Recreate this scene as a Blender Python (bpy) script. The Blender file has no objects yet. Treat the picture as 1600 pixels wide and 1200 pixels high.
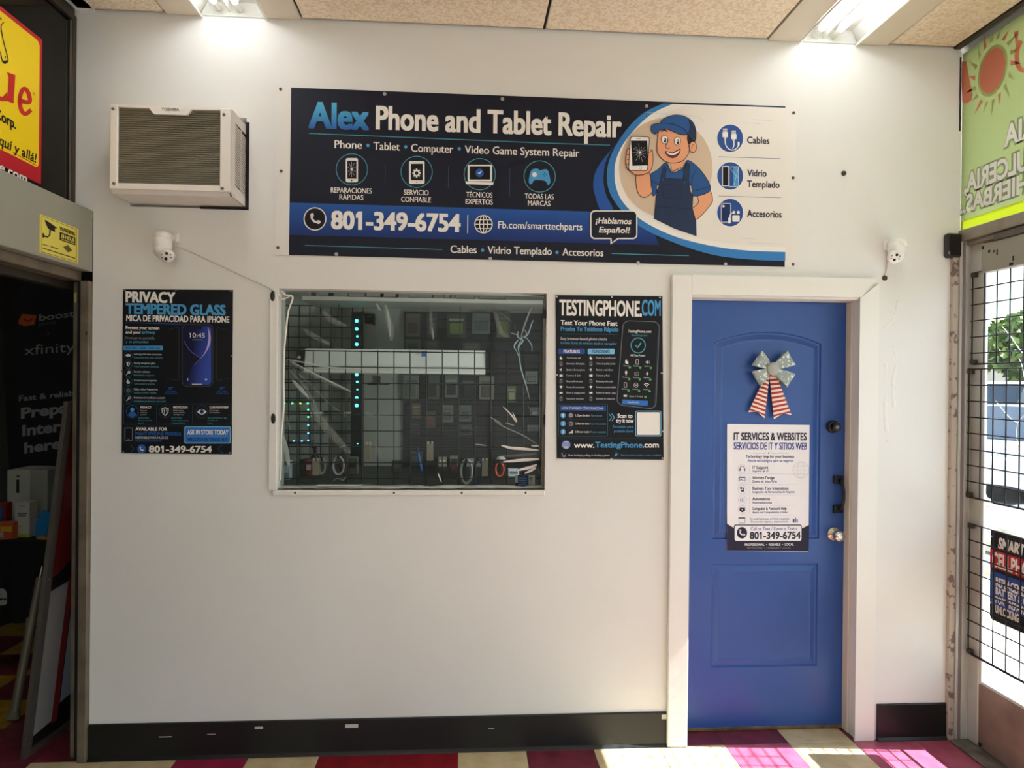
import bpy, bmesh, math, random
from mathutils import Vector, Matrix

random.seed(7)
C = bpy.context.scene.collection
SC = bpy.context.scene

# ---------------------------------------------------------------- camera
RIGHT = Vector((0.997737, -0.0665186, 0.0097998))
DOWN = Vector((0.0095751, -0.0036955, -0.9999473))
FWD = Vector((0.0665513, 0.9977783, -0.0030502))
CAM = Vector((1.6246, -3.1246, 1.6659))
FPX = 1080.0
cd = bpy.data.cameras.new('camera')
cam = bpy.data.objects.new('camera', cd)
C.objects.link(cam)
cd.sensor_width = 36.0
cd.lens = FPX / 1600 * 36.0
cd.clip_start = 0.05
cd.clip_end = 400
mw = Matrix.Identity(4)
for r in range(3):
    mw[r][0] = RIGHT[r]; mw[r][1] = -DOWN[r]; mw[r][2] = -FWD[r]; mw[r][3] = CAM[r]
cam.matrix_world = mw
SC.camera = cam

# ---------------------------------------------------------------- sky, sun, exposure
SUN_STRENGTH = 13.0
SKY_STRENGTH = 0.28
TUBE_STRENGTH = 6.3
BACK_FILL = 4.5
w = bpy.data.worlds.new('sky'); SC.world = w
w.use_nodes = True
nt = w.node_tree; nt.nodes.clear()
out = nt.nodes.new('ShaderNodeOutputWorld')
bg = nt.nodes.new('ShaderNodeBackground')
sky = nt.nodes.new('ShaderNodeTexSky')
sky.sky_type = 'NISHITA'
sky.sun_disc = False
sky.sun_elevation = math.radians(51.5)
sky.sun_rotation = math.radians(94)
sky.air_density = 1.2
tc = nt.nodes.new('ShaderNodeTexCoord')
mp = nt.nodes.new('ShaderNodeMapping'); mp.inputs['Scale'].default_value = (2.0, 2.0, 5.0)
nz = nt.nodes.new('ShaderNodeTexNoise'); nz.inputs['Scale'].default_value = 1.6; nz.inputs['Detail'].default_value = 7
rp = nt.nodes.new('ShaderNodeValToRGB')
rp.color_ramp.elements[0].position = 0.46; rp.color_ramp.elements[1].position = 0.62
mx = nt.nodes.new('ShaderNodeMix'); mx.data_type = 'RGBA'
mx.inputs[7].default_value = (5.6, 5.8, 6.1, 1)
nt.links.new(tc.outputs['Generated'], mp.inputs['Vector'])
nt.links.new(mp.outputs['Vector'], nz.inputs['Vector'])
nt.links.new(nz.outputs['Fac'], rp.inputs['Fac'])
nt.links.new(rp.outputs['Color'], mx.inputs[0])
nt.links.new(sky.outputs['Color'], mx.inputs[6])
nt.links.new(mx.outputs[2], bg.inputs['Color'])
bg.inputs['Strength'].default_value = SKY_STRENGTH
nt.links.new(bg.outputs['Background'], out.inputs['Surface'])

sl = bpy.data.lights.new('sun', 'SUN'); sl.energy = SUN_STRENGTH; sl.angle = math.radians(0.53)
sl.color = (0.96, 0.97, 1.08)
so = bpy.data.objects.new('sun', sl); C.objects.link(so)
_e = math.radians(51.5)
sdir = Vector((-math.cos(_e), math.cos(_e) * 0.075, -math.sin(_e)))
so.rotation_euler = sdir.to_track_quat('-Z', 'Y').to_euler()
so.location = (12, -1, 14)

SC.view_settings.view_transform = 'Standard'
SC.view_settings.look = 'None'
SC.view_settings.exposure = 1.08
SC.view_settings.gamma = 1.0
SC.view_settings.use_curve_mapping = False
SC.cycles.max_bounces = 10
SC.cycles.diffuse_bounces = 5
SC.cycles.transparent_max_bounces = 16

# ---------------------------------------------------------------- pixel -> plane helpers
def ray(px, py):
    return RIGHT * (px - 800) + DOWN * (py - 600) + FWD * FPX
def W(px, py, y=0.0):
    r = ray(px, py); return CAM + r * ((y - CAM.y) / r.y)
def F(px, py, z=0.0):
    r = ray(px, py); return CAM + r * ((z - CAM.z) / r.z)
def S(px, py, x=0.0):
    r = ray(px, py); return CAM + r * ((x - CAM.x) / r.x)
def crop(ox, oy, s):
    return lambda u, v: (ox + u / s, oy + v / s)

# ---------------------------------------------------------------- materials
def lin(c):
    c = c / 255.0
    return c / 12.92 if c <= 0.04045 else ((c + 0.055) / 1.055) ** 2.4
def rgb(c):
    return (lin(c[0]), lin(c[1]), lin(c[2]), 1.0)
MATS = {}
def mat(name, col=(200, 200, 200), rough=0.6, metal=0.0, emit=None, estr=0.0, bump=0.0, bscale=60.0,
        noise=None, nscale=4.0, nlo=0.4, nhi=0.65, spec=0.5, coat=0.0, alpha=None, stretch=None):
    if name in MATS: return MATS[name]
    m = bpy.data.materials.new(name); m.use_nodes = True
    n = m.node_tree; b = n.nodes['Principled BSDF']
    b.inputs['Base Color'].default_value = rgb(col)
    b.inputs['Roughness'].default_value = rough
    b.inputs['Metallic'].default_value = metal
    b.inputs['Specular IOR Level'].default_value = spec
    if coat: b.inputs['Coat Weight'].default_value = coat
    if emit:
        b.inputs['Emission Color'].default_value = rgb(emit); b.inputs['Emission Strength'].default_value = estr
    if alpha is not None: b.inputs['Alpha'].default_value = alpha
    if noise or bump:
        t = n.nodes.new('ShaderNodeTexCoord')
        vec = t.outputs['Object']
        if stretch:
            mpn = n.nodes.new('ShaderNodeMapping'); mpn.inputs['Scale'].default_value = stretch
            n.links.new(vec, mpn.inputs['Vector']); vec = mpn.outputs['Vector']
    if noise:
        z = n.nodes.new('ShaderNodeTexNoise'); z.inputs['Scale'].default_value = nscale; z.inputs['Detail'].default_value = 6
        r = n.nodes.new('ShaderNodeValToRGB')
        r.color_ramp.elements[0].color = rgb(col); r.color_ramp.elements[1].color = rgb(noise)
        r.color_ramp.elements[0].position = nlo; r.color_ramp.elements[1].position = nhi
        n.links.new(vec, z.inputs['Vector']); n.links.new(z.outputs['Fac'], r.inputs['Fac'])
        n.links.new(r.outputs['Color'], b.inputs['Base Color'])
    if bump:
        z2 = n.nodes.new('ShaderNodeTexNoise'); z2.inputs['Scale'].default_value = bscale; z2.inputs['Detail'].default_value = 4
        bp = n.nodes.new('ShaderNodeBump'); bp.inputs['Strength'].default_value = bump; bp.inputs['Distance'].default_value = 0.01
        n.links.new(vec, z2.inputs['Vector']); n.links.new(z2.outputs['Fac'], bp.inputs['Height'])
        n.links.new(bp.outputs['Normal'], b.inputs['Normal'])
    MATS[name] = m
    return m

def glass_mat(name, tint=(1, 1, 1), refl=0.06, rough=0.02, haze=0.0, hazecol=(0.8, 0.85, 0.85)):
    """thin sheet glass: clear, with a faint mirror reflection and optional pale diffuse haze"""
    if name in MATS: return MATS[name]
    m = bpy.data.materials.new(name); m.use_nodes = True
    n = m.node_tree; n.nodes.clear()
    o = n.nodes.new('ShaderNodeOutputMaterial')
    tr = n.nodes.new('ShaderNodeBsdfTransparent'); tr.inputs['Color'].default_value = (*tint, 1)
    gl = n.nodes.new('ShaderNodeBsdfGlossy'); gl.inputs['Roughness'].default_value = rough
    lw = n.nodes.new('ShaderNodeLayerWeight'); lw.inputs['Blend'].default_value = 0.5
    pw = n.nodes.new('ShaderNodeMath'); pw.operation = 'POWER'; pw.inputs[1].default_value = 5.0
    n.links.new(lw.outputs['Facing'], pw.inputs[0])
    mu = n.nodes.new('ShaderNodeMath'); mu.operation = 'MULTIPLY_ADD'
    mu.inputs[1].default_value = 0.9; mu.inputs[2].default_value = refl
    ms = n.nodes.new('ShaderNodeMixShader')
    n.links.new(pw.outputs[0], mu.inputs[0])
    n.links.new(mu.outputs[0], ms.inputs['Fac'])
    n.links.new(tr.outputs[0], ms.inputs[1]); n.links.new(gl.outputs[0], ms.inputs[2])
    last = ms
    if haze:
        df = n.nodes.new('ShaderNodeBsdfDiffuse'); df.inputs['Color'].default_value = (*hazecol, 1)
        m2 = n.nodes.new('ShaderNodeMixShader'); m2.inputs['Fac'].default_value = haze
        n.links.new(ms.outputs[0], m2.inputs[1]); n.links.new(df.outputs[0], m2.inputs[2]); last = m2
    n.links.new(last.outputs[0], o.inputs['Surface'])
    MATS[name] = m
    return m

# ---------------------------------------------------------------- mesh builder
class MB:
    def __init__(self):
        self.bm = bmesh.new(); self.mats = []
    def mi(self, m):
        if m not in self.mats: self.mats.append(m)
        return self.mats.index(m)
    def faces(self, pts, fs, m, smooth=False):
        i = self.mi(m); vs = [self.bm.verts.new(p) for p in pts]; out = []
        for f in fs:
            try:
                fc = self.bm.faces.new([vs[k] for k in f]); fc.material_index = i; fc.smooth = smooth; out.append(fc)
            except ValueError: pass
        return out
    def box(self, x0, x1, y0, y1, z0, z1, m, bevel=0.0, seg=1, mx4=None):
        x0, x1 = sorted((x0, x1)); y0, y1 = sorted((y0, y1)); z0, z1 = sorted((z0, z1))
        t = bmesh.new()
        bmesh.ops.create_cube(t, size=1.0, matrix=Matrix.Translation(((x0+x1)/2, (y0+y1)/2, (z0+z1)/2)) @ Matrix.Diagonal((x1-x0, y1-y0, z1-z0, 1)))
        if bevel:
            bevel = min(bevel, 0.49*min(x1-x0, y1-y0, z1-z0))
            bmesh.ops.bevel(t, geom=list(t.edges), offset=bevel, segments=seg, profile=0.5, affect='EDGES')
        self._take(t, m, mx4, smooth=False)
        return self
    def _take(self, t, m, mx4=None, smooth=False):
        i = self.mi(m); mp_ = {}
        for v in t.verts:
            mp_[v] = self.bm.verts.new(mx4 @ v.co if mx4 else v.co)
        for f in t.faces:
            try:
                nf = self.bm.faces.new([mp_[v] for v in f.verts]); nf.material_index = i; nf.smooth = smooth
            except ValueError: pass
        t.free()
    def cyl(self, p0, p1, r, m, n=16, r1=None, smooth=True, caps=True):
        p0 = Vector(p0); p1 = Vector(p1); r1 = r if r1 is None else r1
        d = (p1-p0).normalized(); a = d.orthogonal().normalized(); b = d.cross(a)
        pts = []
        for k in range(n):
            t = 2*math.pi*k/n; e = a*math.cos(t)+b*math.sin(t)
            pts += [p0+e*r, p1+e*r1]
        fs = [(2*k, 2*((k+1) % n), 2*((k+1) % n)+1, 2*k+1) for k in range(n)]
        self.faces(pts, fs, m, smooth)
        if caps:
            self.faces([pts[2*k] for k in range(n)][::-1], [tuple(range(n))], m)
            self.faces([pts[2*k+1] for k in range(n)], [tuple(range(n))], m)
        return self
    def tube(self, path, r, m, n=8, smooth=True, closed=False):
        P = [Vector(p) for p in path]; rings = []; L = len(P); up = None
        for k, p in enumerate(P):
            d = (P[(k+1) % L]-P[k-1]) if closed else (P[min(k+1, L-1)]-P[max(k-1, 0)])
            d.normalize()
            if up is None: up = d.orthogonal().normalized()
            a = (up - d*up.dot(d))
            a = a.normalized() if a.length > 1e-6 else d.orthogonal().normalized()
            up = a; b = d.cross(a)
            rr = r[k] if isinstance(r, (list, tuple)) else r
            rings.append([p + (a*math.cos(2*math.pi*j/n)+b*math.sin(2*math.pi*j/n))*rr for j in range(n)])
        pts = [q for R in rings for q in R]; fs = []
        for k in range(L if closed else L-1):
            k2 = (k+1) % L
            fs += [(k*n+j, k*n+(j+1) % n, k2*n+(j+1) % n, k2*n+j) for j in range(n)]
        if not closed:
            fs += [tuple(range(n))[::-1], tuple((L-1)*n+j for j in range(n))]
        self.faces(pts, fs, m, smooth); return self
    def sphere(self, c, r, m, sx=1, sy=1, sz=1, u=16, v=10, mx4=None):
        t = bmesh.new()
        bmesh.ops.create_uvsphere(t, u_segments=u, v_segments=v, radius=r, matrix=Matrix.Translation(c) @ Matrix.Diagonal((sx, sy, sz, 1)))
        self._take(t, m, mx4, smooth=True); return self
    def lathe(self, prof, o, d, m, n=20):
        """prof: list of (distance along d, radius)"""
        o = Vector(o); d = Vector(d).normalized(); a = d.orthogonal().normalized(); b = d.cross(a)
        pts = [o+d*h+(a*math.cos(2*math.pi*k/n)+b*math.sin(2*math.pi*k/n))*r for h, r in prof for k in range(n)]
        fs = [(i*n+k, i*n+(k+1) % n, (i+1)*n+(k+1) % n, (i+1)*n+k) for i in range(len(prof)-1) for k in range(n)]
        fs += [tuple(range(n))[::-1], tuple((len(prof)-1)*n+k for k in range(n))]
        self.faces(pts, fs, m, True); return self
    def prism(self, pts, vec, m, smooth=False):
        """closed outline of 3d points swept along vec"""
        n = len(pts); P = [Vector(p) for p in pts]; v = Vector(vec)
        self.faces(P+[p+v for p in P], [tuple(range(n)), tuple(range(2*n-1, n-1, -1))] + [(k, k+n, (k+1) % n+n, (k+1) % n) for k in range(n)], m, smooth)
        return self
    def grid(self, fn, nu, nv, m, smooth=True, matfn=None):
        pts = [fn(i/nu, j/nv) for j in range(nv+1) for i in range(nu+1)]
        vs = [self.bm.verts.new(p) for p in pts]
        for j in range(nv):
            for i in range(nu):
                mm = matfn(i, j) if matfn else m
                f = self.bm.faces.new([vs[j*(nu+1)+i], vs[j*(nu+1)+i+1], vs[(j+1)*(nu+1)+i+1], vs[(j+1)*(nu+1)+i]])
                f.material_index = self.mi(mm); f.smooth = smooth
        return self
    def build(self, name, parent=None, kind=None, label=None, cat=None, group=None, fixn=True):
        if fixn and len(self.bm.faces): bmesh.ops.recalc_face_normals(self.bm, faces=self.bm.faces[:])
        me = bpy.data.meshes.new(name); self.bm.to_mesh(me); self.bm.free()
        for m in self.mats: me.materials.append(m)
        o = bpy.data.objects.new(name, me); C.objects.link(o)
        if parent: 
            o.parent = parent
            o.matrix_parent_inverse = Matrix.Translation(parent.location).inverted() if parent.location.length else Matrix.Identity(4)
        if kind: o['kind'] = kind
        if label: o['label'] = label
        if cat: o['category'] = cat
        if group: o['group'] = group
        return o

def thing(name, label, cat, loc=(0, 0, 0), group=None, kind=None):
    o = bpy.data.objects.new(name, None); C.objects.link(o); o.location = loc
    o.empty_display_size = 0.05
    if label: o['label'] = label
    if cat: o['category'] = cat
    if group: o['group'] = group
    if kind: o['kind'] = kind
    return o

def bxo(name, x0, x1, y0, y1, z0, z1, m, parent=None, bevel=0.0, **k):
    return MB().box(x0, x1, y0, y1, z0, z1, m, bevel).build(name, parent, **k)

def holed_slab(b, axis, a0, a1, z0, z1, d0, d1, holes, m):
    """wall slab with rectangular holes; axis 'x': runs along x, thickness in y d0..d1; axis 'y': runs along y, thickness in x"""
    A = sorted({a0, a1, *[h[0] for h in holes], *[h[1] for h in holes]}); A = [a for a in A if a0 <= a <= a1]
    Z = sorted({z0, z1, *[h[2] for h in holes], *[h[3] for h in holes]}); Z = [z for z in Z if z0 <= z <= z1]
    def solid(i, j):
        if i < 0 or j < 0 or i >= len(A)-1 or j >= len(Z)-1: return False
        ca = (A[i]+A[i+1])/2; cz = (Z[j]+Z[j+1])/2
        return not any(h[0] < ca < h[1] and h[2] < cz < h[3] for h in holes)
    V = (lambda a, d, z: (a, d, z)) if axis == 'x' else (lambda a, d, z: (d, a, z))
    for i in range(len(A)-1):
        for j in range(len(Z)-1):
            if not solid(i, j): continue
            p, q, s, t = A[i], A[i+1], Z[j], Z[j+1]
            b.faces([V(p, d0, s), V(q, d0, s), V(q, d0, t), V(p, d0, t)], [(0, 1, 2, 3)], m)
            b.faces([V(p, d1, s), V(p, d1, t), V(q, d1, t), V(q, d1, s)], [(0, 1, 2, 3)], m)
            if not solid(i-1, j): b.faces([V(p, d0, s), V(p, d0, t), V(p, d1, t), V(p, d1, s)], [(0, 1, 2, 3)], m)
            if not solid(i+1, j): b.faces([V(q, d0, s), V(q, d1, s), V(q, d1, t), V(q, d0, t)], [(0, 1, 2, 3)], m)
            if not solid(i, j-1): b.faces([V(p, d0, s), V(p, d1, s), V(q, d1, s), V(q, d0, s)], [(0, 1, 2, 3)], m)
            if not solid(i, j+1): b.faces([V(p, d0, t), V(q, d0, t), V(q, d1, t), V(p, d1, t)], [(0, 1, 2, 3)], m)
    bmesh.ops.remove_doubles(b.bm, verts=b.bm.verts[:], dist=1e-5)
    return b

# ---------------------------------------------------------------- flat print: shapes and lettering on a sheet
_TX = {}
def text_mesh(body, bold=0.0, spacing=1.0):
    k = (body, bold, spacing)
    if k in _TX: return _TX[k]
    cu = bpy.data.curves.new('lettering', 'FONT'); cu.body = body; cu.offset = bold; cu.space_character = spacing
    cu.resolution_u = 3; cu.fill_mode = 'FRONT'; cu.size = 1.0
    o = bpy.data.objects.new('lettering', cu); C.objects.link(o)
    dg = bpy.context.evaluated_depsgraph_get(); ev = o.evaluated_get(dg)
    me = ev.to_mesh()
    vs = [(v.co.x, v.co.y) for v in me.vertices]; fs = [tuple(p.vertices) for p in me.polygons]
    ev.to_mesh_clear(); bpy.data.objects.remove(o); bpy.data.curves.remove(cu)
    xs = [v[0] for v in vs] or [0, 1]
    _TX[k] = (vs, fs, min(xs), max(xs)); return _TX[k]
CAPH = None
def cap_height():
    global CAPH
    if CAPH is None:
        vs = text_mesh('H')[0]; CAPH = max(v[1] for v in vs)
    return CAPH

def smooth_closed(P, k=5):
    out = []; n = len(P)
    for i in range(n):
        p0, p1, p2, p3 = P[i-1], P[i], P[(i+1) % n], P[(i+2) % n]
        for j in range(k):
            t = j/k
            out.append(tuple(0.5*((2*p1[a])+(-p0[a]+p2[a])*t+(2*p0[a]-5*p1[a]+4*p2[a]-p3[a])*t*t+(-p0[a]+3*p1[a]-3*p2[a]+p3[a])*t**3) for a in (0, 1)))
    return out
def smooth_open(P, k=5):
    Q = [P[0]]+list(P)+[P[-1]]; out = []
    for i in range(1, len(Q)-2):
        p0, p1, p2, p3 = Q[i-1], Q[i], Q[i+1], Q[i+2]
        for j in range(k):
            t = j/k
            out.append(tuple(0.5*((2*p1[a])+(-p0[a]+p2[a])*t+(2*p0[a]-5*p1[a]+4*p2[a]-p3[a])*t*t+(-p0[a]+3*p1[a]-3*p2[a]+p3[a])*t**3) for a in (0, 1)))
    out.append(P[-1]); return out

class Pl:
    """a flat sheet plane: 'y' facing the room, 'xr' (right wall) or 'xl' (left wall). Ink lies a fraction of a millimetre proud."""
    EPS = 0.0004
    def __init__(self, kind, v, mirror=False, f=None):
        self.kind = kind; self.v = v; self.f = f or (lambda u, q: (u, q))
        if kind == 'y': self.N = Vector((0, -1, 0)); self.U = Vector((1, 0, 0)); self.P = lambda a, b: W(a, b, v)
        elif kind == 'xr': self.N = Vector((-1, 0, 0)); self.U = Vector((0, -1, 0)); self.P = lambda a, b: S(a, b, v)
        else: self.N = Vector((1, 0, 0)); self.U = Vector((0, 1, 0)); self.P = lambda a, b: S(a, b, v)
    def pt(self, u, q, L=1):
        a, b = self.f(u, q); return self.P(a, b) + self.N*(0.0006+self.EPS*L)
    def on(self, f):
        p = Pl(self.kind, self.v); p.f = f; return p
    def poly(self, b, pts, m, L=1, smooth=False, k=5):
        if smooth: pts = smooth_closed(pts, k)
        b.faces([self.pt(x, y, L) for x, y in pts], [tuple(range(len(pts)))], m)
    def rect(self, b, x0, y0, x1, y1, m, L=1):
        self.poly(b, [(x0, y0), (x1, y0), (x1, y1), (x0, y1)], m, L)
    def rrect_pts(self, x0, y0, x1, y1, r, n=4, sk=(0, 0)):
        pts = []
        for cx, cy, a0 in ((x1-r, y0+r, -90), (x1-r, y1-r, 0), (x0+r, y1-r, 90), (x0+r, y0+r, 180)):
            for k in range(n+1):
                t = math.radians(a0+90*k/n); pts.append((cx+r*math.cos(t), cy+r*math.sin(t)))
        mx_, my_ = (x0+x1)/2, (y0+y1)/2
        return [(x+sk[0]*(y-my_), y+sk[1]*(x-mx_)) for x, y in pts]
    def rrect(self, b, x0, y0, x1, y1, r, m, L=1, sk=(0, 0)):
        self.poly(b, self.rrect_pts(x0, y0, x1, y1, r, sk=sk), m, L)
    def rframe(self, b, x0, y0, x1, y1, r, wd, m, L=1, sk=(0, 0)):
        self.stroke(b, self.rrect_pts(x0, y0, x1, y1, r, sk=sk), wd, m, L, closed=True)
    def ell(self, b, cx, cy, rx, ry, m, L=1, n=24):
        self.poly(b, [(cx+rx*math.cos(2*math.pi*k/n), cy+ry*math.sin(2*math.pi*k/n)) for k in range(n)], m, L)
    def ring(self, b, cx, cy, rx, ry, wd, m, L=1, n=28):
        self.stroke(b, [(cx+rx*math.cos(2*math.pi*k/n), cy+ry*math.sin(2*math.pi*k/n)) for k in range(n)], wd, m, L, closed=True)
    def stroke(self, b, pts, wd, m, L=1, closed=False, smooth=False):
        if smooth: pts = smooth_closed(pts) if closed else smooth_open(pts)
        n = len(pts); nor = []
        for i in range(n):
            if closed: a, c = pts[i-1], pts[(i+1) % n]
            else: a, c = pts[max(i-1, 0)], pts[min(i+1, n-1)]
            dx, dy = c[0]-a[0], c[1]-a[1]; l = math.hypot(dx, dy) or 1
            nor.append((-dy/l*wd/2, dx/l*wd/2))
        q = []
        for (x, y), (nx, ny) in zip(pts, nor):
            q += [self.pt(x+nx, y+ny, L), self.pt(x-nx, y-ny, L)]
        m_ = n if closed else n-1
        b.faces(q, [(2*i, 2*i+1, 2*((i+1) % n)+1, 2*((i+1) % n)) for i in range(m_)], m)
    def text(self, b, body, xl, yb, cap, xr, m, L=2, bold=0.0, ital=0.0, mirror=False):
        vs, fs, x0, x1 = text_mesh(body)
        if not fs: return
        O = self.pt(xl, yb, L); R = self.pt(xr, yb, L); T = self.pt(xl, yb-cap, L)
        su = (R-O).dot(self.U)/(x1-x0); sv = (T.z-O.z)/cap_height()
        H = cap_height()
        polys = []
        for k, ch in enumerate(body):          # the built-in figure 1 is a bare bar: give it its flag
            if ch == '1':
                xe = text_mesh(body[:k+1])[3]; sw = text_mesh('1'); xl_ = xe-(sw[3]-sw[2])
                polys.append([(xl_+0.01, H), (xl_+0.01, H-0.15), (xl_-0.10, H-0.23), (xl_-0.10, H-0.11)])
        g = bold*1.1
        shifts = [(-g, -g*.6), (g, -g*.6), (-g, g*.6), (g, g*.6), (0, 0)] if bold >= 0.02 else ([(-g, 0), (g, 0)] if bold > 0 else [(0, 0)])
        for k, (dx, dy) in enumerate(shifts):
            sh = self.N*(2.5e-5*k)
            def put(x, y): return O + sh + self.U*((x-x0)*su+dx*min(su, sv)+ital*y*sv) + Vector((0, 0, (y+dy)*sv))
            b.faces([put(x, y) for x, y in vs], fs, m)
            for p in polys: b.faces([put(x, y) for x, y in p], [(0, 1, 2, 3)], m)
    def letter(self, parent, body, xl, yb, cap, xr, m, L=2, bold=0.0, ital=0.0, name='lettering', mirror=False):
        b = MB(); self.text(b, body, xl, yb, cap, xr, m, L, bold, ital, mirror)
        return b.build(name, parent, fixn=False)

# ================================================================ SETTING
ZC = 3.26
M_wall = mat('wall_paint', (225, 224, 221), 0.75, bump=0.05, bscale=38, noise=(219, 217, 212), nscale=1.3, nlo=0.35, nhi=0.75)
M_trim = mat('trim_paint', (227, 225, 219), 0.55, bump=0.10, bscale=16)
M_black = mat('black_vinyl', (9, 10, 11), 0.45, bump=0.05, bscale=20, noise=(18, 19, 20), nscale=9, nlo=0.55, nhi=0.8)
M_tile_c = mat('ceiling_tile_fibre', (243, 230, 211), 0.95, bump=0.6, bscale=85, noise=(226, 206, 178), nscale=75, nlo=0.44, nhi=0.60)
M_dark = mat('dark_gap', (22, 20, 24), 0.9)
M_alum = mat('weathered_aluminium', (150, 142, 130), 0.45, 0.35, noise=(118, 108, 98), nscale=7, nlo=0.4, nhi=0.8, bump=0.06, bscale=40)
M_alum_l = mat('grey_painted_beam', (150, 150, 136), 0.55, 0.0, bump=0.03, bscale=30)
M_tan = mat('tan_aluminium', (128, 116, 98), 0.45, 0.3, noise=(104, 94, 80), nscale=8)
M_bronze = mat('bronze_frame', (62, 56, 48), 0.5, 0.3)
M_dimwall = mat('back_room_paint', (176, 178, 170), 0.85)
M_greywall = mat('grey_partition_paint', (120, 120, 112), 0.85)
M_cream = mat('cream_floor_tile', (205, 186, 146), 0.32, noise=(190, 168, 126), nscale=14, bump=0.02, bscale=30)
M_red = mat('red_floor_tile', (138, 22, 32), 0.34, noise=(118, 16, 28), nscale=14, bump=0.02, bscale=30)
M_mag_glare = mat('sun_paled_floor_tile', (172, 84, 106), 0.34, noise=(156, 70, 94), nscale=14, bump=0.02, bscale=30)  # paler copy of the magenta tile, sun glare put into the colour
M_mag = mat('magenta_floor_tile', (152, 34, 72), 0.34, noise=(138, 28, 62), nscale=14, bump=0.02, bscale=30)
M_drk = mat('dark_red_floor_tile', (118, 44, 58), 0.36, noise=(92, 34, 46), nscale=12, bump=0.02, bscale=30)
M_yel = mat('yellow_floor_tile', (176, 142, 44), 0.4, noise=(150, 118, 34), nscale=12)
M_conc = mat('concrete', (196, 190, 178), 0.9, noise=(176, 170, 158), nscale=5, bump=0.1, bscale=40)
M_asph = mat('asphalt', (92, 92, 94), 0.9, noise=(78, 78, 80), nscale=10, bump=0.1, bscale=60)

# window / door openings in the back wall
WX0, WX1 = W(434, 600).x, W(853, 600).x
WZ0, WZ1 = W(640, 766).z, W(640, 454.3).z
DX0, DX1 = W(1074, 800).x, W(1345, 700, -0.015).x
DZ1 = W(1200, 464, -0.015).z
AX0, AX1, AZ0, AZ1 = W(204, 250).x, W(385, 250).x, W(300, 325).z, W(300, 181).z
b = MB()
holed_slab(b, 'x', -0.12, 4.03, 0, 3.45, 0.0, 0.12,
           [(WX0, WX1, WZ0, WZ1), (DX0, DX1+0.03, -1, DZ1), (AX0, AX1, AZ0, AZ1), (-0.2, 0.0, -1, 2.39)], M_wall)
b.build('wall_back', kind='structure')

b = MB(); b.box(-4.4, 4.03, -7.2, 4.7, -0.12, -0.004, mat('floor_grout', (70, 60, 52), 0.9)); floor = b.build('floor', kind='structure')
# painted checker beyond the built tiles
mck = bpy.data.materials.new('checker_floor'); mck.use_nodes = True
n = mck.node_tree; pb = n.nodes['Principled BSDF']; pb.inputs['Roughness'].default_value = 0.35
t = n.nodes.new('ShaderNodeTexCoord'); ck = n.nodes.new('ShaderNodeTexChecker')
ck.inputs['Scale'].default_value = 1/0.3066
ck.inputs['Color1'].default_value = rgb((205, 186, 146)); ck.inputs['Color2'].default_value = rgb((150, 26, 44))
n.links.new(t.outputs['Object'], ck.inputs['Vector']); n.links.new(ck.outputs['Color'], pb.inputs['Base Color'])
b = MB(); b.faces([(0.0, -7.0, -0.001), (4.0, -7.0, -0.001), (4.0, -0.93, -0.001), (0.0, -0.93, -0.001)], [(0, 1, 2, 3)], mck)
b.build('tile_field', floor)
# individual tiles near the wall
TX = lambda k: 0.0724 + 0.3066*k
_tile_me = {}
def floor_tile(x, y, m):
    if m.name not in _tile_me:
        o = MB().box(0.0007, 0.3059, 0.0007, 0.3059, -0.004, 0.0, m, 0.0008).build('floor_tile', floor)
        _tile_me[m.name] = o.data; o.location = (x, y, 0); return o
    o = bpy.data.objects.new('floor_tile', _tile_me[m.name]); C.objects.link(o); o.parent = floor; o.location = (x, y, 0); return o
row1 = {-1: M_cream, 0: M_cream, 1: M_mag, 2: M_cream, 3: M_red, 4: M_red, 5: M_cream, 6: M_drk, 7: M_cream, 8: M_cream, 9: M_mag_glare, 10: M_cream, 11: M_mag_glare, 12: M_mag_glare}
Y0 = -0.012
for k in range(-1, 13): floor_tile(TX(k), Y0-0.3066, row1[k])
for r in (2, 3):
    for k in range(-1, 13): floor_tile(TX(k), Y0-0.3066*r, [M_cream, M_red, M_mag, M_cream][(k*3+r*5) % 4])
for k in range(8, 12): floor_tile(TX(k), Y0, {8: M_drk, 9: M_drk, 10: M_cream, 11: M_drk}[k])
for r in range(-3, 12):
    for k in range(-12, -1):
        if r < 0 and k < -6: continue
        floor_tile(TX(k), Y0+0.3066*r, M_yel if ((k//1)+r) % 2 == 0 and not (r == 0 and k > -4) else M_drk)
    if r >= 0: floor_tile(TX(-1), Y0+0.3066*r, [M_drk, M_yel][r % 2])

# ceiling: plenum slab, tiles and T-bars
ceiling = MB().box(-0.12, 4.03, -7.2, 0.12, ZC+0.075, ZC+0.19, mat('plenum', (60, 56, 54), 0.9)).build('ceiling', kind='structure')
def ctile(x0, x1, y0, y1): bxo('ceiling_tile', x0+0.006, x1-0.006, y0+0.006, y1-0.006, ZC, ZC+0.016, M_tile_c, ceiling, 0.003)
LX0, LX1, RX0, RX1 = 0.303, 0.885, 3.0, 3.58
SEAM = 1.962
yb_ = 0.0
for r in range(0, 12):
    y1 = -0.012 - 0.6*r; y0 = y1-0.6
    if y0 < -7.3: break
    ctile(LX1, SEAM, y0, y1); ctile(SEAM, RX0, y0, y1); ctile(RX1, 3.905, y0, y1); ctile(-0.07, LX0, y0, y1)
    if (r//2) % 2 == 1:
        ctile(LX0, LX1, y0, y1); ctile(RX0, RX1, y0, y1)
for x in (SEAM,):
    bxo('ceiling_bar', x-0.004, x+0.004, -7, -0.002, ZC+0.006, ZC+0.03, M_dark, ceiling)
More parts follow.
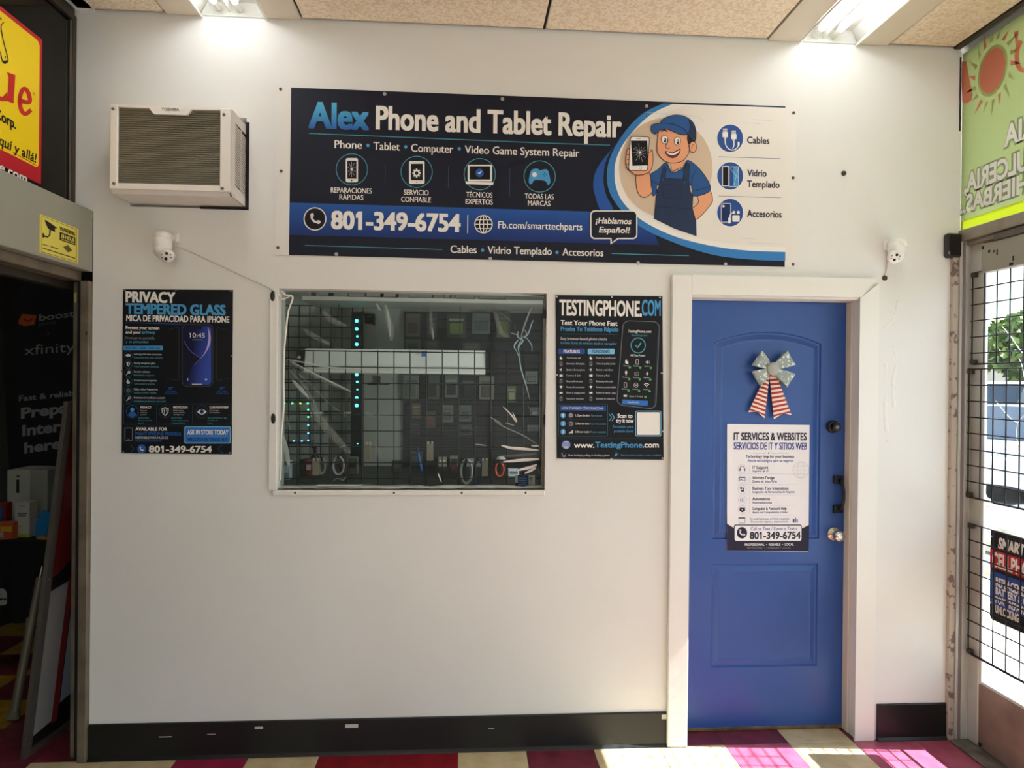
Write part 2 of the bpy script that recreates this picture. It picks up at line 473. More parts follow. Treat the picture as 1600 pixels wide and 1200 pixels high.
for x0_, x1_ in ((-0.07, LX0), (LX1, RX0), (RX1, 3.905)): bxo('ceiling_bar', x0_, x1_, -0.013, -0.003, ZC+0.012, ZC+0.03, M_dark, ceiling)
bxo('trim_1', 3.905, 3.94, -7, -0.002, ZC-0.006, ZC+0.06, M_bronze, None, 0.004, kind='structure')

# troffer light fixtures: two recessed tubes
M_enamel = mat('white_enamel', (214, 204, 186), 0.5)
M_refl = mat('troffer_reflector', (205, 205, 198), 0.35, bump=0.3, bscale=240)
M_tube = mat('lit_tube', (255, 255, 250), 0.5, emit=(247, 249, 255), estr=TUBE_STRENGTH)
M_off = mat('louver_edge', (225, 225, 215), 0.4)
def troffer(x0, y1, label):
    t = thing('troffer_light', label, 'ceiling light', (x0+0.29, y1-0.6, ZC), 'recessed two-tube ceiling lights')
    X = lambda u: x0+u
    z = ZC
    y0 = y1-1.2
    b = MB()
    b.box(X(0.003), X(0.148), y0, y1, z-0.002, z+0.012, M_enamel, 0.001)
    b.box(X(0.432), X(0.578), y0, y1, z-0.002, z+0.012, M_enamel, 0.001)
    b.box(X(0.148), X(0.432), y0, y0+0.02, z-0.002, z+0.012, M_enamel)
    b.build('housing_panel', t)
    b = MB()
    b.faces([(X(.148), y0, z+0.012), (X(.148), y1, z+0.012), (X(.175), y1, z+0.062), (X(.175), y0, z+0.062), (X(.405), y1, z+0.062), (X(.405), y0, z+0.062), (X(.432), y1, z+0.012), (X(.432), y0, z+0.012)],
            [(0, 1, 2, 3), (3, 2, 4, 5), (5, 4, 6, 7)], M_refl)
    b.faces([(X(.148), y1, z), (X(.432), y1, z), (X(.405), y1, z+0.062), (X(.175), y1, z+0.062)], [(0, 1, 2, 3)], M_refl)
    b.build('reflector', t)
    for u in (0.205, 0.295):
        tb = MB().cyl((X(u+.02), y0+0.03, z+0.030), (X(u+.02), y1-0.07, z+0.030), 0.0145, M_tube, 12).build('fluorescent_tube', t)
        MB().cyl((X(u+.02), y1-0.0698, z+0.030), (X(u+.02), y1-0.0005, z+0.030), 0.012, M_off, 8).build('tube_socket', tb)
    MB().box(X(0.266), X(0.274), y0, y1, z+0.02, z+0.055, M_off).build('divider', t)
    for u in (0.148, 0.424): MB().box(X(u), X(u+0.008), y0, y1, z-0.012, z-0.002, M_off, 0.002).build('bezel', t)
for k, (y, w1, w2) in enumerate([(-0.004, 'meeting the wall above the air conditioner', 'meeting the wall above the blue door'), (-2.4, 'in mid-room on the left, outside the frame', 'in mid-room on the right, outside the frame'), (-4.8, 'at the rear left, outside the frame', 'at the rear right, outside the frame')]):  # mid-room and rear pairs are unseen, added as fill light
    troffer(LX0, y, 'recessed ceiling light with two lit tubes ' + w1)
    troffer(RX0, y, 'recessed ceiling light with two lit tubes ' + w2)

# baseboards of black vinyl with a toe lip
def baseboard(name, x0, x1, top):
    b = MB(); pr = [(0, 0), (-0.022, 0), (-0.020, 0.004), (-0.011, 0.014), (-0.009, top-0.004), (-0.006, top), (0, top)]
    b.prism([(x0, y-0.0005, z) for y, z in pr], (x1-x0, 0, 0), M_black)
    o = b.build(name, kind='structure'); return o
bl = baseboard('baseboard_left', 0.001, W(1046, 1140).x, W(600, 1121).z)
baseboard('baseboard_right', W(1369, 1120).x, W(1477, 1120).x, W(1420, 1098.5).z)
M_chip = mat('scuffed_off_paint', (196, 192, 182), 0.8)
for (a, c, d, e) in ((399, 1134, 412, 1137), (540, 1130, 560, 1135), (250, 1149, 270, 1150), (1033, 1115, 1041, 1122), (325, 1145, 338, 1146), (763, 1136, 772, 1137)):
    p = W(a, c); q = W(d, e); MB().box(p.x, q.x, -0.0105, -0.0098, q.z, p.z, M_chip).build('paint_chip', bl)

# door casing boards
xa, xb = W(1047, 700, -0.02).x, W(1078.5, 700, -0.02).x
zt0, zt1 = W(1200, 462, -0.02).z, W(1200, 432, -0.02).z
bxo('trim_2', xa, xb, -0.026, -0.0005, 0.001, zt1, M_trim, None, 0.004, kind='structure')
xr_ = W(1370, 435, -0.02).x; xi = W(1345, 470, -0.02).x
b = MB(); b.prism([(xb, -0.0005, zt0), (xi, -0.0005, zt0), (xr_, -0.0005, zt1), (xb, -0.0005, zt1)], (0, -0.024, 0), M_trim); b.build('trim_3', kind='structure')
xe = W(1370, 800, -0.012).x
b = MB(); b.prism([(xi, -0.0005, 0.001), (xe, -0.0005, 0.001), (xe, -0.0005, zt1-0.02), (xi+0.002, -0.0005, zt0-0.002)], (0, -0.012, 0), M_trim); b.build('trim_4', kind='structure')

# plaster repair ridges right of the blue door
M_pl = mat('plaster', (224, 222, 216), 0.8, bump=0.5, bscale=26)
b = MB()
random.seed(3)
for (pts, r) in (([(1402, 470), (1400, 490), (1392, 505), (1380, 512)], 0.0035), ([(1396, 540), (1401, 565), (1395, 600), (1398, 640)], 0.004), ([(1383, 560), (1386, 600), (1383, 640), (1388, 690)], 0.005)):
    P = smooth_open(pts, 6); rr = [r*5*(0.9+0.2*random.random()) for _ in P]
    b.tube([W(x, y) + Vector((0, r*5-0.0012, 0)) for x, y in P], rr, M_pl, 14)
b.build('trim_5', kind='structure')

# ---------------- left side: beam, posts, transom, neighbouring room
beam = thing('trim_6', None, None, (-0.06, -0.9, 2.25), kind='structure')
bxo('beam', -0.12, 0.0, -1.8, -0.002, 2.126, 2.391, M_alum_l, beam, 0.003)
bxo('header_rail', -0.115, -0.045, -1.8, -0.002, 2.085, 2.1255, M_tan, beam, 0.003)
bxo('header_stop', -0.16, -0.1155, -1.8, 0.06, 2.055, 2.10, M_bronze, beam)
post = thing('trim_7', None, None, (-0.02, -0.01, 0), kind='structure')
bxo('post', -0.036, -0.0005, -0.03, 0.0, 0.0, 2.084, M_tan, post, 0.002)
bxo('door_stop', -0.092, -0.064, 0.02, 0.06, 0.0, 2.084, M_tan, post, 0.002)
bxo('dark_channel', -0.0635, -0.0365, 0.0, 0.05, 0.0, 2.084, M_dark, post)
q = W(118, 465, 0.018); bxo('yellow_sticker', q.x-0.005, q.x+0.004, 0.017, 0.0198, q.z-0.022, q.z+0.022, mat('faded_yellow', (206, 190, 110), 0.7), post)
p = W(144.5, 560, -0.03); bxo('strike_hole', -0.012, -0.006, -0.0315, -0.0302, p.z+0.10, p.z+0.115, M_dark, post)
M_glass = glass_mat('clear_glass', (0.93, 0.97, 0.95), 0.02)
tr = thing('window_2', None, None, (-0.085, -0.9, 2.8), kind='structure')
bxo('pane', -0.088, -0.084, -1.79, -0.03, 2.40, 3.2, glass_mat('smoky_glass', (0.42, 0.43, 0.40), 0.03), tr)
bxo('frame', -0.1, -0.074, -0.03, -0.001, 2.391, 3.23, M_bronze, tr, 0.002)
bxo('frame', -0.1, -0.066, -1.8, -0.031, 3.2, 3.25, M_bronze, tr, 0.002)
bxo('bead', -0.084, -0.078, -0.036, -0.031, 2.40, 3.2, M_tan, tr)
holed_slab(MB(), 'y', -7.2, -0.0, 0, 3.45, -0.12, -0.0, [(-1.8, 0.01, -1, 3.26)], M_wall).build('wall_left', kind='structure')
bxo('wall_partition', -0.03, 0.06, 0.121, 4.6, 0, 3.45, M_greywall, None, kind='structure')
holed_slab(MB(), 'x', -4.4, 4.03, 0, 3.45, -7.32, -7.2, [(0.3, 1.95, 0.5, 2.9), (2.05, 3.7, 0.5, 2.9)], M_wall).build('wall_front', kind='structure')
for k, (x0_, x1_) in enumerate(((0.3, 1.95), (2.05, 3.7))): bxo('window_%d' % (4+k), x0_+0.001, x1_-0.001, -7.27, -7.265, 0.501, 2.899, M_glass, None, kind='structure')  # unseen front windows, added to let in fill daylight
bxo('pavement', -60, 4.0, -60, -7.33, -0.16, -0.02, M_conc, None, kind='structure')
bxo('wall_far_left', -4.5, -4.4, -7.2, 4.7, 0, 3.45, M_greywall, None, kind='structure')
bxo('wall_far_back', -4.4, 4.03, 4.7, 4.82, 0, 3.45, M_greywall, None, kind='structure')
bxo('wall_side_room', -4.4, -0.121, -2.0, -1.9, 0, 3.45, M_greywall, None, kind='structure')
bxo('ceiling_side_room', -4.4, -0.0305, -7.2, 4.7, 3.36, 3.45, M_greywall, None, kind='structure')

# ---------------- back room shell
BY = 1.75
bxo('wall_back_room', 0.061, 4.03, BY, BY+0.1, 0, 3.45, M_dimwall, None, kind='structure')
bxo('wall_back_room_right', 2.45, 2.55, 0.121, BY, 0, 3.45, M_dimwall, None, kind='structure')
bxo('ceiling_back_room', -0.03, 4.03, 0.121, 4.7, 3.36, 3.45, M_dimwall, None, kind='structure')
ll = bpy.data.lights.new('back_room_fill', 'AREA'); ll.energy = BACK_FILL; ll.size = 0.6; ll.color = (0.95, 1.0, 0.93)  # unseen fill light, added to lift the dark back room
lo = bpy.data.objects.new('back_room_fill', ll); C.objects.link(lo); lo.location = (1.3, 0.55, 3.3)
l3 = bpy.data.lights.new('shelf_fill', 'AREA'); l3.energy = 5.0; l3.size = 0.25; l3.color = (0.97, 0.98, 1.0)  # unseen fill light, added to brighten the shelf underside
l3o = bpy.data.objects.new('shelf_fill', l3); C.objects.link(l3o); l3o.location = (2.36, 0.36, 1.5); l3o.rotation_euler = (math.radians(100), 0, math.radians(50))

l2 = bpy.data.lights.new('side_room_fill', 'AREA'); l2.energy = 2.0; l2.size = 0.6; l2.color = (1.0, 0.96, 0.9)  # unseen fill light, added to bring up the flag and side room
l2o = bpy.data.objects.new('side_room_fill', l2); C.objects.link(l2o); l2o.location = (-2.4, 0.4, 3.3)

# ---------------- right side: aluminium storefront
XR = 3.98
holed_slab(MB(), 'y', -7.2, 4.82, 0, 3.45, XR+0.005, 4.03, [(-1.02, -0.03, -1, 2.345), (-2.4, -1.08, 0.45, 2.345), (-2.4, -0.02, 2.41, 3.22)], M_wall).build('wall_right', kind='structure')
jb = thing('trim_8', None, None, (3.93, -0.02, 0), kind='structure')
jx = W(1481, 700, -0.0).x
M_jamb = mat('brushed_jamb', (186, 188, 182), 0.42, 0.25, noise=(150, 142, 132), nscale=3.5, nlo=0.45, nhi=0.8)
bxo('jamb', jx+0.028, XR+0.004, -0.032, -0.0005, 0, 2.345, M_jamb, jb, 0.002)
bxo('jamb_groove', jx+0.039, jx+0.052, -0.0335, -0.0322, 0, 2.34, mat('groove_mauve', (122, 106, 106), 0.6), jb)
bxo('jamb_edge', jx, jx+0.0275, -0.024, -0.0005, 0, 2.34, mat('peeling_paint', (176, 164, 150), 0.7, noise=(110, 92, 86), nscale=26, nlo=0.56, nhi=0.62, bump=0.4, bscale=30), jb, 0.002)
bxo('jamb_rib', jx+0.054, jx+0.066, -0.036, -0.0321, 0, 2.34, M_jamb, jb, 0.001)
bxo('header', 3.94, XR+0.004, -2.45, -0.0005, 2.346, 2.40, M_alum, jb, 0.003)
bxo('header_step', 3.958, XR+0.004, -1.02, -0.033, 2.325, 2.3455, M_alum, jb, 0.002)
bxo('door_stop', XR+0.036, XR+0.049, -0.07, -0.0305, 0.0, 2.344, M_alum, jb)  # hidden strip added to block daylight leaking past the stile
p, q = W(1481, 364, -0.03), W(1491, 402, -0.03)
bxo('corner_bracket', p.x-0.003, 3.9395, -0.034, -0.0005, q.z, p.z, mat('black_plastic', (22, 20, 22), 0.45), jb, 0.008)
bxo('corner_bracket_screw', p.x, p.x+0.008, -0.037, -0.0342, q.z+0.012, q.z+0.028, mat('old_screw', (170, 150, 130), 0.4, 0.6), jb, 0.002)
bxo('mullion', 3.955, XR+0.045, -1.08, -1.02, 0, 2.345, M_alum, jb, 0.003)
bxo('mullion', 3.955, XR+0.045, -2.45, -2.4, 0, 2.345, M_alum, jb, 0.003)
b = MB().box(4.0, 4.004, -2.395, -1.085, 0.455, 2.34, M_glass); w3 = b.build('window_3', kind='structure')  # unseen storefront window, invented and sized for the daylight it admits
# ceiling edge / dark peeled strip beside the transom
bxo('trim_9', 3.938, 3.944, -0.006, -0.0005, W(1497, 205).z, W(1497, 90).z, mat('torn_seal', (44, 42, 50), 0.8), None, 0.001, kind='structure')
# eave outside
bxo('ceiling_eave', 4.031, 4.62, -9, 6, 3.28, 3.45, mat('eave_board', (190, 184, 170), 0.8), None, kind='structure')
bxo('trim_10', 3.90, 4.06, -1.02, -0.035, 0.0, 0.012, mat('threshold_metal', (140, 138, 126), 0.4, 0.5, noise=(96, 90, 80), nscale=9), None, 0.004, kind='structure')

# ================================================================ BLUE DOOR
M_blue = mat('blue_door_paint', (42, 80, 150), 0.36, bump=0.04, bscale=22, noise=(38, 74, 142), nscale=2.0)
M_blk = mat('black_hardware', (20, 20, 22), 0.4, 0.2)
M_chrome = mat('satin_nickel', (205, 200, 190), 0.2, 1.0)
YD = 0.115
d1 = thing('door_1', None, None, ((DX0+DX1)/2, YD, 0.0), kind='structure')
lx0, lx1 = DX0+0.004, W(1322.5, 700, YD).x
lz0, lz1 = W(1200, 1134.5, YD).z, DZ1-0.006
def loop_rect(x0, x1, z0, z1, d): return [(x0+d, z0+d), (x1-d, z0+d), (x1-d, z1-d), (x0+d, z1-d)]
def loop_arch(x0, x1, z0, zs, rise, d, n=14):
    w_ = (x1-x0)/2; R = (w_*w_+rise*rise)/(2*rise); cx = (x0+x1)/2; cz = zs+rise-R
    r = R-d; a = math.asin((w_-d)/r)
    return [(x0+d, z0+d), (x1-d, z0+d)] + [(cx+r*math.sin(a-2*a*k/n), cz+r*math.cos(a-2*a*k/n)) for k in range(n+1)]
c2 = crop(1030, 420, 3); c3 = crop(1030, 800, 3)
ax0, ax1 = W(*c2(255, 600), YD).x, W(*c2(757, 600), YD).x
az0, azs = W(*c3(400, 127), YD).z, W(*c2(255, 345), YD).z
rise = W(*c2(505, 295), YD).z - azs
px0, px1 = W(*c3(245, 480), YD).x, W(*c3(742, 480), YD).x
pz0, pz1 = W(*c3(450, 727), YD).z, W(*c3(450, 243), YD).z
def add_loop(bm, pts, y): 
    vs = [bm.verts.new((x, y, z)) for x, z in pts]
    return vs, [bm.edges.new((vs[i], vs[(i+1) % len(vs)])) for i in range(len(vs))]
b = MB(); bm = b.bm; b.mi(M_blue)
ov, oe = add_loop(bm, [(lx0, lz0), (lx1, lz0), (lx1, lz1), (lx0, lz1)], YD)
bv, be = add_loop(bm, [(lx0, lz0), (lx1, lz0), (lx1, lz1), (lx0, lz1)], YD+0.04)
alle = list(oe)
for fn in (lambda d: loop_arch(ax0, ax1, az0, azs, rise, d), lambda d: loop_rect(px0, px1, pz0, pz1, d)):
    prev, pe = add_loop(bm, fn(0), YD); alle += pe
    for d, y in ((0.005, 0.008), (0.013, 0.009), (0.036, 0.002), (0.044, 0.0035)):
        nv, ne = add_loop(bm, fn(d), YD+y)
        for i in range(len(nv)):
            j = (i+1) % len(nv); bm.faces.new([prev[i], prev[j], nv[j], nv[i]])
        prev = nv
    bm.faces.new(prev)
bmesh.ops.triangle_fill(bm, use_beauty=True, use_dissolve=False, edges=alle)
for i in range(4): bm.faces.new([ov[i], ov[(i+1) % 4], bv[(i+1) % 4], bv[i]])
bm.faces.new(bv)
b.build('leaf', d1)
# jamb and stop on the right and top reveal
xi_ = DX1
bxo('jamb', xi_, xi_+0.0295, -0.0004, 0.1195, 0.001, DZ1-0.0005, M_trim, d1, 0.001)
bxo('stop', xi_-0.007, xi_-0.0003, 0.062, YD-0.002, 0.001, DZ1-0.006, mat('jamb_shadow_paint', (214, 204, 190), 0.6), d1, 0.004)
bxo('head_jamb', DX0+0.001, DX1-0.0004, 0.0, YD-0.002, DZ1-0.0045, DZ1-0.0005, M_trim, d1)
bxo('threshold', lx0, lx1, YD-0.006, YD+0.05, 0.001, 0.018, mat('worn_wood', (110, 88, 62), 0.7, noise=(70, 56, 42), nscale=20), d1, 0.003)
bxo('door_sweep', lx0+0.002, lx1-0.002, YD+0.002, YD+0.03, 0.018, lz0-0.0005, M_dark, d1)
# deadbolt: collar plus round cylinder
p = W(1297.5, 666.5, YD); q = W(1309, 666, YD-0.05)
k = MB().lathe([(0, 0.027), (0.006, 0.031), (0.014, 0.03), (0.02, 0.026), (0.022, 0.021)], p+Vector((0.008, 0.0, 0)), (0, -1, 0), M_blk, 22).build('deadbolt', d1)
MB().lathe([(0, 0.0205), (0.026, 0.0205), (0.029, 0.018), (0.03, 0.012), (0.026, 0.011)], p+Vector((0.008, -0.0225, 0)), (0, -1, 0), M_blk, 20).build('lock_cylinder', k)
MB().cyl(p+Vector((0.008, -0.0495, 0)), p+Vector((0.008, -0.0475, 0)), 0.0095, mat('dull_steel', (120, 116, 108), 0.3, 0.9), 14).build('keyway', k)
# pull handle
pa, pb_ = W(1308, 750, YD), W(1308, 794, YD)
hx = (pa.x+pb_.x)/2+0.001
h = MB().box(hx-0.024, hx+0.022, YD-0.016, YD-0.0005, pa.z-0.016, pa.z+0.022, M_blk, 0.003).box(hx-0.024, hx+0.022, YD-0.016, YD-0.0005, pb_.z-0.022, pb_.z+0.016, M_blk, 0.003).build('pull_handle', d1)
zz = (pa.z+pb_.z)/2; hh = (pa.z-pb_.z)/2
MB().tube([(hx+0.004+0.0*math.cos(t), YD-0.016-0.034*math.cos(t), zz+hh*math.sin(t)) for t in [(-0.5+k/12)*math.pi for k in range(13)]], 0.0075, M_blk, 10).build('grip', h)
# knob
p = W(1302, 834, YD)
k = MB().lathe([(0, 0.032), (0.004, 0.034), (0.010, 0.031), (0.012, 0.018), (0.020, 0.013), (0.034, 0.0125)], p, (0, -1, 0), M_chrome, 26).build('door_knob', d1)
MB().lathe([(0, 0.012), (0.005, 0.02), (0.012, 0.0255), (0.022, 0.027), (0.03, 0.024), (0.035, 0.016), (0.0355, 0.008)], p+Vector((0, -0.033, 0)), (0, -1, 0), M_chrome, 26).build('knob', k)

# ================================================================ PAPER POSTER ON THE DOOR
def colour(name, c, rough=0.5, **k): return mat('ink_'+name, c, max(rough, 0.5), spec=0.22, **k)
K_white = colour('white', (232, 228, 222)); K_navy = colour('navy', (24, 27, 42), 0.42); K_blackb = colour('near_black', (15, 17, 24), 0.4)
K_sky = colour('sky_blue', (74, 152, 206)); K_mid = colour('mid_blue', (40, 92, 168)); K_band = colour('band_blue', (32, 72, 146))
K_dkblue = colour('deep_blue', (26, 44, 96)); K_teal = colour('teal', (76, 158, 176)); K_grey = colour('grey', (130, 134, 142))
K_lgrey = colour('light_grey', (196, 196, 200)); K_dgrey = colour('dark_grey', (58, 62, 72)); K_ink = colour('dark_ink', (38, 36, 56))
K_paper = colour('paper', (232, 228, 230), 0.6); K_green = colour('green', (84, 170, 80)); K_violet = colour('violet', (84, 74, 170))
K_beige = colour('beige', (206, 184, 160)); K_pale = colour('pale_panel', (226, 221, 214), 0.45); K_line = colour('slate_line', (120, 118, 150))
K_skin = colour('skin', (226, 160, 122)); K_cap = colour('cap_blue', (40, 84, 142)); K_over = colour('overall_navy', (36, 52, 82)); K_outl = colour('outline', (34, 26, 40))
K_hair = colour('hair', (44, 32, 32)); K_mouth = colour('mouth', (120, 40, 44)); K_lblue = colour('pale_blue', (120, 184, 222)); K_dteal = colour('dim_teal', (52, 96, 110))
K_crease = mat('screw_steel', (168, 164, 156), 0.35, 0.8)

def sheet(parent, y, corners, m, th=0.0015, name='sheet'):
    """thin sheet from four pixel corners TL TR BR BL on the plane y"""
    P = [W(a, c, y) for a, c in corners]
    return MB().prism([p + Vector((0, -0.0002, 0)) for p in P], (0, th, 0), m).build(name, parent)
def handset(pl, b, cx, cy, r, m, L):
    pl.stroke(b, [(cx-0.42*r, cy-0.5*r), (cx-0.38*r, cy-0.05*r), (cx-0.08*r, cy+0.32*r), (cx+0.45*r, cy+0.45*r)], 0.26*r, m, L, smooth=True)
    pl.ell(b, cx-0.36*r, cy-0.42*r, 0.22*r, 0.27*r, m, L, 12); pl.ell(b, cx+0.40*r, cy+0.40*r, 0.27*r, 0.22*r, m, L, 12)
def globe(pl, b, cx, cy, r, m, L, wd=None):
    wd = wd or 0.12*r
    pl.ring(b, cx, cy, r, r, wd, m, L); pl.ring(b, cx, cy, 0.45*r, r, wd*.8, m, L)
    for k in (-0.5, 0, 0.5):
        h = r*math.sqrt(1-k*k); pl.stroke(b, [(cx-h, cy+k*r), (cx+h, cy+k*r)], wd*.8, m, L)
    pl.stroke(b, [(cx, cy-r), (cx, cy+r)], wd*.8, m, L)
def check(pl, b, cx, cy, r, wd, m, L): pl.stroke(b, [(cx-0.45*r, cy), (cx-0.1*r, cy+0.38*r), (cx+0.5*r, cy-0.42*r)], wd, m, L)

YP = YD-0.003
cd_ = crop(1120, 520, 3.3333)
ip = thing('door_poster', 'white paper poster listing computer services, taped to the blue door below the ribbon bow', 'poster', W(1200, 862, YP))
crn = [(1136, 662.5), (1265, 664), (1263, 862), (1136, 860.5)]
bk = sheet(ip, YP, crn, K_paper)
pl = Pl('y', YP).on(cd_)
b = MB()
pl.poly(b, [(53, 995), (95, 1020), (95, 1060), (440, 1060), (440, 1020), (481, 1000), (478, 1138), (53, 1134)], K_ink, 1); b.build('footer_band', ip, fixn=False)
b = MB(); pl.rrect(b, 88, 998, 443, 1087, 12, K_ink, 2); pl.rrect(b, 92, 1003, 440, 1083, 10, K_paper, 3); b.build('phone_number_box', ip, fixn=False)
T = lambda *a, **k: pl.letter(ip, *a, **k)
T('IT SERVICES & WEBSITES', 88, 558, 38, 466, K_ink, bold=0.028)
T('SERVICIOS DE IT Y SITIOS WEB', 88, 607, 36, 468, colour('royal', (58, 70, 140)), bold=0.025)
T('Technology help for your business', 150, 651, 15, 402, K_ink, bold=0.01)
T('Ayuda tecnológica para su negocio', 160, 672, 14, 398, K_mid, bold=0.01)
M_roy = colour('royal', (58, 70, 140))
for i, (a, c, y, xa_, xb_) in enumerate([('IT Support', 'Soporte de IT', 708, 267, 270), ('Website Design', 'Diseño de Sitios Web', 762, 300, 312), ('Business Tool Integrations', 'Integración de Herramientas de Negocio', 816, 372, 404), ('Automations', 'Automatizaciones', 871, 276, 286), ('Computer & Network Help', 'Ayuda con Computadoras y Redes', 922, 363, 368)]):
    T(a, 185, y+1, 16, xa_, K_ink, bold=0.015); T(c, 185, y+18, 12, xb_, M_roy, bold=0.005)
    b = MB(); pl.ring(b, 132, y, 22, 22, 2, K_lgrey, 1)
    if i == 0: pl.stroke(b, [(120, y+4), (122, y-8), (132, y-13), (142, y-8), (144, y+4)], 3, K_ink, 1, smooth=True); pl.rect(b, 117, y, 123, y+11, K_ink, 2); pl.rect(b, 141, y, 147, y+11, K_ink, 2)
    if i == 1: pl.rframe(b, 118, y-11, 146, y+8, 2, 2.5, M_roy, 1); pl.rect(b, 118, y-11, 146, y-6, M_roy, 1); pl.rect(b, 122, y-2, 132, y+4, M_roy, 1)
    if i == 2: pl.rect(b, 121, y-12, 131, y-2, K_ink, 1); pl.rect(b, 134, y-10, 143, y, M_roy, 1); pl.rect(b, 126, y+2, 142, y+11, K_ink, 1)
    if i == 3: pl.ring(b, 132, y, 11, 11, 2, M_roy, 1); pl.ell(b, 132, y, 4, 4, M_roy, 1, 10)
    if i == 4: pl.rect(b, 118, y-11, 147, y+7, K_ink, 1); pl.rect(b, 127, y+7, 138, y+12, K_ink, 1); check(pl, b, 132, y-2, 9, 2.5, K_paper, 2)
    pl.stroke(b, [(168, y-20), (168, y+20)], 1.3, K_lgrey, 1)
    if i < 5: pl.stroke(b, [(105, y+27), (412, y+28)], 1.3, K_lgrey, 1)
    b.build('service_icon', ip, fixn=False)
b = MB(); pl.stroke(b, [(168, 626), (255, 626)], 2, K_line, 1); pl.stroke(b, [(284, 626), (375, 626)], 2, K_line, 1); pl.ell(b, 270, 626, 4, 4, M_roy, 1, 8)
b.build('divider', ip, fixn=False); b = MB(); globe(pl, b, 438, 715, 42, K_lgrey, 1, 2.0); b.build('globe_print', ip, fixn=False)
b = MB(); pl.rframe(b, 114, 962, 146, 990, 2, 2.5, K_grey, 1); pl.rect(b, 112, 960, 148, 969, K_grey, 1)
b.build('shop_icon', ip, fixn=False); b = MB(); pl.rect(b, 395, 970, 404, 988, M_roy, 1); pl.rect(b, 406, 962, 412, 988, M_roy, 1); pl.rect(b, 415, 970, 421, 988, M_roy, 1); b.build('office_icon', ip, fixn=False)
T('For small businesses and local companies', 172, 973, 10, 376, K_ink); T('Para pequeños negocios y empresas locales', 176, 988, 9, 372, M_roy)
T('Call or Text / Llame o Texto', 176, 1028, 17, 415, M_roy, L=4, bold=0.008)
T('801-349-6754', 172, 1073, 36, 434, K_ink, L=4, bold=0.03)
b = MB(); pl.ell(b, 130, 1041, 27, 30, K_ink, 4); handset(pl, b, 130, 1041, 26, K_paper, 5); b.build('phone_icon', ip, fixn=False)
T('PROFESSIONAL  •  RELIABLE  •  LOCAL', 145, 1109, 11, 400, K_white, bold=0.02); T('PROFESIONAL  •  CONFIABLE  •  LOCAL', 158, 1125, 9, 384, K_grey)

# ================================================================ RIBBON BOW
M_glit = mat('grey_green_glitter', (150, 162, 156), 0.5, bump=0.4, bscale=300, noise=(226, 230, 226), nscale=62, nlo=0.55, nhi=0.59)
M_knot = mat('silver_glitter', (168, 170, 164), 0.5, bump=0.4, bscale=400)
M_str = mat('ribbon_red', (158, 34, 34), 0.55); M_strw = mat('ribbon_cream', (236, 208, 190), 0.55)
cb = crop(1160, 540, 10)
bow = thing('ribbon_bow', 'silver dotted bow with red striped tails hanging on the upper panel of the blue door', 'bow', W(1206, 600, YD))
kc = W(*cb(465, 365), YD-0.04)
pxm = (W(1306, 600, YD).x - W(1206, 600, YD).x)/1000.0
def bow_loop(a_deg, length, w0, w1, side):
    a = math.radians(a_deg); ux = Vector((math.cos(a), 0, math.sin(a))); uz = Vector((-math.sin(a), 0, math.cos(a)))
    def fn(u, v):
        t = u*math.pi*1.02
        r = 0.012+length*math.sin(t*0.5)**0.9 if u <= 0.5 else 0.012+length*math.sin(t*0.5)
        r = 0.012 + length*math.sin(math.pi*u)
        y = -0.014*math.sin(2*math.pi*u) if u < 0.5 else 0.016*math.sin(2*math.pi*(1-u))
        wd = w0+(w1-w0)*math.sin(math.pi*u)
        return kc + ux*r + uz*(wd*(v-0.5)) + Vector((0, y+0.004*math.cos(math.pi*(v-0.5)), 0))
    return MB().grid(fn, 20, 6, M_glit).build('loop', bow)
for a_deg, ln, w1 in ((31, 0.098, 0.080), (-31, 0.098, 0.076), (146, 0.080, 0.084), (211, 0.080, 0.080)):
    o = bow_loop(a_deg, ln, 0.028, w1, 1)
MB().sphere(kc+Vector((0, -0.012, 0)), 0.032, M_knot, 0.92, 0.5, 1.0, 18, 12).build('knot', bow)
def tail(L0, L1, R0, R1, notch):
    n_ = 20
    def fn(u, v):
        l = (L0[0]+(L1[0]-L0[0])*v, L0[1]+(L1[1]-L0[1])*v); r = (R0[0]+(R1[0]-R0[0])*v, R0[1]+(R1[1]-R0[1])*v)
        x = l[0]+(r[0]-l[0])*u; y = l[1]+(r[1]-l[1])*u
        if v > 0.93: y -= notch*(1-abs(2*u-1))*(v-0.93)/0.07
        return W(*cb(x, y), YD-0.016-0.006*math.sin(2.2*v+u)) + Vector((0, -0.004*math.sin(math.pi*u), 0))
    return MB().grid(fn, 6, n_, M_str, matfn=lambda i, j: M_str if j % 2 == 0 else M_strw).build('tail', bow)
tail((365, 455), (92, 1040), (425, 470), (345, 1135), 60)
tail((420, 450), (492, 1150), (528, 450), (768, 1085), 60)

# ================================================================ GLASS DOOR ON THE RIGHT
XD = 3.985
d2 = thing('door_2', None, None, (XD, -0.52, 0), kind='structure')
gy0, gy1 = -0.10, -0.90          # glass edges
M_kick = mat('door_alum', (150, 128, 118), 0.45, 0.3, noise=(112, 92, 86), nscale=6, nlo=0.35, nhi=0.8, bump=0.05, bscale=40)
gz0, gz1 = S(1531, 1069, XD).z, 2.20
bxo('stile', XD, XD+0.03, -0.104, -0.0335, 0.014, 2.344, M_jamb, d2, 0.004)
bxo('stile', XD, XD+0.03, -1.015, gy1, 0.014, 2.344, M_kick, d2, 0.004)
bxo('kick_rail', XD, XD+0.03, gy1+0.0005, -0.1045, 0.014, gz0, M_kick, d2, 0.004)
bxo('top_rail', XD, XD+0.03, gy1+0.0005, -0.1045, gz1, 2.344, M_kick, d2, 0.004)
bxo('pane', XD+0.010, XD+0.014, gy1+0.0005, -0.1045, gz0+0.0005, gz1-0.0005, M_glass, d2)
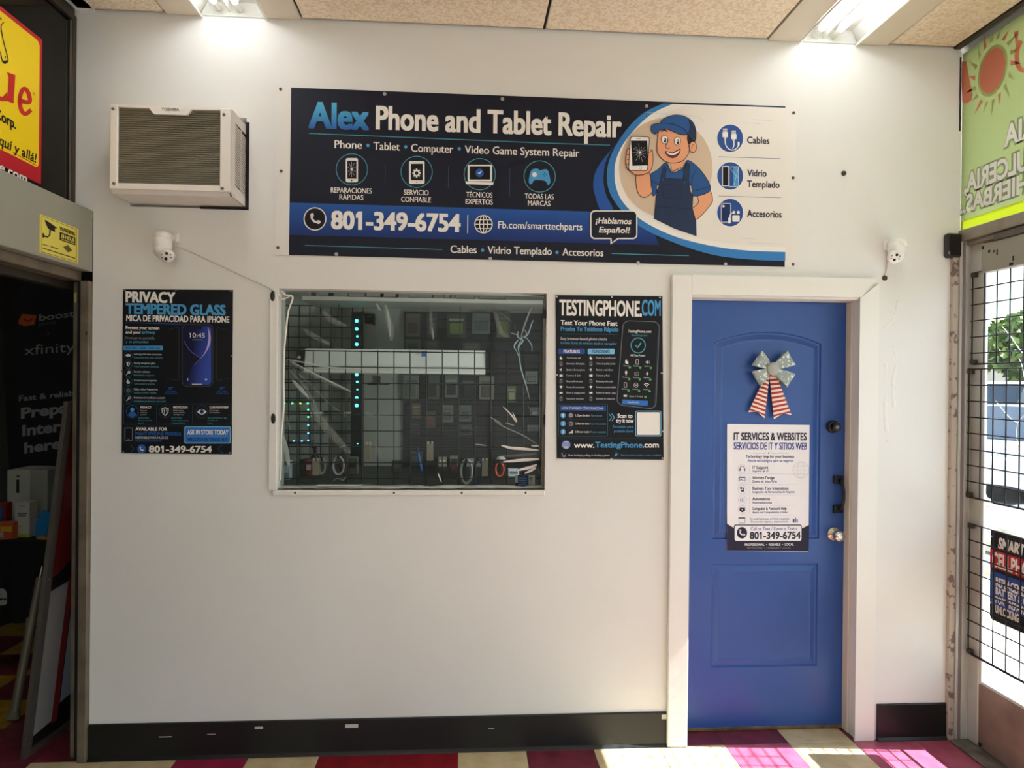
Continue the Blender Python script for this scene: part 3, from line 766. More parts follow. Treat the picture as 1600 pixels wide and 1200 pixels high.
M_seal = mat('glazing_bead', (205, 208, 206), 0.4, 0.4)
bxo('glazing_bead', XD+0.002, XD+0.0095, -0.120, -0.105, gz0+0.0005, gz1-0.0005, M_seal, d2, 0.002)
bxo('glazing_bead', XD+0.002, XD+0.0095, gy1+0.0005, -0.1205, gz0+0.0005, gz0+0.015, M_seal, d2, 0.002)
for pts in ([(1566, 510), (1580, 527), (1592, 545), (1606, 560)], [(1556, 627), (1568, 642), (1580, 655), (1590, 661)], [(1606, 645), (1596, 653), (1590, 661), (1588, 680), (1592, 700)], [(1552, 720), (1562, 708), (1572, 700)], [(1592, 560), (1597, 572), (1600, 590)]):
    b = MB(); b.tube([S(x, y, XD+0.009) for x, y in smooth_open(pts, 3)], 0.0016, mat('glass_crack', (236, 242, 244), 0.2, spec=1.0), 5); b.build('crack', d2)
q = S(1532, 1163, XD); MB().lathe([(0, 0.010), (0.004, 0.010), (0.006, 0.007)], (XD, q.y, q.z), (-1, 0, 0), M_blk, 12).build('bumper', d2)
M_wire = mat('dark_wire', (38, 32, 36), 0.45, 0.5)
def mesh_panel(z0, z1, y0, y1, x, drop, name='wire_mesh'):
    b = MB(); st = 0.0745; r = 0.0033
    y = y0
    while y > y1:
        b.cyl((x, y, z0), (x, y, z1), r, M_wire, 5); y -= st
    z = z1
    while z > z0-0.01:
        b.cyl((x-0.003, y0+0.004, z), (x-0.003, y1, z), r, M_wire, 5); z -= st
    b.cyl((x, y0, z0), (x, y1, z0), r*1.3, M_wire, 5)
    m_ = b.build(name, d2)
    for zc in (z0+0.01, z1-0.01):
        MB().box(x-0.008, XD-0.0005, y0-0.02, y0+0.004, zc-0.01, zc+0.01, mat('bronze_frame'), 0.002).build('mesh_clip', m_)
XM = XD-0.014
q0, q1 = S(1520, 427, XM), S(1520, 569, XM); mesh_panel(q1.z, q0.z, q0.y, -0.96, XM, 0)
q0, q1 = S(1514.5, 577, XM), S(1513, 776, XM); mesh_panel(q1.z, q0.z, q0.y, -0.96, XM, 0)
q0, q1 = S(1515, 818, XM), S(1513, 1020, XM); mesh_panel(q1.z, q0.z, q0.y, -0.96, XM, 0)
# closer
ca = S(1533.5, 380, XD-0.05); cbm = S(1534, 426, XD-0.05)
M_cl = mat('grey_closer', (138, 134, 122), 0.5, bump=0.03, bscale=30)
cl = MB().box(XD-0.052, XD-0.0005, -0.62, ca.y, cbm.z, cbm.z+0.128, M_cl, 0.004).build('door_closer', d2)
for (a, c, d, e) in ((1534, 385, 1537, 389), (1544, 391, 1547, 394.5), (1552, 391, 1553.5, 394), (1557, 390, 1558.5, 398), (1582, 400, 1584, 407), (1577, 411, 1583, 414)):
    p, q = S(a, c, XD-0.053), S(d, e, XD-0.053); MB().box(XD-0.0535, XD-0.0521, p.y, q.y, q.z, p.z, M_dark).build('closer_slot', cl)
p = S(1550, 360, XD-0.06)
MB().box(XD-0.06, XD-0.02, -0.60, ca.y-0.08, cbm.z+0.1285, cbm.z+0.15, mat('closer_arm', (88, 84, 76), 0.4, 0.5), 0.004).build('closer_arm', cl)

# poster on the glass door
cq = crop(1540, 820, 7.5)
XPO = XD+0.005
dp = thing('glass_door_poster', 'black and red repair poster fixed behind the wire mesh of the glass door', 'poster', (XPO, -0.4, 0.65))
A, B_ = S(1548, 827, XPO), S(1548, 966, XPO)
b = MB(); yl = -0.66
pts = [(XPO, A.y, A.z), (XPO, yl, A.z), (XPO, yl, B_.z), (XPO, A.y-0.02, B_.z-0.004), (XPO, A.y-0.005, B_.z), (XPO, A.y, B_.z+0.015)]
b.prism(pts, (0.003, 0, 0), K_blackb); b.build('sheet', dp)
px = Pl('xr', XPO); hz = A.z-B_.z
def band(z0, z1, m, L=1, y0=A.y, y1=yl):
    b = MB(); x = XPO-0.0006-0.0004*L
    b.faces([(x, y0, A.z-hz*z0), (x, y1, A.z-hz*z0), (x, y1, A.z-hz*z1), (x, y0, A.z-hz*z1)], [(0, 1, 2, 3)], m); b.build('colour_band', dp, fixn=False)
band(0.22, 0.42, colour('poster_red', (176, 34, 40))); band(0.46, 0.83, K_band); band(0.83, 0.86, K_blackb)
def ptext(body, y0, zf, cap, width, m, bold=0.03, ital=0.0):
    b = MB(); vs, fs, x0, x1 = text_mesh(body, bold); s = width/(x1-x0); sv = cap*hz/cap_height(); x = XPO-0.0016
    b.faces([(x, A.y-y0-(u-x0)*s-ital*v*sv, A.z-hz*zf+v*sv) for u, v in vs], fs, m); b.build('lettering', dp, fixn=False)
ptext('SMART', 0.045, 0.19, 0.12, 0.145, K_white, 0.05, 0.1)
ptext('CELLPHONE', 0.012, 0.395, 0.145, 0.27, K_white, 0.04)
ptext('REPLACEMENT', 0.035, 0.61, 0.095, 0.20, K_white); ptext('BATTERY & CHARGING', 0.035, 0.70, 0.075, 0.30, K_white)
ptext('PORT REPAIR', 0.035, 0.80, 0.075, 0.16, K_white); ptext('UNLOCKING', 0.035, 0.91, 0.085, 0.13, K_white)
for zf in (0.05, 0.80): MB().cyl((XPO-0.001, A.y-0.007, A.z-hz*zf-0.01), (XPO-0.0022, A.y-0.007, A.z-hz*zf-0.01), 0.004, K_white, 10).build('eyelet', dp)

# ================================================================ GREEN BANNER IN THE TRANSOM (seen from behind)
XB = 3.952
def banner_mat(name, col, tr, fac=0.62):
    m = bpy.data.materials.new(name); m.use_nodes = True; n = m.node_tree; n.nodes.clear()
    o = n.nodes.new('ShaderNodeOutputMaterial'); d = n.nodes.new('ShaderNodeBsdfDiffuse'); t = n.nodes.new('ShaderNodeBsdfTranslucent'); mx_ = n.nodes.new('ShaderNodeMixShader')
    d.inputs['Color'].default_value = rgb(col); t.inputs['Color'].default_value = rgb(tr); mx_.inputs['Fac'].default_value = fac
    n.links.new(d.outputs[0], mx_.inputs[1]); n.links.new(t.outputs[0], mx_.inputs[2]); n.links.new(mx_.outputs[0], o.inputs['Surface']); return m
M_gb = banner_mat('green_vinyl', (138, 148, 98), (134, 144, 92)); M_gsun = banner_mat('sunlit_vinyl', (214, 222, 74), (220, 230, 66))
M_gr = banner_mat('red_vinyl', (200, 124, 100), (200, 110, 80), 0.2); M_gg = banner_mat('grey_outline_vinyl', (140, 152, 122), (110, 120, 90), 0.1); M_gw = banner_mat('white_vinyl', (240, 242, 234), (222, 228, 200), 0.2); M_gray = banner_mat('ray_vinyl', (168, 172, 112), (156, 164, 96), 0.3)
gb = thing('transom_banner', 'yellow-green banner over the glass door with mirrored lettering and a red sun', 'banner', (XB, -1.2, 2.405))
b = MB(); b.faces([(XB, -0.002, 2.402), (XB, -2.38, 2.402), (XB, -2.38, 3.235), (XB, -0.002, 3.235)], [(0, 1, 2, 3)], M_gb); b.build('sheet', gb)
cg = crop(1460, 0, 3)
pg = Pl('xr', XB).on(cg); pg.EPS = 0.0007
b = MB(); z0 = S(*cg(115, 1040), XB).z
b.faces([(XB-0.001, -0.003, 2.403), (XB-0.001, -2.38, 2.403), (XB-0.001, -2.38, z0+0.02), (XB-0.001, -0.003, z0)], [(0, 1, 2, 3)], M_gsun); b.build('sunlit_strip', gb, fixn=False)  # sunlit foot of the banner, its brightness put into the vinyl colour
# sun disc with rays
b = MB(); sc_ = S(*cg(273, 332), XB); 
def onb(dy, dz, L): return Vector((XB-0.0006-0.0007*L, sc_.y+dy, sc_.z+dz))
n_ = 28; b.faces([onb(0.075*math.cos(2*math.pi*k/n_), 0.095*math.sin(2*math.pi*k/n_), 3) for k in range(n_)], [tuple(range(n_))], M_gr)
ds = b.build('sun_disc', gb, fixn=False)
b = MB(); b.faces([onb(0.088*math.cos(2*math.pi*k/n_), 0.11*math.sin(2*math.pi*k/n_), 2) for k in range(n_)], [tuple(range(n_))], M_gray)
for k in range(18):
    a = 2*math.pi*k/18+0.1; r0, r1 = 0.105, 0.165 if k % 2 else 0.145
    P = [(r0*math.cos(a-0.10), 1.25*r0*math.sin(a-0.10)), (r1*math.cos(a+0.10), 1.25*r1*math.sin(a+0.10)), (r0*math.cos(a+0.09), 1.25*r0*math.sin(a+0.09))]
    b.faces([onb(*p, 2) for p in P], [(0, 1, 2)], M_gray if k % 3 else M_gr)
b.build('sun_rays', gb, fixn=False)
def btext(body, y_right, zb, cap, wid, m, L, bold):
    b = MB(); vs, fs, x0, x1 = text_mesh(body, bold); s = wid/(x1-x0); sv = cap/cap_height()
    b.faces([(XB-0.0006-0.0007*L, y_right-(x1-u)*s, zb+v*sv) for u, v in vs], fs, m); b.build('lettering', gb, fixn=False)
a1 = S(*cg(135, 1000), XB); 
for body, fpt, capf, wid in (('HIERBAS..', (118, 1004), 0.074, 0.40), ('DULCERIA,', (138, 905), 0.082, 0.44), ('RIA', (325, 690), 0.085, 0.16)):
    p = S(*cg(*fpt), XB)
    btext(body, p.y, p.z, capf, wid, M_gg, 2, 0.10); btext(body, p.y-0.004, p.z, capf, wid, M_gw, 3, 0.035)
# big red letters cut off at the edges
b = MB(); pg.poly(b, [(128, 290), (150, 285), (180, 440), (176, 470), (150, 485), (132, 482)], M_gr, 2); b.build('letter_stroke', gb, fixn=False)
b = MB()
p = S(*cg(392, 240), XB)
pg.stroke(b, [(408, 190), (396, 215), (388, 250), (390, 290), (400, 318), (416, 330), (440, 325), (455, 290)], 22, M_gr, 2, smooth=True); pg.poly(b, [(374, 150), (398, 142), (392, 190), (384, 215)], M_gr, 2)
b.build('letter_stroke', gb, fixn=False)

# ================================================================ BIG VINYL BANNER
YB = -0.004
bn = thing('wall_banner', 'wide navy and white vinyl shop banner with a cartoon repairman, over the service window', 'banner', W(836, 410, YB))
M_vinyl_w = colour('banner_white', (226, 222, 216), 0.42, bump=0.06, bscale=7)
M_vinyl_n = colour('banner_navy', (22, 25, 40), 0.36, bump=0.03, bscale=7)
sheet(bn, YB, [(433, 136), (1244, 167), (1243, 417.5), (429, 398)], M_vinyl_w, 0.0012, 'sheet')
P0 = Pl('y', YB)
B4 = crop(420, 120, 3.6364); B5 = crop(840, 120, 3.8095); M5 = crop(940, 160, 5.4526)
p4 = P0.on(B4); p5 = P0.on(B5); pm = P0.on(M5)
b = MB(); P0.poly(b, [(455, 136.9), (1227, 166.4), (1226, 417.0), (451.5, 398.5)], M_vinyl_n, 1); b.build('printed_field', bn, fixn=False)
M_bandg = bpy.data.materials.new('ink_band_gradient'); M_bandg.use_nodes = True
n = M_bandg.node_tree; pb = n.nodes['Principled BSDF']; pb.inputs['Roughness'].default_value = 0.5; pb.inputs['Specular IOR Level'].default_value = 0.22
t = n.nodes.new('ShaderNodeTexCoord'); se = n.nodes.new('ShaderNodeSeparateXYZ'); r = n.nodes.new('ShaderNodeValToRGB')
r.color_ramp.elements[0].color = rgb((24, 44, 104)); r.color_ramp.elements[1].color = rgb((36, 84, 158))
n.links.new(t.outputs['Generated'], se.inputs[0]); n.links.new(se.outputs['Z'], r.inputs['Fac']); n.links.new(r.outputs['Color'], pb.inputs['Base Color'])
b = MB(); P0.poly(b, [(452.7, 316.6), (860, 329), (1010, 333.5), (1030, 383), (860, 378.5), (452, 367)], M_bandg, 2); b.build('colour_band', bn, fixn=False)
# swoosh
K_sw = colour('swoosh', (54, 122, 186), 0.4); K_sw2 = colour('swoosh_dark', (36, 84, 160), 0.4)
b = MB()
p5.poly(b, [(520, 350), (420, 455), (352, 550), (330, 640), (345, 720), (378, 797), (450, 797), (408, 705), (392, 620), (402, 520), (445, 430)], K_sw2, 3, True)
right_edge = 1475
p5.poly(b, smooth_open([(748, 160), (640, 210), (550, 290), (470, 400), (425, 500), (412, 590), (425, 680), (470, 760), (540, 840), (640, 910), (780, 975), (950, 1035), (1100, 1070), (1300, 1090), (1473, 1097)], 4)+[(1475, 184), (1100, 172)], K_sw, 3)
p5.poly(b, smooth_open([(800, 164), (690, 215), (600, 290), (510, 400), (465, 500), (457, 590), (470, 670), (510, 750), (600, 840), (720, 910), (860, 965), (1050, 1010), (1250, 1035), (1473, 1043)], 4)+[(1475, 186), (1100, 173)], K_white, 4)
p5.poly(b, smooth_open([(880, 172), (740, 222), (640, 300), (550, 400), (503, 500), (492, 590), (508, 670), (550, 750), (625, 815), (745, 885), (875, 940), (1060, 982), (1260, 1006), (1473, 1016)], 4)+[(1475, 188), (1100, 177)], K_pale, 5)
b.build('swoosh', bn, fixn=False)

# cartoon repairman print
b = MB()
pm.ell(b, 545, 558, 398, 424, K_beige, 6, 40)
LV = [7]
def shp(pts, m, sm=True, ow=5.5):
    pm.poly(b, pts, m, LV[0], sm); pm.stroke(b, pts, ow, K_outl, LV[0]+0.5, closed=True, smooth=sm); LV[0] += 1
shp([(820, 795), (915, 755), (942, 820), (922, 880), (800, 1002), (752, 932), (822, 855)], K_skin)
shp([(548, 515), (480, 572), (400, 640), (432, 795), (470, 760), (490, 700), (745, 700), (782, 800), (926, 745), (850, 590), (735, 495), (690, 560), (600, 600)], K_cap)
shp([(502, 648), (740, 660), (752, 760), (775, 800), (770, 905), (800, 1010), (806, 1140), (620, 1075), (445, 990), (462, 800)], K_over, False)
shp([(527, 540), (550, 560), (540, 655), (497, 650)], K_over, False, 4)
shp([(715, 508), (748, 530), (740, 662), (688, 655)], K_over, False, 4)
shp([(298, 605), (398, 595), (420, 715), (428, 765), (380, 808), (330, 800), (298, 740)], K_skin)
shp([(585, 510), (705, 490), (690, 550), (598, 592)], K_skin, False, 4)
shp([(720, 270), (798, 300), (790, 345), (738, 358), (722, 320)], K_hair, False, 3)
shp([(482, 250), (468, 400), (490, 460), (540, 505), (610, 520), (690, 498), (742, 420), (726, 320), (716, 270), (600, 240), (500, 215)], K_skin)
pm.ell(b, 774, 385, 33, 50, K_outl, LV[0]); pm.ell(b, 774, 385, 28, 45, K_skin, LV[0]+0.5); pm.stroke(b, [(760, 400), (770, 365), (786, 370)], 4, K_outl, LV[0]+1, smooth=True); LV[0] += 2
shp([(500, 190), (525, 145), (600, 116), (680, 118), (750, 152), (788, 205), (800, 280), (788, 335), (735, 285), (715, 275), (600, 245)], K_cap)
pm.poly(b, [(738, 150), (785, 205), (797, 280), (787, 325), (735, 280), (745, 220)], K_over, LV[0], True); LV[0] += 1
shp([(416, 225), (430, 196), (500, 184), (600, 190), (690, 228), (722, 276), (660, 276), (560, 236), (500, 240), (455, 272), (424, 256)], K_cap)
for cx, cy in ((532, 322), (641, 335)):
    pm.ell(b, cx, cy, 27, 35, K_white, LV[0]); pm.ring(b, cx, cy, 27, 35, 4, K_outl, LV[0]+0.5); pm.ell(b, cx+4, cy+6, 11, 21, K_outl, LV[0]+0.6, 14); pm.ell(b, cx+1, cy, 4, 6, K_white, LV[0]+1, 8)
LV[0] += 2
pm.stroke(b, [(503, 258), (530, 240), (554, 256)], 9, K_outl, LV[0], smooth=True)
pm.stroke(b, [(562, 318), (556, 350), (538, 380), (552, 398), (578, 392)], 5, K_outl, LV[0], smooth=True)
pm.poly(b, [(538, 424), (600, 436), (664, 404), (645, 455), (602, 478), (562, 462)], K_mouth, LV[0], True)
pm.poly(b, [(548, 428), (600, 442), (658, 413), (640, 440), (600, 454), (562, 446)], K_white, LV[0]+0.7, True)
pm.stroke(b, [(538, 424), (600, 436), (664, 404), (645, 455), (602, 478), (562, 462)], 5, K_outl, LV[0]+1, closed=True, smooth=True)
pm.stroke(b, [(520, 706), (672, 713), (668, 800), (648, 826), (540, 820), (514, 792)], 4, K_outl, LV[0], closed=True)
pm.stroke(b, [(462, 892), (770, 915)], 4, K_outl, LV[0]); pm.stroke(b, [(570, 910), (568, 1030)], 3, K_outl, LV[0]); pm.stroke(b, [(780, 760), (915, 722)], 4, K_outl, LV[0]); pm.stroke(b, [(760, 740), (770, 640), (800, 585)], 4, K_outl, LV[0], smooth=True)
pm.stroke(b, [(412, 660), (450, 690), (468, 690)], 4, K_outl, LV[0]); pm.stroke(b, [(548, 520), (560, 585), (598, 600), (640, 575), (690, 600), (720, 510)], 4, K_outl, LV[0])
for cx, cy in ((516, 664), (700, 688)): pm.ell(b, cx, cy, 8, 8, K_cap, LV[0], 10)
LV[0] += 2
shp([(240, 402), (212, 415), (206, 455), (202, 490), (205, 530), (214, 565), (250, 600), (300, 625), (390, 605), (428, 545), (430, 430), (415, 410), (398, 430)], K_skin)
for yy in (448, 490, 530): pm.stroke(b, [(205, yy), (240, yy+6)], 4, K_outl, LV[0])
LV[0] += 1
pm.poly(b, pm.rrect_pts(230, 296, 396, 590, 22, sk=(-0.06, 0.015)), K_outl, LV[0]); pm.poly(b, pm.rrect_pts(236, 302, 390, 584, 18, sk=(-0.06, 0.015)), K_white, LV[0]+0.5)
pm.poly(b, [(245, 333), (383, 333), (393, 543), (257, 547)], K_blackb, LV[0]+1); pm.ring(b, 326, 564, 12, 12, 3, K_grey, LV[0]+1); pm.stroke(b, [(290, 317), (328, 316)], 5, K_grey, LV[0]+1)
for k in range(13):
    a = 2*math.pi*k/13+0.2; l = 50+38*((k*7) % 5)/4
    pm.stroke(b, [(320, 435), (320+min(l, 62)*math.cos(a), 435+l*math.sin(a))], 2.0, K_lgrey, LV[0]+1.5)
pm.ell(b, 320, 435, 9, 9, K_white, LV[0]+2, 10)
b.build('cartoon_repairman', bn, fixn=False)

T = lambda pl_, *a, **k: pl_.letter(bn, *a, **k)
M_alex = bpy.data.materials.new('ink_alex_gradient'); M_alex.use_nodes = True
n = M_alex.node_tree; pb = n.nodes['Principled BSDF']; pb.inputs['Roughness'].default_value = 0.5; pb.inputs['Specular IOR Level'].default_value = 0.22
t = n.nodes.new('ShaderNodeTexCoord'); se = n.nodes.new('ShaderNodeSeparateXYZ'); r = n.nodes.new('ShaderNodeValToRGB')
r.color_ramp.elements[0].color = rgb((38, 92, 168)); r.color_ramp.elements[1].color = rgb((84, 178, 214))
n.links.new(t.outputs['Generated'], se.inputs[0]); n.links.new(se.outputs['Z'], r.inputs['Fac']); n.links.new(r.outputs['Color'], pb.inputs['Base Color'])
T(P0, 'Alex', 484, 199.5, 39, 575, M_alex, bold=0.035, L=5)
T(P0, 'Phone and Tablet Repair', 588.5, 201.5, 35, 970, K_white, bold=0.03, L=6)
b = MB(); P0.stroke(b, [(483, 208.6), (860, 224), (953, 227)], 1.1, K_teal, 2); b.build('print_line', bn, fixn=False)
for s, x0, x1, y in (('Phone', 523, 565.5, 231.2), ('Tablet', 583.6, 624.5, 234), ('Computer', 642.5, 708, 237), ('Video Game System Repair', 726.3, 905, 239.5)): T(P0, s, x0, y, 12, x1, K_white, bold=0.012)
b = MB()
for x, y in ((575, 227.4), (634, 229.7), (717.6, 232.7), (754, 391), (870.3, 394.4)): P0.ell(b, x, y, 2.5, 2.7, K_sky, 3, 12)
b.build('bullet_dots', bn, fixn=False)
for s, x0, y, x1 in (('REPARACIONES', 517, 300.8, 581), ('RÁPIDAS', 530.5, 311.8, 567.7), ('SERVICIO', 631, 304.4, 669.7), ('CONFIABLE', 626.8, 315.3, 673.3), ('TÉCNICOS', 728.6, 308, 769.3), ('EXPERTOS', 727.5, 318.8, 769.8), ('TODAS LAS', 820, 310.4, 865), ('MARCAS', 825, 321.3, 859.7)):
    T(P0, s, x0, y, 8.0, x1, K_white, bold=0.012)
ic = P0.on(crop(500, 230, 4.2105))
def icon_ring(cx, cy): 
    b = MB(); ic.ring(b, cx, cy, 103, 103, 4.5, K_teal, 2, 36); return b
b = icon_ring(210, 147); ic.rrect(b, 170, 72, 250, 232, 12, K_white, 3); ic.rect(b, 180, 90, 240, 208, K_blackb, 4); ic.ell(b, 209, 220, 5, 5, K_blackb, 4, 8)
for k in range(10):
    a = 2*math.pi*k/10+0.3; ic.stroke(b, [(209, 147), (209+28*math.cos(a), 147+50*math.sin(a))], 1.6, K_lgrey, 5)
ic.ell(b, 209, 147, 7, 7, K_white, 6, 8); b.build('service_icon', bn, fixn=False)
b = icon_ring(636, 163); ic.rrect(b, 586, 92, 688, 242, 10, K_white, 3); ic.rect(b, 598, 110, 676, 218, K_blackb, 4); ic.ell(b, 636, 231, 4, 4, K_blackb, 4, 8)
for k in range(8):
    a = 2*math.pi*k/8; ic.poly(b, [(636+18*math.cos(a-.25), 172+20*math.sin(a-.25)), (636+28*math.cos(a-.2), 172+30*math.sin(a-.2)), (636+28*math.cos(a+.2), 172+30*math.sin(a+.2)), (636+18*math.cos(a+.25), 172+20*math.sin(a+.25))], K_white, 5)
ic.ring(b, 636, 172, 16, 17, 10, K_white, 6, 18); b.build('service_icon', bn, fixn=False)
b = icon_ring(1051, 178); ic.rrect(b, 972, 116, 1132, 226, 8, K_white, 3); ic.rect(b, 984, 126, 1120, 214, K_blackb, 4); ic.poly(b, [(956, 226), (1142, 232), (1138, 250), (962, 244)], K_white, 3); ic.ell(b, 1050, 170, 27, 28, K_mid, 5, 20); check(ic, b, 1050, 168, 24, 7, K_white, 6); b.build('service_icon', bn, fixn=False)
b = icon_ring(1445, 193); ic.poly(b, [(1395, 148), (1430, 142), (1446, 152), (1480, 146), (1500, 158), (1515, 225), (1500, 250), (1478, 222), (1412, 218), (1392, 244), (1374, 232), (1380, 180)], K_sky, 3, True)
ic.rect(b, 1400, 166, 1422, 196, K_white, 4); ic.rect(b, 1395, 175, 1427, 187, K_white, 4.5)
for dx, dy in ((0, -10), (10, 0), (0, 10), (-10, 0)): ic.ell(b, 1478+dx, 180+dy, 4, 4, K_dkblue, 4, 8)
b.build('service_icon', bn, fixn=False)
b = MB()
for x, y0, y1 in ((602, 257, 290), (700.8, 260, 294), (796.8, 264, 308)): b = MB(); P0.stroke(b, [(x, y0), (x-0.5, y1)], 0.9, colour('dim_blue_line', (48, 70, 110)), 2); b.build('print_line', bn, fixn=False)
b = MB(); P0.ell(b, 492.3, 342.2, 16.5, 16.8, K_blackb, 3, 28); P0.ring(b, 492.3, 342.2, 17, 17.4, 1.6, K_white, 4, 32); handset(P0, b, 492.5, 342, 13, K_white, 5); b.build('phone_icon', bn, fixn=False)
T(P0, '801-349-6754', 518.7, 357.2, 26.8, 718.4, K_white, bold=0.035, L=4)
b = MB(); P0.stroke(b, [(730.9, 336), (730.6, 364.5)], 1.1, K_white, 3); b.build('print_line', bn, fixn=False)
b = MB(); P0.ell(b, 755.5, 350.5, 13.5, 14, K_blackb, 3); globe(P0, b, 755.5, 350.5, 13.6, K_white, 4, 1.6); b.build('globe_icon', bn, fixn=False)
T(P0, 'Fb.com/smarttechparts', 778.5, 356.8, 11, 909.6, K_white, bold=0.012, L=4)
b = MB(); p5.poly(b, p5.rrect_pts(312, 797, 592, 968, 26, sk=(0, 0.0)), K_white, 14); p5.poly(b, [(432, 1000), (430, 960), (490, 960)], K_white, 14)
p5.poly(b, p5.rrect_pts(319, 804, 585, 961, 22), K_navy, 15); p5.poly(b, [(441, 988), (438, 955), (480, 955)], K_navy, 15); b.build('speech_bubble', bn, fixn=False)
T(p5, '¡Hablamos', 345, 874, 34, 553, K_white, bold=0.022, ital=0.18, L=16); T(p5, 'Español!', 364, 928, 34, 541, K_white, bold=0.022, ital=0.18, L=16)
b = MB(); P0.stroke(b, [(476.4, 383.5), (691, 390)], 1.0, K_teal, 2); b.build('print_line', bn, fixn=False); b = MB(); P0.stroke(b, [(955.5, 396.4), (1076.2, 399.8)], 1.0, K_teal, 5); b.build('print_line', bn, fixn=False)
for s, x0, y, x1 in (('Cables', 704, 395, 744.5), ('Vidrio Templado', 762, 396.2, 861.8), ('Accesorios', 878.8, 399.3, 942.5)): T(P0, s, x0, y, 11.5, x1, K_white, bold=0.014)
ri = P0.on(crop(1110, 180, 6.6667))
for cx, cy in ((203, 243), (203, 635), (203, 1017)):
    b = MB(); ri.ell(b, cx, cy, 145, 153, K_white, 6, 36); ri.ell(b, cx, cy, 135, 143, colour('disc_blue', (40, 78, 146)), 7, 36)
    if cy == 243:
        for x, y in ((150, 200), (240, 220)): ri.rect(b, x-28, y-20, x+28, y+32, K_white, 8); ri.rect(b, x-22, y-58, x+22, y-20, K_lgrey, 8); ri.rect(b, x-12, y-44, x-4, y-34, K_dkblue, 9); ri.rect(b, x+6, y-44, x+14, y-34, K_dkblue, 9); ri.rect(b, x-14, y+32, x+14, y+50, K_lgrey, 8)
        ri.stroke(b, [(150, 245), (156, 310), (190, 355), (240, 365), (280, 335), (290, 300)], 10, K_white, 8, smooth=True); ri.stroke(b, [(240, 268), (242, 320), (225, 350)], 10, K_white, 8, smooth=True); ri.rect(b, 280, 282, 300, 318, K_white, 9)
    elif cy == 635:
        ri.rrect(b, 118, 532, 190, 742, 8, K_white, 8); ri.rrect(b, 126, 542, 184, 735, 5, K_blackb, 9); ri.rrect(b, 188, 536, 293, 750, 8, K_lgrey, 8); ri.rect(b, 196, 544, 286, 742, K_sky, 9); ri.rect(b, 196, 544, 236, 742, colour('disc_blue', (40, 78, 146)), 10); ri.stroke(b, [(205, 560), (285, 660)], 4, K_lgrey, 11); ri.stroke(b, [(240, 735), (285, 560)], 4, K_lgrey, 11)
    else:
        ri.rrect(b, 106, 918, 212, 1120, 14, K_lgrey, 8); ri.rrect(b, 114, 926, 204, 1112, 10, K_dkblue, 9); ri.ell(b, 132, 950, 13, 13, K_white, 10, 12); ri.rrect(b, 224, 1045, 300, 1112, 10, K_white, 11); ri.ell(b, 240, 1015, 16, 16, K_white, 11, 12); ri.ell(b, 286, 1015, 16, 16, K_white, 11, 12); ri.stroke(b, [(240, 1015), (205, 1035), (194, 1080)], 9, K_white, 11, smooth=True); ri.rrect(b, 180, 1070, 206, 1130, 8, K_white, 12)
    b.build('product_icon', bn, fixn=False)
for s, x0, y, x1, c_ in (('Cables', 380, 294, 610, 68), ('Vidrio', 382, 636, 580, 68), ('Templado', 380, 750, 715, 68), ('Accesorios', 380, 1060, 737, 70)): T(ri, s, x0, y, c_, x1, K_ink, bold=0.022, L=7)
b = MB(); ri.stroke(b, [(82, 435), (728, 455)], 5, K_line, 7); b.build('print_line', bn, fixn=False); b = MB(); ri.stroke(b, [(82, 843), (732, 862)], 5, K_line, 7); b.build('print_line', bn, fixn=False)
b = MB()
for l in ([(1010, 176), (1090, 182), (1100, 190)], [(1050, 190), (1085, 192)], [(1160, 192), (1188, 194)], [(1176, 187), (1215, 190)], [(1155, 372), (1180, 374)], [(1168, 379), (1222, 382)]): P0.stroke(b, l, 0.6, K_lgrey, 6)
b.build('circuit_lines', bn, kind='stuff', fixn=False)
def eyelet(parent, y, px_, py_, m=None, r=0.0085, name='grommet'):
    p = W(px_, py_, y); MB().lathe([(0, r), (0.003, r*0.92), (0.004, r*0.6), (0.0025, r*0.42)], p+Vector((0, -0.0005, 0)), (0, -1, 0), m or K_crease, 14).build(name, parent)
K_gold = mat('brass', (150, 128, 96), 0.4, 0.7)
for x, y in ((601, 147), (785, 155), (1010, 166), (525.6, 397.3), (766, 404), (997, 411), (1133.5, 412.7)): eyelet(bn, YB, x, y, mat('zinc', (176, 172, 166), 0.35, 0.7))
for x, y in ((438.5, 139.3), (439.4, 267.5), (434.3, 387), (1240, 176.5), (1239, 278), (1239, 413)): eyelet(bn, YB, x, y, mat('rusty_screw', (92, 70, 66), 0.5, 0.5), 0.007, 'screw')

# ================================================================ PRIVACY GLASS POSTER
q1 = crop(180, 440, 4.2857)
pp = thing('wall_poster', 'black poster for privacy screen glass, under the left security camera', 'poster', W(277, 709, YB))
sheet(pp, YB, [(192, 452), (364, 453), (362, 710), (190, 708)], K_blackb)
A_ = P0.on(q1)
T = lambda *a, **k: A_.letter(pp, *a, **k)
T('PRIVACY', 74, 136, 68, 400, K_white, bold=0.04); T('TEMPERED GLASS', 74, 214, 66, 737, K_sky, bold=0.04); T('MICA DE PRIVACIDAD PARA IPHONE', 76, 264, 40, 763, K_white, bold=0.03)
b = MB(); A_.stroke(b, [(70, 274), (452, 286)], 3, K_mid, 1); A_.stroke(b, [(70, 277), (60, 420)], 1, K_dteal, 1); b.build('print_line', pp, fixn=False)
T('Protect your screen', 72, 317, 20, 296, K_white, bold=0.03); T('and your', 72, 347, 19, 174, K_white, bold=0.03); T('privacy', 182, 347, 19, 270, K_teal, bold=0.03)
T('Protege tu pantalla', 72, 384, 17, 264, K_grey, bold=0.012); T('y tu privacidad', 72, 410, 17, 222, K_teal, bold=0.012)
b = MB(); A_.rrect(b, 55, 430, 321, 459, 6, K_sky, 1); b.build('heading_bar', pp, fixn=False)
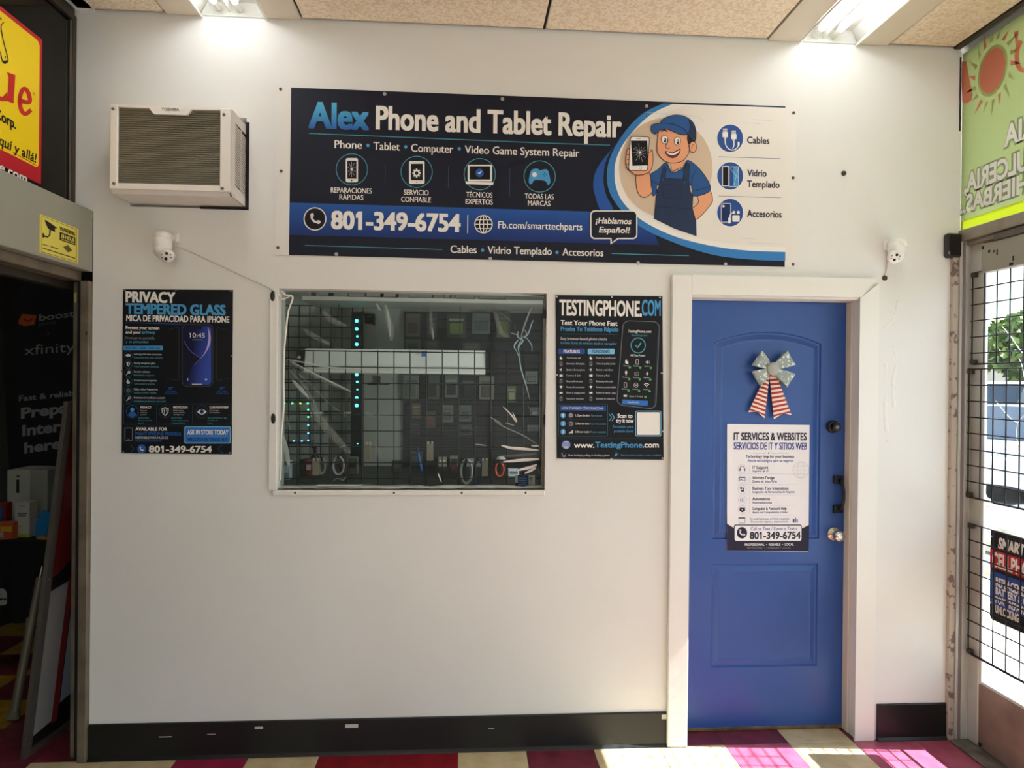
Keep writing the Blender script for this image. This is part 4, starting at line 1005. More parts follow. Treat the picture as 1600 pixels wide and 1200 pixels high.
T('FEATURES / CARACTERÍSTICAS', 72, 452, 15, 300, K_dkblue, bold=0.02)
feats = [('Anti-spy side view protection', 'Protección anti vistas laterales', 312, 318), ('Strong tempered glass', 'Vidrio templado resistente', 270, 294), ('Scratch resistant', 'Resistente a rayones', 234, 262), ('Smooth touch response', 'Tacto suave y preciso', 278, 266), ('Helps reduce fingerprints', 'Ayuda a reducir huellas', 286, 276), ('Professional installation available', 'Instalación profesional disponible', 336, 340)]
for i, (a, c, x1, x2) in enumerate(feats):
    y = (494, 554, 612, 670, 729, 786)[i]
    T(a, 126, y-3, 13, x1, K_lgrey, bold=0.012); T(c, 126, y+20, 12, x2, K_teal, bold=0.005)
    b = MB(); A_.ring(b, 88, y, 26, 27, 2.2, K_dteal, 1)
    if i == 0: A_.ell(b, 88, y, 17, 10, K_lgrey, 1, 16)
    elif i == 1: A_.poly(b, [(76, y-13), (88, y-17), (100, y-13), (98, y+4), (88, y+16), (78, y+4)], K_lgrey, 1); A_.poly(b, [(88, y-13), (97, y-10), (95, y+3), (88, y+12)], K_blackb, 2)
    elif i == 2: A_.ell(b, 93, y-5, 10, 10, K_lgrey, 1, 14); A_.stroke(b, [(86, y+2), (74, y+14)], 5, K_lgrey, 1)
    elif i == 3: A_.poly(b, [(82, y-14), (88, y-14), (88, y-2), (99, y), (98, y+14), (82, y+14), (76, y+3)], K_lgrey, 1)
    elif i == 4: 
        for r_ in (5, 10, 15): A_.ring(b, 88, y, r_*0.8, r_, 1.8, K_grey, 1)
    else: A_.stroke(b, [(76, y+13), (92, y-4)], 6, K_lgrey, 1); A_.ring(b, 96, y-8, 7, 7, 4, K_lgrey, 1, 14)
    b.build('feature_icon', pp, fixn=False)
M_scr = bpy.data.materials.new('ink_phone_wallpaper'); M_scr.use_nodes = True
n = M_scr.node_tree; pb = n.nodes['Principled BSDF']; pb.inputs['Roughness'].default_value = 0.5; pb.inputs['Specular IOR Level'].default_value = 0.22
t = n.nodes.new('ShaderNodeTexCoord'); se = n.nodes.new('ShaderNodeSeparateXYZ'); ad = n.nodes.new('ShaderNodeMath'); ad.operation = 'MULTIPLY_ADD'; ad.inputs[1].default_value = -0.35
r = n.nodes.new('ShaderNodeValToRGB'); r.color_ramp.elements[0].color = rgb((16, 20, 60)); r.color_ramp.elements[0].position = 0.1; r.color_ramp.elements[1].color = rgb((52, 78, 170)); r.color_ramp.elements[1].position = 0.75
n.links.new(t.outputs['Generated'], se.inputs[0]); n.links.new(se.outputs['Z'], ad.inputs[0]); n.links.new(se.outputs['X'], ad.inputs[2]); n.links.new(ad.outputs[0], r.inputs['Fac']); n.links.new(r.outputs['Color'], pb.inputs['Base Color'])
b = MB(); A_.rrect(b, 447, 284, 657, 703, 34, K_dgrey, 1); A_.rrect(b, 453, 290, 651, 697, 30, K_blackb, 2); b.build('printed_phone', pp, fixn=False)
b = MB(); A_.rrect(b, 461, 297, 644, 690, 24, M_scr, 3); b.build('phone_screen', pp, fixn=False)
b = MB(); A_.rrect(b, 526, 300, 582, 318, 8, K_blackb, 4)
A_.poly(b, smooth_open([(462, 398), (500, 455), (545, 495), (575, 515), (545, 540), (522, 560)], 4)+[(462, 690), (470, 560), (462, 470)], colour('wallpaper_dark', (20, 20, 40)), 4)
A_.stroke(b, [(462, 398), (500, 458), (548, 497), (576, 514)], 3, colour('petal', (110, 110, 200)), 5, smooth=True)
A_.poly(b, smooth_open([(622, 305), (640, 360), (636, 420), (605, 480), (560, 530), (522, 562)], 4)+smooth_open([(522, 562), (575, 512), (612, 450), (626, 380), (622, 305)], 4), colour('petal_pink', (186, 168, 224)), 5)
A_.stroke(b, [(516, 687), (583, 687)], 5, K_white, 5); A_.ell(b, 487, 655, 4, 9, K_lgrey, 5, 10); A_.ell(b, 610, 655, 9, 6, K_lgrey, 5, 10); A_.stroke(b, [(517, 390), (588, 390)], 4, K_grey, 5); b.build('wallpaper_print', pp, fixn=False)
T('10:45', 503, 375, 31, 602, K_white, L=5)
b = MB(); A_.poly(b, [(340, 345), (422, 318), (422, 655), (340, 640)], colour('tint_panel', (16, 17, 18)), 1); A_.stroke(b, [(350, 325), (425, 304), (428, 312), (426, 660), (418, 664), (345, 648)], 2.5, K_dgrey, 2); b.build('printed_side_panel', pp, fixn=False); b = MB()
A_.poly(b, [(685, 318), (770, 345), (770, 640), (685, 655)], colour('tint_panel', (16, 17, 18)), 1); A_.stroke(b, [(762, 326), (684, 306), (679, 314), (681, 658), (688, 664), (765, 646)], 2.5, K_dgrey, 2); b.build('printed_side_panel', pp, fixn=False)
for cx in (374, 718): T('30°', cx-17, 722, 16, cx+15, K_mid, bold=0.02); T('SIDE VIEW', cx-32, 739, 10, cx+34, K_mid); T('PROTECTION', cx-40, 754, 10, cx+42, K_mid)
b = MB(); A_.rframe(b, 58, 820, 775, 955, 8, 2, K_dteal, 1); A_.stroke(b, [(278, 830), (278, 945)], 1.5, K_dteal, 1); A_.stroke(b, [(518, 830), (518, 945)], 1.5, K_dteal, 1)
A_.rframe(b, 58, 968, 458, 1082, 8, 2, K_dgrey, 1); b.build('panel_outline', pp, fixn=False)
b = MB(); A_.ring(b, 115, 870, 40, 42, 3, K_mid, 1); A_.ell(b, 115, 858, 13, 15, K_sky, 1, 16); A_.poly(b, [(88, 893), (98, 877), (115, 873), (132, 877), (142, 893), (115, 906)], K_mid, 1, True); b.build('feature_icon', pp, fixn=False)
b = MB(); A_.ring(b, 335, 870, 40, 42, 3, K_dgrey, 1); A_.poly(b, [(310, 850), (335, 840), (360, 850), (356, 880), (335, 902), (314, 880)], K_lgrey, 1); A_.poly(b, [(317, 855), (335, 848), (353, 855), (350, 877), (335, 893), (320, 877)], K_blackb, 2); A_.poly(b, [(326, 858), (334, 854), (334, 886), (328, 878)], K_lgrey, 3); A_.poly(b, [(342, 856), (350, 858), (344, 876)], K_lgrey, 3); b.build('feature_icon', pp, fixn=False)
b = MB(); A_.ring(b, 580, 872, 40, 42, 3, K_dgrey, 1); A_.poly(b, [(551, 873), (566, 859), (581, 854), (596, 859), (611, 873), (596, 886), (581, 890), (566, 886)], K_white, 1, True); A_.ell(b, 581, 871, 15, 16, K_mid, 2); A_.ell(b, 581, 871, 8, 8, K_blackb, 3, 14); b.build('feature_icon', pp, fixn=False)
for x, a, w1, ls, ts in ((170, 'PRIVACY', 243, ['Keep your', 'screen to', 'yourself'], ['PRIVACIDAD', 'Mantén tu pantalla', 'para ti']), (390, 'PROTECTION', 485, ['Defend against', 'drops, scratches', 'and daily wear'], ['PROTECCIÓN', 'Contra caídas, rayones', 'y desgaste diario']), (632, 'CLEAR FRONT VIEW', 758, ['Crystal clear', 'from the front', ''], ['VISTA FRONTAL CLARA', 'Cristalina de', 'frente'])):
    T(a, x, 849, 14, w1, K_white, bold=0.025)
    for i, l in enumerate(ls):
        if l: T(l, x, 867+14*i, 9, x+len(l)*4.9, K_lgrey)
    for i, l in enumerate(ts): T(l, x-13, 918+16*i, 9, x-13+len(l)*5.2 if i else x-13+len(l)*7, K_teal)
b = MB(); A_.rframe(b, 66, 980, 116, 1064, 7, 4, K_grey, 1); A_.stroke(b, [(84, 1056), (98, 1056)], 3, K_grey, 1); b.build('phone_icon', pp, fixn=False)
T('AVAILABLE FOR', 137, 997, 21, 348, K_white, bold=0.03); T('MANY IPHONE MODELS', 137, 1028, 22, 440, K_mid, bold=0.03); T('DISPONIBLE PARA MUCHOS', 137, 1052, 15, 356, K_lgrey, bold=0.02); T('MODELOS DE IPHONE', 137, 1072, 14, 312, K_mid, bold=0.015)
b = MB(); A_.rrect(b, 464, 969, 774, 1084, 10, K_lblue, 1); A_.rrect(b, 470, 975, 768, 1078, 8, colour('button_blue', (48, 112, 190)), 2); A_.stroke(b, [(486, 1034), (752, 1036)], 2, K_lblue, 3); b.build('button', pp, fixn=False)
T('ASK IN STORE TODAY', 485, 1023, 30, 758, K_white, L=3, bold=0.03); T('PREGUNTA EN TIENDA HOY', 488, 1068, 22, 752, K_dkblue, L=3, bold=0.02)
b = MB(); A_.ell(b, 177, 1120, 29, 30, K_mid, 1); handset(A_, b, 177, 1120, 22, K_white, 2); A_.stroke(b, [(103, 1094), (128, 1120), (100, 1148)], 3, K_dteal, 1); A_.stroke(b, [(722, 1092), (686, 1118), (722, 1148)], 3, K_dteal, 1); b.build('phone_icon', pp, fixn=False)
T('801-349-6754', 229, 1142, 41, 645, K_white, bold=0.035)
for x, y in ((195, 453.5), (275, 453.5), (360.5, 454.5), (362, 556), (191, 580), (278, 707), (193, 706), (359, 707.5)): eyelet(pp, YB, x, y, mat('dull_pin', (120, 116, 112), 0.4, 0.6), 0.0042, 'pin')

# ================================================================ PHONE TEST POSTER
q2 = crop(850, 440, 4.138)
pt = thing('wall_poster', 'black phone-testing poster with a web address, between the service window and the blue door', 'poster', W(952, 717, YB))
sheet(pt, YB, [(868, 461), (1035, 463), (1037, 718.5), (870, 716.5)], K_blackb)
A_ = P0.on(q2)
T = lambda *a, **k: A_.letter(pt, *a, **k)
T('TESTINGPHONE.', 100, 216, 97, 630, K_white, bold=0.03); T('COM', 633, 218, 98, 752, K_sky, bold=0.025)
T('Test Your Phone Fast', 108, 280, 30, 474, K_white, bold=0.025); T('Prueba Tu Teléfono Rápido', 108, 318, 28, 480, K_sky, bold=0.02)
b = MB(); A_.stroke(b, [(110, 339), (480, 342)], 2, K_dteal, 1); A_.stroke(b, [(270, 475), (270, 780)], 1.5, K_dgrey, 1); A_.stroke(b, [(95, 1015), (760, 1017)], 1.5, K_dgrey, 1); A_.stroke(b, [(95, 1093), (760, 1095)], 1.5, K_dgrey, 1); A_.stroke(b, [(434, 1104), (434, 1138)], 1.5, K_dgrey, 1); b.build('print_line', pt, fixn=False)
T('Easy browser-based phone checks', 108, 376, 17, 408, K_lgrey, bold=0.015); T('Pruebas fáciles de teléfono desde el navegador', 108, 404, 15, 470, K_sky, bold=0.005)
b = MB(); A_.rrect(b, 92, 433, 264, 468, 6, K_band, 1); A_.rrect(b, 282, 434, 456, 469, 6, K_lblue, 1); b.build('heading_bar', pt, fixn=False)
T('FEATURES', 127, 460, 18, 230, K_white, bold=0.025); T('FUNCIONES', 315, 460, 18, 424, K_dkblue, bold=0.025)
fe = ['Touchscreen test', 'Screen colors & dead pixels', 'Speakers & microphone', 'Cameras & flash', 'Buttons & vibration', 'Sensors & connectivity', 'Battery & charging check', 'Inspection summary']
fu = ['Prueba de pantalla táctil', 'Colores de pantalla y píxeles', 'Bocinas y micrófono', 'Cámaras y flash', 'Botones y vibración', 'Sensores y conectividad', 'Revisión de batería y carga', 'Resumen de inspección']
w1 = [238, 262, 264, 235, 250, 262, 265, 256]; w2 = [460, 460, 446, 424, 445, 462, 462, 458]
for i, y in enumerate((493, 530, 570, 607, 645, 682, 719, 757)):
    T(fe[i], 145, y+5, 11, w1[i], K_lgrey, bold=0.01); T(fu[i], 336, y+5, 11, w2[i], K_lgrey, bold=0.01)
    for cx in (110, 303):
        b = MB(); A_.ring(b, cx, y, 17, 18, 1.6, K_dgrey, 1, 20)
        if i in (0,): A_.poly(b, [(cx-4, y-10), (cx, y-10), (cx, y-2), (cx+8, y), (cx+7, y+10), (cx-5, y+10), (cx-9, y+2)], K_white, 1)
        elif i in (1, 4, 7): A_.rframe(b, cx-6, y-10, cx+6, y+10, 2, 2.4, K_lgrey, 1)
        elif i == 2: A_.poly(b, [(cx-9, y-4), (cx-3, y-4), (cx+3, y-10), (cx+3, y+10), (cx-3, y+4), (cx-9, y+4)], K_white, 1)
        elif i == 3: A_.rrect(b, cx-10, y-6, cx+10, y+8, 3, K_white, 1)
        elif i == 5: A_.poly(b, [(cx-11, y-4), (cx, y-9), (cx+11, y-4), (cx, y+9)], K_white, 1)
        else: A_.rrect(b, cx-10, y-5, cx+10, y+6, 2, K_white, 1)
        b.build('feature_icon', pt, fixn=False)
def q4(u, v):   # unit square -> tilted printed phone
    a0, a1, a2, a3 = (512, 252), (748, 260), (722, 826), (468, 796)
    return tuple((a0[i]*(1-u)+a1[i]*u)*(1-v)+(a3[i]*(1-u)+a2[i]*u)*v for i in (0, 1))
def rq(u0, v0, u1, v1, ru, rv): 
    out = []
    for cu, cv, a0 in ((u1-ru, v0+rv, -90), (u1-ru, v1-rv, 0), (u0+ru, v1-rv, 90), (u0+ru, v0+rv, 180)):
        for k in range(6):
            t_ = math.radians(a0+18*k); out.append(q4(cu+ru*math.cos(t_), cv+rv*math.sin(t_)))
    return out
b = MB(); A_.poly(b, rq(0, 0, 1, 1, .17, .07), K_dgrey, 1); A_.poly(b, rq(.02, .008, .965, .992, .155, .063), colour('phone_black', (20, 21, 28)), 2)
A_.stroke(b, rq(0, 0, 1, 1, .17, .07), 2.5, K_grey, 3, closed=True); b.build('printed_phone', pt, fixn=False)
T('TestingPhone.com', 543, 329, 18, 692, K_white, L=4, bold=0.015); T('Phone Diagnostics', 566, 352, 11, 668, K_teal, L=4)
b = MB(); A_.ring(b, 608, 413, 46, 48, 6, K_teal, 4, 36); check(A_, b, 608, 412, 38, 9, K_teal, 4); b.build('check_icon', pt, fixn=False)
T('All Tests Passed', 558, 483, 13, 652, K_white, L=4, bold=0.01)
lab = ['Touch', 'Display', 'Speakers', 'Microphone', 'Camera', 'Flash', 'Battery', 'Sensors', 'Connectivity']
for r_ in range(3):
    for c_ in range(3):
        x = 534+c_*68-r_*4; y = 518+r_*75+c_*1.5; i = r_*3+c_
        b = MB()
        if i in (0,): A_.poly(b, [(x-5, y-14), (x, y-14), (x+1, y-3), (x+11, y), (x+9, y+13), (x-6, y+13), (x-11, y+2)], K_white, 4)
        elif i in (1, 6): A_.rframe(b, x-8, y-15, x+8, y+15, 3, 3, K_lgrey, 4)
        elif i == 2: A_.poly(b, [(x-13, y-5), (x-5, y-5), (x+3, y-13), (x+3, y+13), (x-5, y+5), (x-13, y+5)], K_lgrey, 4); A_.stroke(b, [(x+8, y-8), (x+12, y), (x+8, y+8)], 2.5, K_lgrey, 4)
        elif i == 3: A_.rrect(b, x-6, y-16, x+6, y+6, 6, K_white, 4); A_.stroke(b, [(x, y+6), (x, y+15)], 3, K_white, 4)
        elif i == 4: A_.rframe(b, x-13, y-9, x+13, y+12, 3, 3, K_grey, 4); A_.ring(b, x, y+2, 6, 6, 2.5, K_grey, 4, 14)
        elif i == 5: A_.poly(b, [(x+3, y-16), (x-9, y+3), (x-1, y+3), (x-4, y+16), (x+9, y-4), (x+1, y-4)], K_white, 4)
        elif i == 7: A_.ring(b, x, y, 13, 14, 3, K_lgrey, 4, 18); A_.ell(b, x, y, 5, 5, K_lgrey, 4, 10)
        else: A_.stroke(b, [(x-16, y-5), (x, y-13), (x+16, y-5)], 4, K_white, 4, smooth=True); A_.stroke(b, [(x-9, y+2), (x, y-3), (x+9, y+2)], 4, K_white, 4, smooth=True); A_.ell(b, x, y+9, 4, 4, K_white, 4, 8)
        A_.ell(b, x+20, y+37, 8, 8, K_green, 4, 12)
        b.build('test_icon', pt, fixn=False); T(lab[i], x-22, y+29, 8, x+14, K_lgrey, L=4)
b = MB(); A_.poly(b, [(508, 762), (672, 771), (668, 804), (503, 792)], colour('button_blue', (48, 112, 190)), 4); A_.rrect(b, 514, 732, 536, 745, 2, K_lgrey, 4); A_.ell(b, 655, 746, 8, 8, K_green, 4, 12); b.build('button', pt, fixn=False)
T('Battery & Charging', 552, 746, 10, 638, K_lgrey, L=5); T('View Summary', 540, 785, 12, 616, K_white, L=5)
b = MB(); A_.rframe(b, 93, 792, 411, 1000, 12, 3, K_dteal, 1); A_.poly(b, [(104, 800), (400, 803), (400, 836), (102, 834)], K_band, 1); A_.stroke(b, [(140, 891), (400, 892)], 1.5, K_dgrey, 1); A_.stroke(b, [(140, 944), (400, 945)], 1.5, K_dgrey, 1); b.build('panel_outline', pt, fixn=False)
T('HOW IT WORKS / CÓMO FUNCIONA', 116, 826, 16, 382, K_lgrey, bold=0.02)
for i, (y, a, c) in enumerate(((865, '1. Open the site /', 'Abre el sitio'), (918, '2. Run the tests /', 'Corre las pruebas'), (971, '3. Review results /', 'Revisa resultados'))):
    b = MB(); A_.ell(b, 123, y, 17, 18, K_sky, 1); A_.ring(b, 173, y, 20, 21, 2, K_dgrey, 1)
    if i == 0: globe(A_, b, 173, y, 12, K_lgrey, 1, 2)
    elif i == 1: A_.rframe(b, 163, y-10, 183, y+10, 2, 2.4, K_lgrey, 1); check(A_, b, 173, y, 9, 2.5, K_lgrey, 2)
    else:
        for j in range(4): A_.rect(b, 161+j*6.5, y+10-5*(j+1), 166+j*6.5, y+10, K_white, 1)
    b.build('step_icon', pt, fixn=False)
    T(str(i+1), 119, y+8, 17, 127, K_white, L=3, bold=0.03); T(a, 203, y+6, 13, 298, K_white, bold=0.015); T(c, 303, y+7, 12, (376, 400, 400)[i], K_teal)
b = MB(); A_.stroke(b, [(420, 855), (437, 878), (420, 902)], 5, K_teal, 1); A_.stroke(b, [(438, 855), (455, 878), (438, 902)], 5, K_lblue, 1); b.build('chevron_icon', pt, fixn=False)
T('Scan to', 475, 880, 25, 571, K_white, bold=0.03); T('try it now', 467, 911, 25, 578, K_white, bold=0.03); T('Escanéalo para', 445, 946, 17, 576, K_sky); T('pruébalo ahora', 452, 974, 17, 577, K_sky)
b = MB(); A_.rrect(b, 590, 835, 758, 1001, 10, K_lblue, 1); A_.rrect(b, 595, 840, 753, 996, 8, K_blackb, 2); A_.rrect(b, 600, 845, 748, 991, 6, K_white, 3); b.build('blank_white_square', pt, fixn=False)
b = MB(); A_.ell(b, 143, 1055, 30, 30, K_mid, 1); globe(A_, b, 143, 1055, 22, K_white, 2, 2.6); b.build('globe_icon', pt, fixn=False)
T('www.', 195, 1073, 34, 324, K_white, bold=0.022); T('TestingPhone', 331, 1072, 35, 634, K_sky, bold=0.022); T('.com', 638, 1072, 35, 740, K_white, bold=0.022)
b = MB(); A_.ring(b, 125, 1122, 20, 21, 2, K_dgrey, 1); A_.stroke(b, [(112, 1112), (118, 1113), (122, 1127), (136, 1127), (139, 1116)], 2.5, K_lgrey, 1); A_.ell(b, 124, 1132, 2.5, 2.5, K_lgrey, 1, 8); A_.ell(b, 134, 1132, 2.5, 2.5, K_lgrey, 1, 8)
b.build('footer_icon', pt, fixn=False); b = MB(); A_.ring(b, 465, 1120, 20, 21, 2, K_dgrey, 1); A_.poly(b, [(456, 1122), (465, 1110), (474, 1112), (474, 1120), (464, 1131)], K_sky, 1); b.build('footer_icon', pt, fixn=False)
T('Great for buying, selling, or checking a phone', 157, 1128, 13, 423, K_lgrey, bold=0.012); T('Ideal para comprar, vender o revisar un teléfono', 497, 1126, 11, 757, K_sky)
for x, y in ((870, 463.5), (956, 464), (1031, 465), (1034, 583), (870.3, 586), (1036, 674), (872, 717), (955, 717), (1035, 716)): eyelet(pt, YB, x, y, mat('bright_pin', (214, 206, 190), 0.4, 0.3), 0.0042, 'pin')

# ================================================================ AIR CONDITIONER through the wall
yf = -0.19
aL, aR = W(171, 230, yf).x, W(360, 230, yf).x; aT, aB = W(260, 165.5, yf).z, W(260, 302, yf).z
M_ac = mat('ac_white', (232, 227, 222), 0.5, bump=0.02, bscale=20)
M_fin = mat('condenser_fins', (168, 162, 144), 0.35, 0.25, bump=0.3, bscale=20, stretch=(0.4, 1, 60))
ac = thing('air_conditioner', 'white window air conditioner pushed out through the wall above the left camera', 'air conditioner', ((aL+aR)/2, yf, aB))
cfx0, cfx1 = W(183.5, 230, yf).x, W(343.5, 230, yf).x; cfz0, cfz1 = W(260, 287.5, yf).z, W(260, 171.5, yf).z
b = MB(); y1 = 0.10
b.box(aL, aR, yf+0.012, y1, aT-0.006, aT, M_ac, 0.002).box(aL, aL+0.006, yf+0.012, y1, aB+0.03, aT-0.0065, M_ac)
b.prism([(aL, yf+0.03, aB), (aL, y1, aB), (aL, y1, aB+0.012), (aL, yf+0.012, aB+0.03), (aL, yf+0.006, aB+0.02)], (aR-aL, 0, 0), M_ac)
b.build('cabinet', ac)
b = MB()
b.box(aL, cfx0, yf, yf+0.014, aB+0.012, aT, M_ac, 0.003).box(cfx1, aR, yf, yf+0.014, aB+0.012, aT, M_ac, 0.003)
b.box(cfx0-0.001, cfx1+0.001, yf, yf+0.014, aB+0.012, cfz0, M_ac, 0.003)
n0, n1 = W(233, 175, yf).x, W(299, 175, yf).x; nd = 0.022
top = [(cfx0, cfz1+0.006), (n0, cfz1+0.004), (n0+0.018, cfz1-nd+0.003), (n1-0.018, cfz1-nd+0.003), (n1, cfz1+0.004), (cfx1, cfz1+0.006), (cfx1, aT), (cfx0, aT)]
b.prism([(x, yf, z) for x, z in top], (0, 0.014, 0), M_ac)
b.build('front_bezel', ac)
MB().box(cfx0-0.004, cfx1+0.004, yf+0.02, yf+0.03, cfz0-0.004, cfz1+0.01, M_fin).build('condenser_coil', ac)
b = MB(); nz_ = 34
for k in range(nz_):
    z = cfz0+(cfz1-cfz0+0.002)*(k+0.5)/nz_; b.box(cfx0-0.002, cfx1+0.002, yf+0.009, yf+0.0195, z-0.0012, z+0.0006, mat('fin_grey', (136, 131, 116), 0.35, 0.25))
b.build('condenser_fins', ac, kind='stuff')
for x, z in ((cfx0-0.018, cfz1-0.004), (cfx1+0.016, cfz1-0.012), (cfx0-0.012, cfz0-0.004), (cfx1+0.012, cfz0-0.012)):
    MB().lathe([(0, 0.0065), (0.004, 0.006), (0.005, 0.003)], (x, yf-0.0003, z), (0, -1, 0), mat('dull_steel'), 10).build('screw', ac)
p = Pl('y', yf); p.letter(ac, 'TOSHIBA', 252.5, 172.6, 4.2, 280, mat('ac_lettering', (110, 104, 98), 0.5), bold=0.03)
b = MB(); b.box(aR-0.004, aR-0.0015, yf+0.0145, y1, aB+0.0, aT-0.001, M_dark); b.build('side_slot_backing', ac)
b = MB(); ys0, ys1 = yf+0.055, -0.012; zs0, zs1 = aB+0.055, aT-0.04
b.box(aR-0.001, aR+0.002, yf+0.0145, ys0, aB+0.012, aT, M_ac).box(aR-0.001, aR+0.002, ys0, y1, aT-0.04, aT, M_ac).box(aR-0.001, aR+0.002, ys0, y1, aB, aB+0.055, M_ac).box(aR-0.001, aR+0.002, ys0+0.075, ys0+0.082, zs0, zs1, M_ac)
nk = 24
for k in range(nk):
    z = zs0+(zs1-zs0)*k/nk
    b.prism([(aR-0.001, ys0, z), (aR-0.001, y1, z-0.02), (aR-0.001, y1, z-0.0155), (aR-0.001, ys0, z+0.0045)], (0.003, 0, 0), M_ac)
b.build('side_louvers', ac)
for x0, x1, z0, z1 in ((AX0, AX1, AZ0-0.003, AZ0+0.004),):
    bxo('rough_cutout', x0+(x1-x0)*0.6, x1+0.012, -0.0018, 0.02, z0, AZ0+0.006, M_dark, ac)
bxo('rough_cutout', AX1-0.002, AX1+0.012, -0.0016, 0.02, AZ0+0.0065, AZ1-0.02, M_dark, ac)

# ================================================================ SECURITY CAMERAS
M_cam = mat('camera_white', (232, 230, 226), 0.35); M_lens = mat('lens_black', (10, 8, 14), 0.1, coat=1.0); M_led = mat('ir_led', (120, 112, 112), 0.3)
def sec_camera(label, cap, head, plate, face, side):
    """pan-tilt dome camera: wall plate, round cap on an arm, ball head with twin lens face"""
    Y = -0.075
    c0 = W(*cap, Y); h0 = W(*head, Y); p0 = W(*plate, 0)
    t = thing('security_camera', label, 'camera', p0)
    MB().box(p0.x-0.026, p0.x+0.026, -0.018, -0.0005, p0.z-0.022, p0.z+0.022, M_cam, 0.008, 3).build('wall_plate', t)
    b = MB(); d = Vector((c0.x-p0.x, Y, c0.z-p0.z)).normalized()
    b.tube([(p0.x, -0.012, p0.z), (p0.x+(c0.x-p0.x)*.5, Y*0.55, p0.z+(c0.z-p0.z)*.6), (c0.x, Y, c0.z)], [0.018, 0.019, 0.021], M_cam, 14)
    b.build('arm', t)
    MB().lathe([(0, 0.030), (0.006, 0.035), (0.026, 0.036), (0.034, 0.032), (0.037, 0.02)], (c0.x, Y, c0.z-0.018), (0, 0, 1), M_cam, 26).build('cap', t)
    hd = MB().lathe([(0, 0.032), (0.012, 0.037), (0.035, 0.0385), (0.05, 0.036), (0.058, 0.03)], (h0.x, Y, h0.z-0.014), (0, 0, 1), M_cam, 26).sphere((h0.x, Y, h0.z-0.012), 0.037, M_cam, 1, 1, 1, 22, 14).build('head', t)
    f0 = W(*face, Y-0.03); fd = (f0-Vector((h0.x, Y, h0.z-0.012)))
    fd = Vector((0.12*side, -1.0, -0.42)).normalized()
    o = Vector((f0.x, Y-0.012, f0.z+0.01))
    MB().lathe([(0, 0.030), (0.016, 0.030), (0.0185, 0.027), (0.019, 0.012)], o, fd, M_cam, 26).build('lens_barrel', hd)
    a = Vector((1, 0, 0)); a = (a-fd*a.dot(fd)).normalized(); u = a.cross(fd); u = u if u.z > 0 else -u
    fc = o+fd*0.0192
    for s in (1, -1):
        MB().cyl(fc+u*0.0115*s+a*0.003*s, fc+u*0.0115*s+a*0.003*s+fd*0.002, 0.0062, M_lens, 14).build('lens', hd)
        for v in (-1, 1): MB().cyl(fc+a*0.0175*s+u*0.006*v, fc+a*0.0175*s+u*0.006*v+fd*0.0012, 0.0035, M_led, 8).build('led', hd)
    sx = W(*plate, -0.02)
    MB().cyl((sx.x+0.012*(-side), -0.0205, sx.z), (sx.x+0.012*(-side), -0.0182, sx.z), 0.004, M_dark, 10).build('screw', t)
    return t
sec_camera('white dome security camera on the wall between the air conditioner and the privacy poster', (254, 369), (254, 386), (272, 372), (259, 401), 1)
sec_camera('white dome security camera on the wall to the upper right of the blue door', (1405, 380), (1401, 394), (1386, 384), (1400, 403), -1)
M_cord = mat('white_cord', (214, 208, 198), 0.5)
def cord(name, label, pts, r, m=M_cord, cat='cord', **k):
    b = MB(); P = [Vector(p) for p in pts]; Q = []
    for i in range(len(P)-1):
        p0, p1, p2, p3 = P[max(i-1, 0)], P[i], P[i+1], P[min(i+2, len(P)-1)]
        for j in range(6):
            t_ = j/6; Q.append(0.5*((2*p1)+(-p0+p2)*t_+(2*p0-5*p1+4*p2-p3)*t_*t_+(-p0+3*p1-3*p2+p3)*t_**3))
    Q.append(P[-1]); b.tube(Q, r, m, 6); return b.build(name, None, label=label, cat=cat, **k)
cord('camera_cord', 'off-white cord sagging from the left security camera to the corner of the service window', [W(271, 383, -0.03), W(300, 394, -0.006), W(340, 413, -0.005), (W(384, 433, -0.005)), W(420, 449, -0.005), W(436, 462, -0.004), W(440, 468, 0.02), W(455, 462, 0.04)], 0.0028)
cord('camera_cord', 'white cord dropping from the right security camera to a dark hole in the wall', [W(1388, 388, -0.01), W(1387, 400, -0.004), W(1386, 416, -0.004), W(1383.5, 431, -0.004)], 0.0035)
p = W(1382, 434.5); 
kp = MB().lathe([(0, 0.013), (0.004, 0.0125), (0.007, 0.008)], (p.x, -0.0005, p.z), (0, -1, 0), mat('dark_red_plug', (66, 34, 34), 0.4), 14).build('cable_plug', None, label='dark brown plug in the wall hole below the right security camera', cat='plug')
p = W(1318, 271)
MB().lathe([(0, 0.012), (0.005, 0.0115), (0.009, 0.008), (0.010, 0.003)], (p.x, -0.0005, p.z), (0, -1, 0), mat('dark_anchor', (52, 46, 44), 0.5), 14).build('wall_anchor', None, label='small dark screw anchor on the bare wall right of the banner', cat='anchor')

# ================================================================ YELLOW SIGN and WARNING STICKER on the left side
XS = -0.055
sg = thing('hanging_sign', 'yellow sign with red border and red serif letters in front of the dark upper-left pane', 'sign', (XS, -0.9, 2.395))
s0, s1 = S(66, 62, XS), S(66, 289, XS)
y1_ = s0.y; zt, zb_ = s0.z, s1.z; y0_ = y1_-1.0
K_sred = colour('sign_red', (186, 32, 44)); K_syel = colour('sign_yellow', (238, 206, 20))
def sring(i, L, m, zb2=None):
    x = XS+0.0006+0.0005*L; r_ = 0.02
    pts = []
    for cy, cz, a0 in ((y1_-i-r_, zt-i-r_, 0), (y0_+i+r_, zt-i-r_, 90), (y0_+i+r_, (zb2 or zb_+i)+r_, 180), (y1_-i-r_, (zb2 or zb_+i)+r_, 270)):
        for k in range(5): t_ = math.radians(a0+22.5*k); pts.append((x, cy+r_*math.cos(t_), cz+r_*math.sin(t_)))
    b = MB(); b.faces(pts, [tuple(range(len(pts)))], m); return b
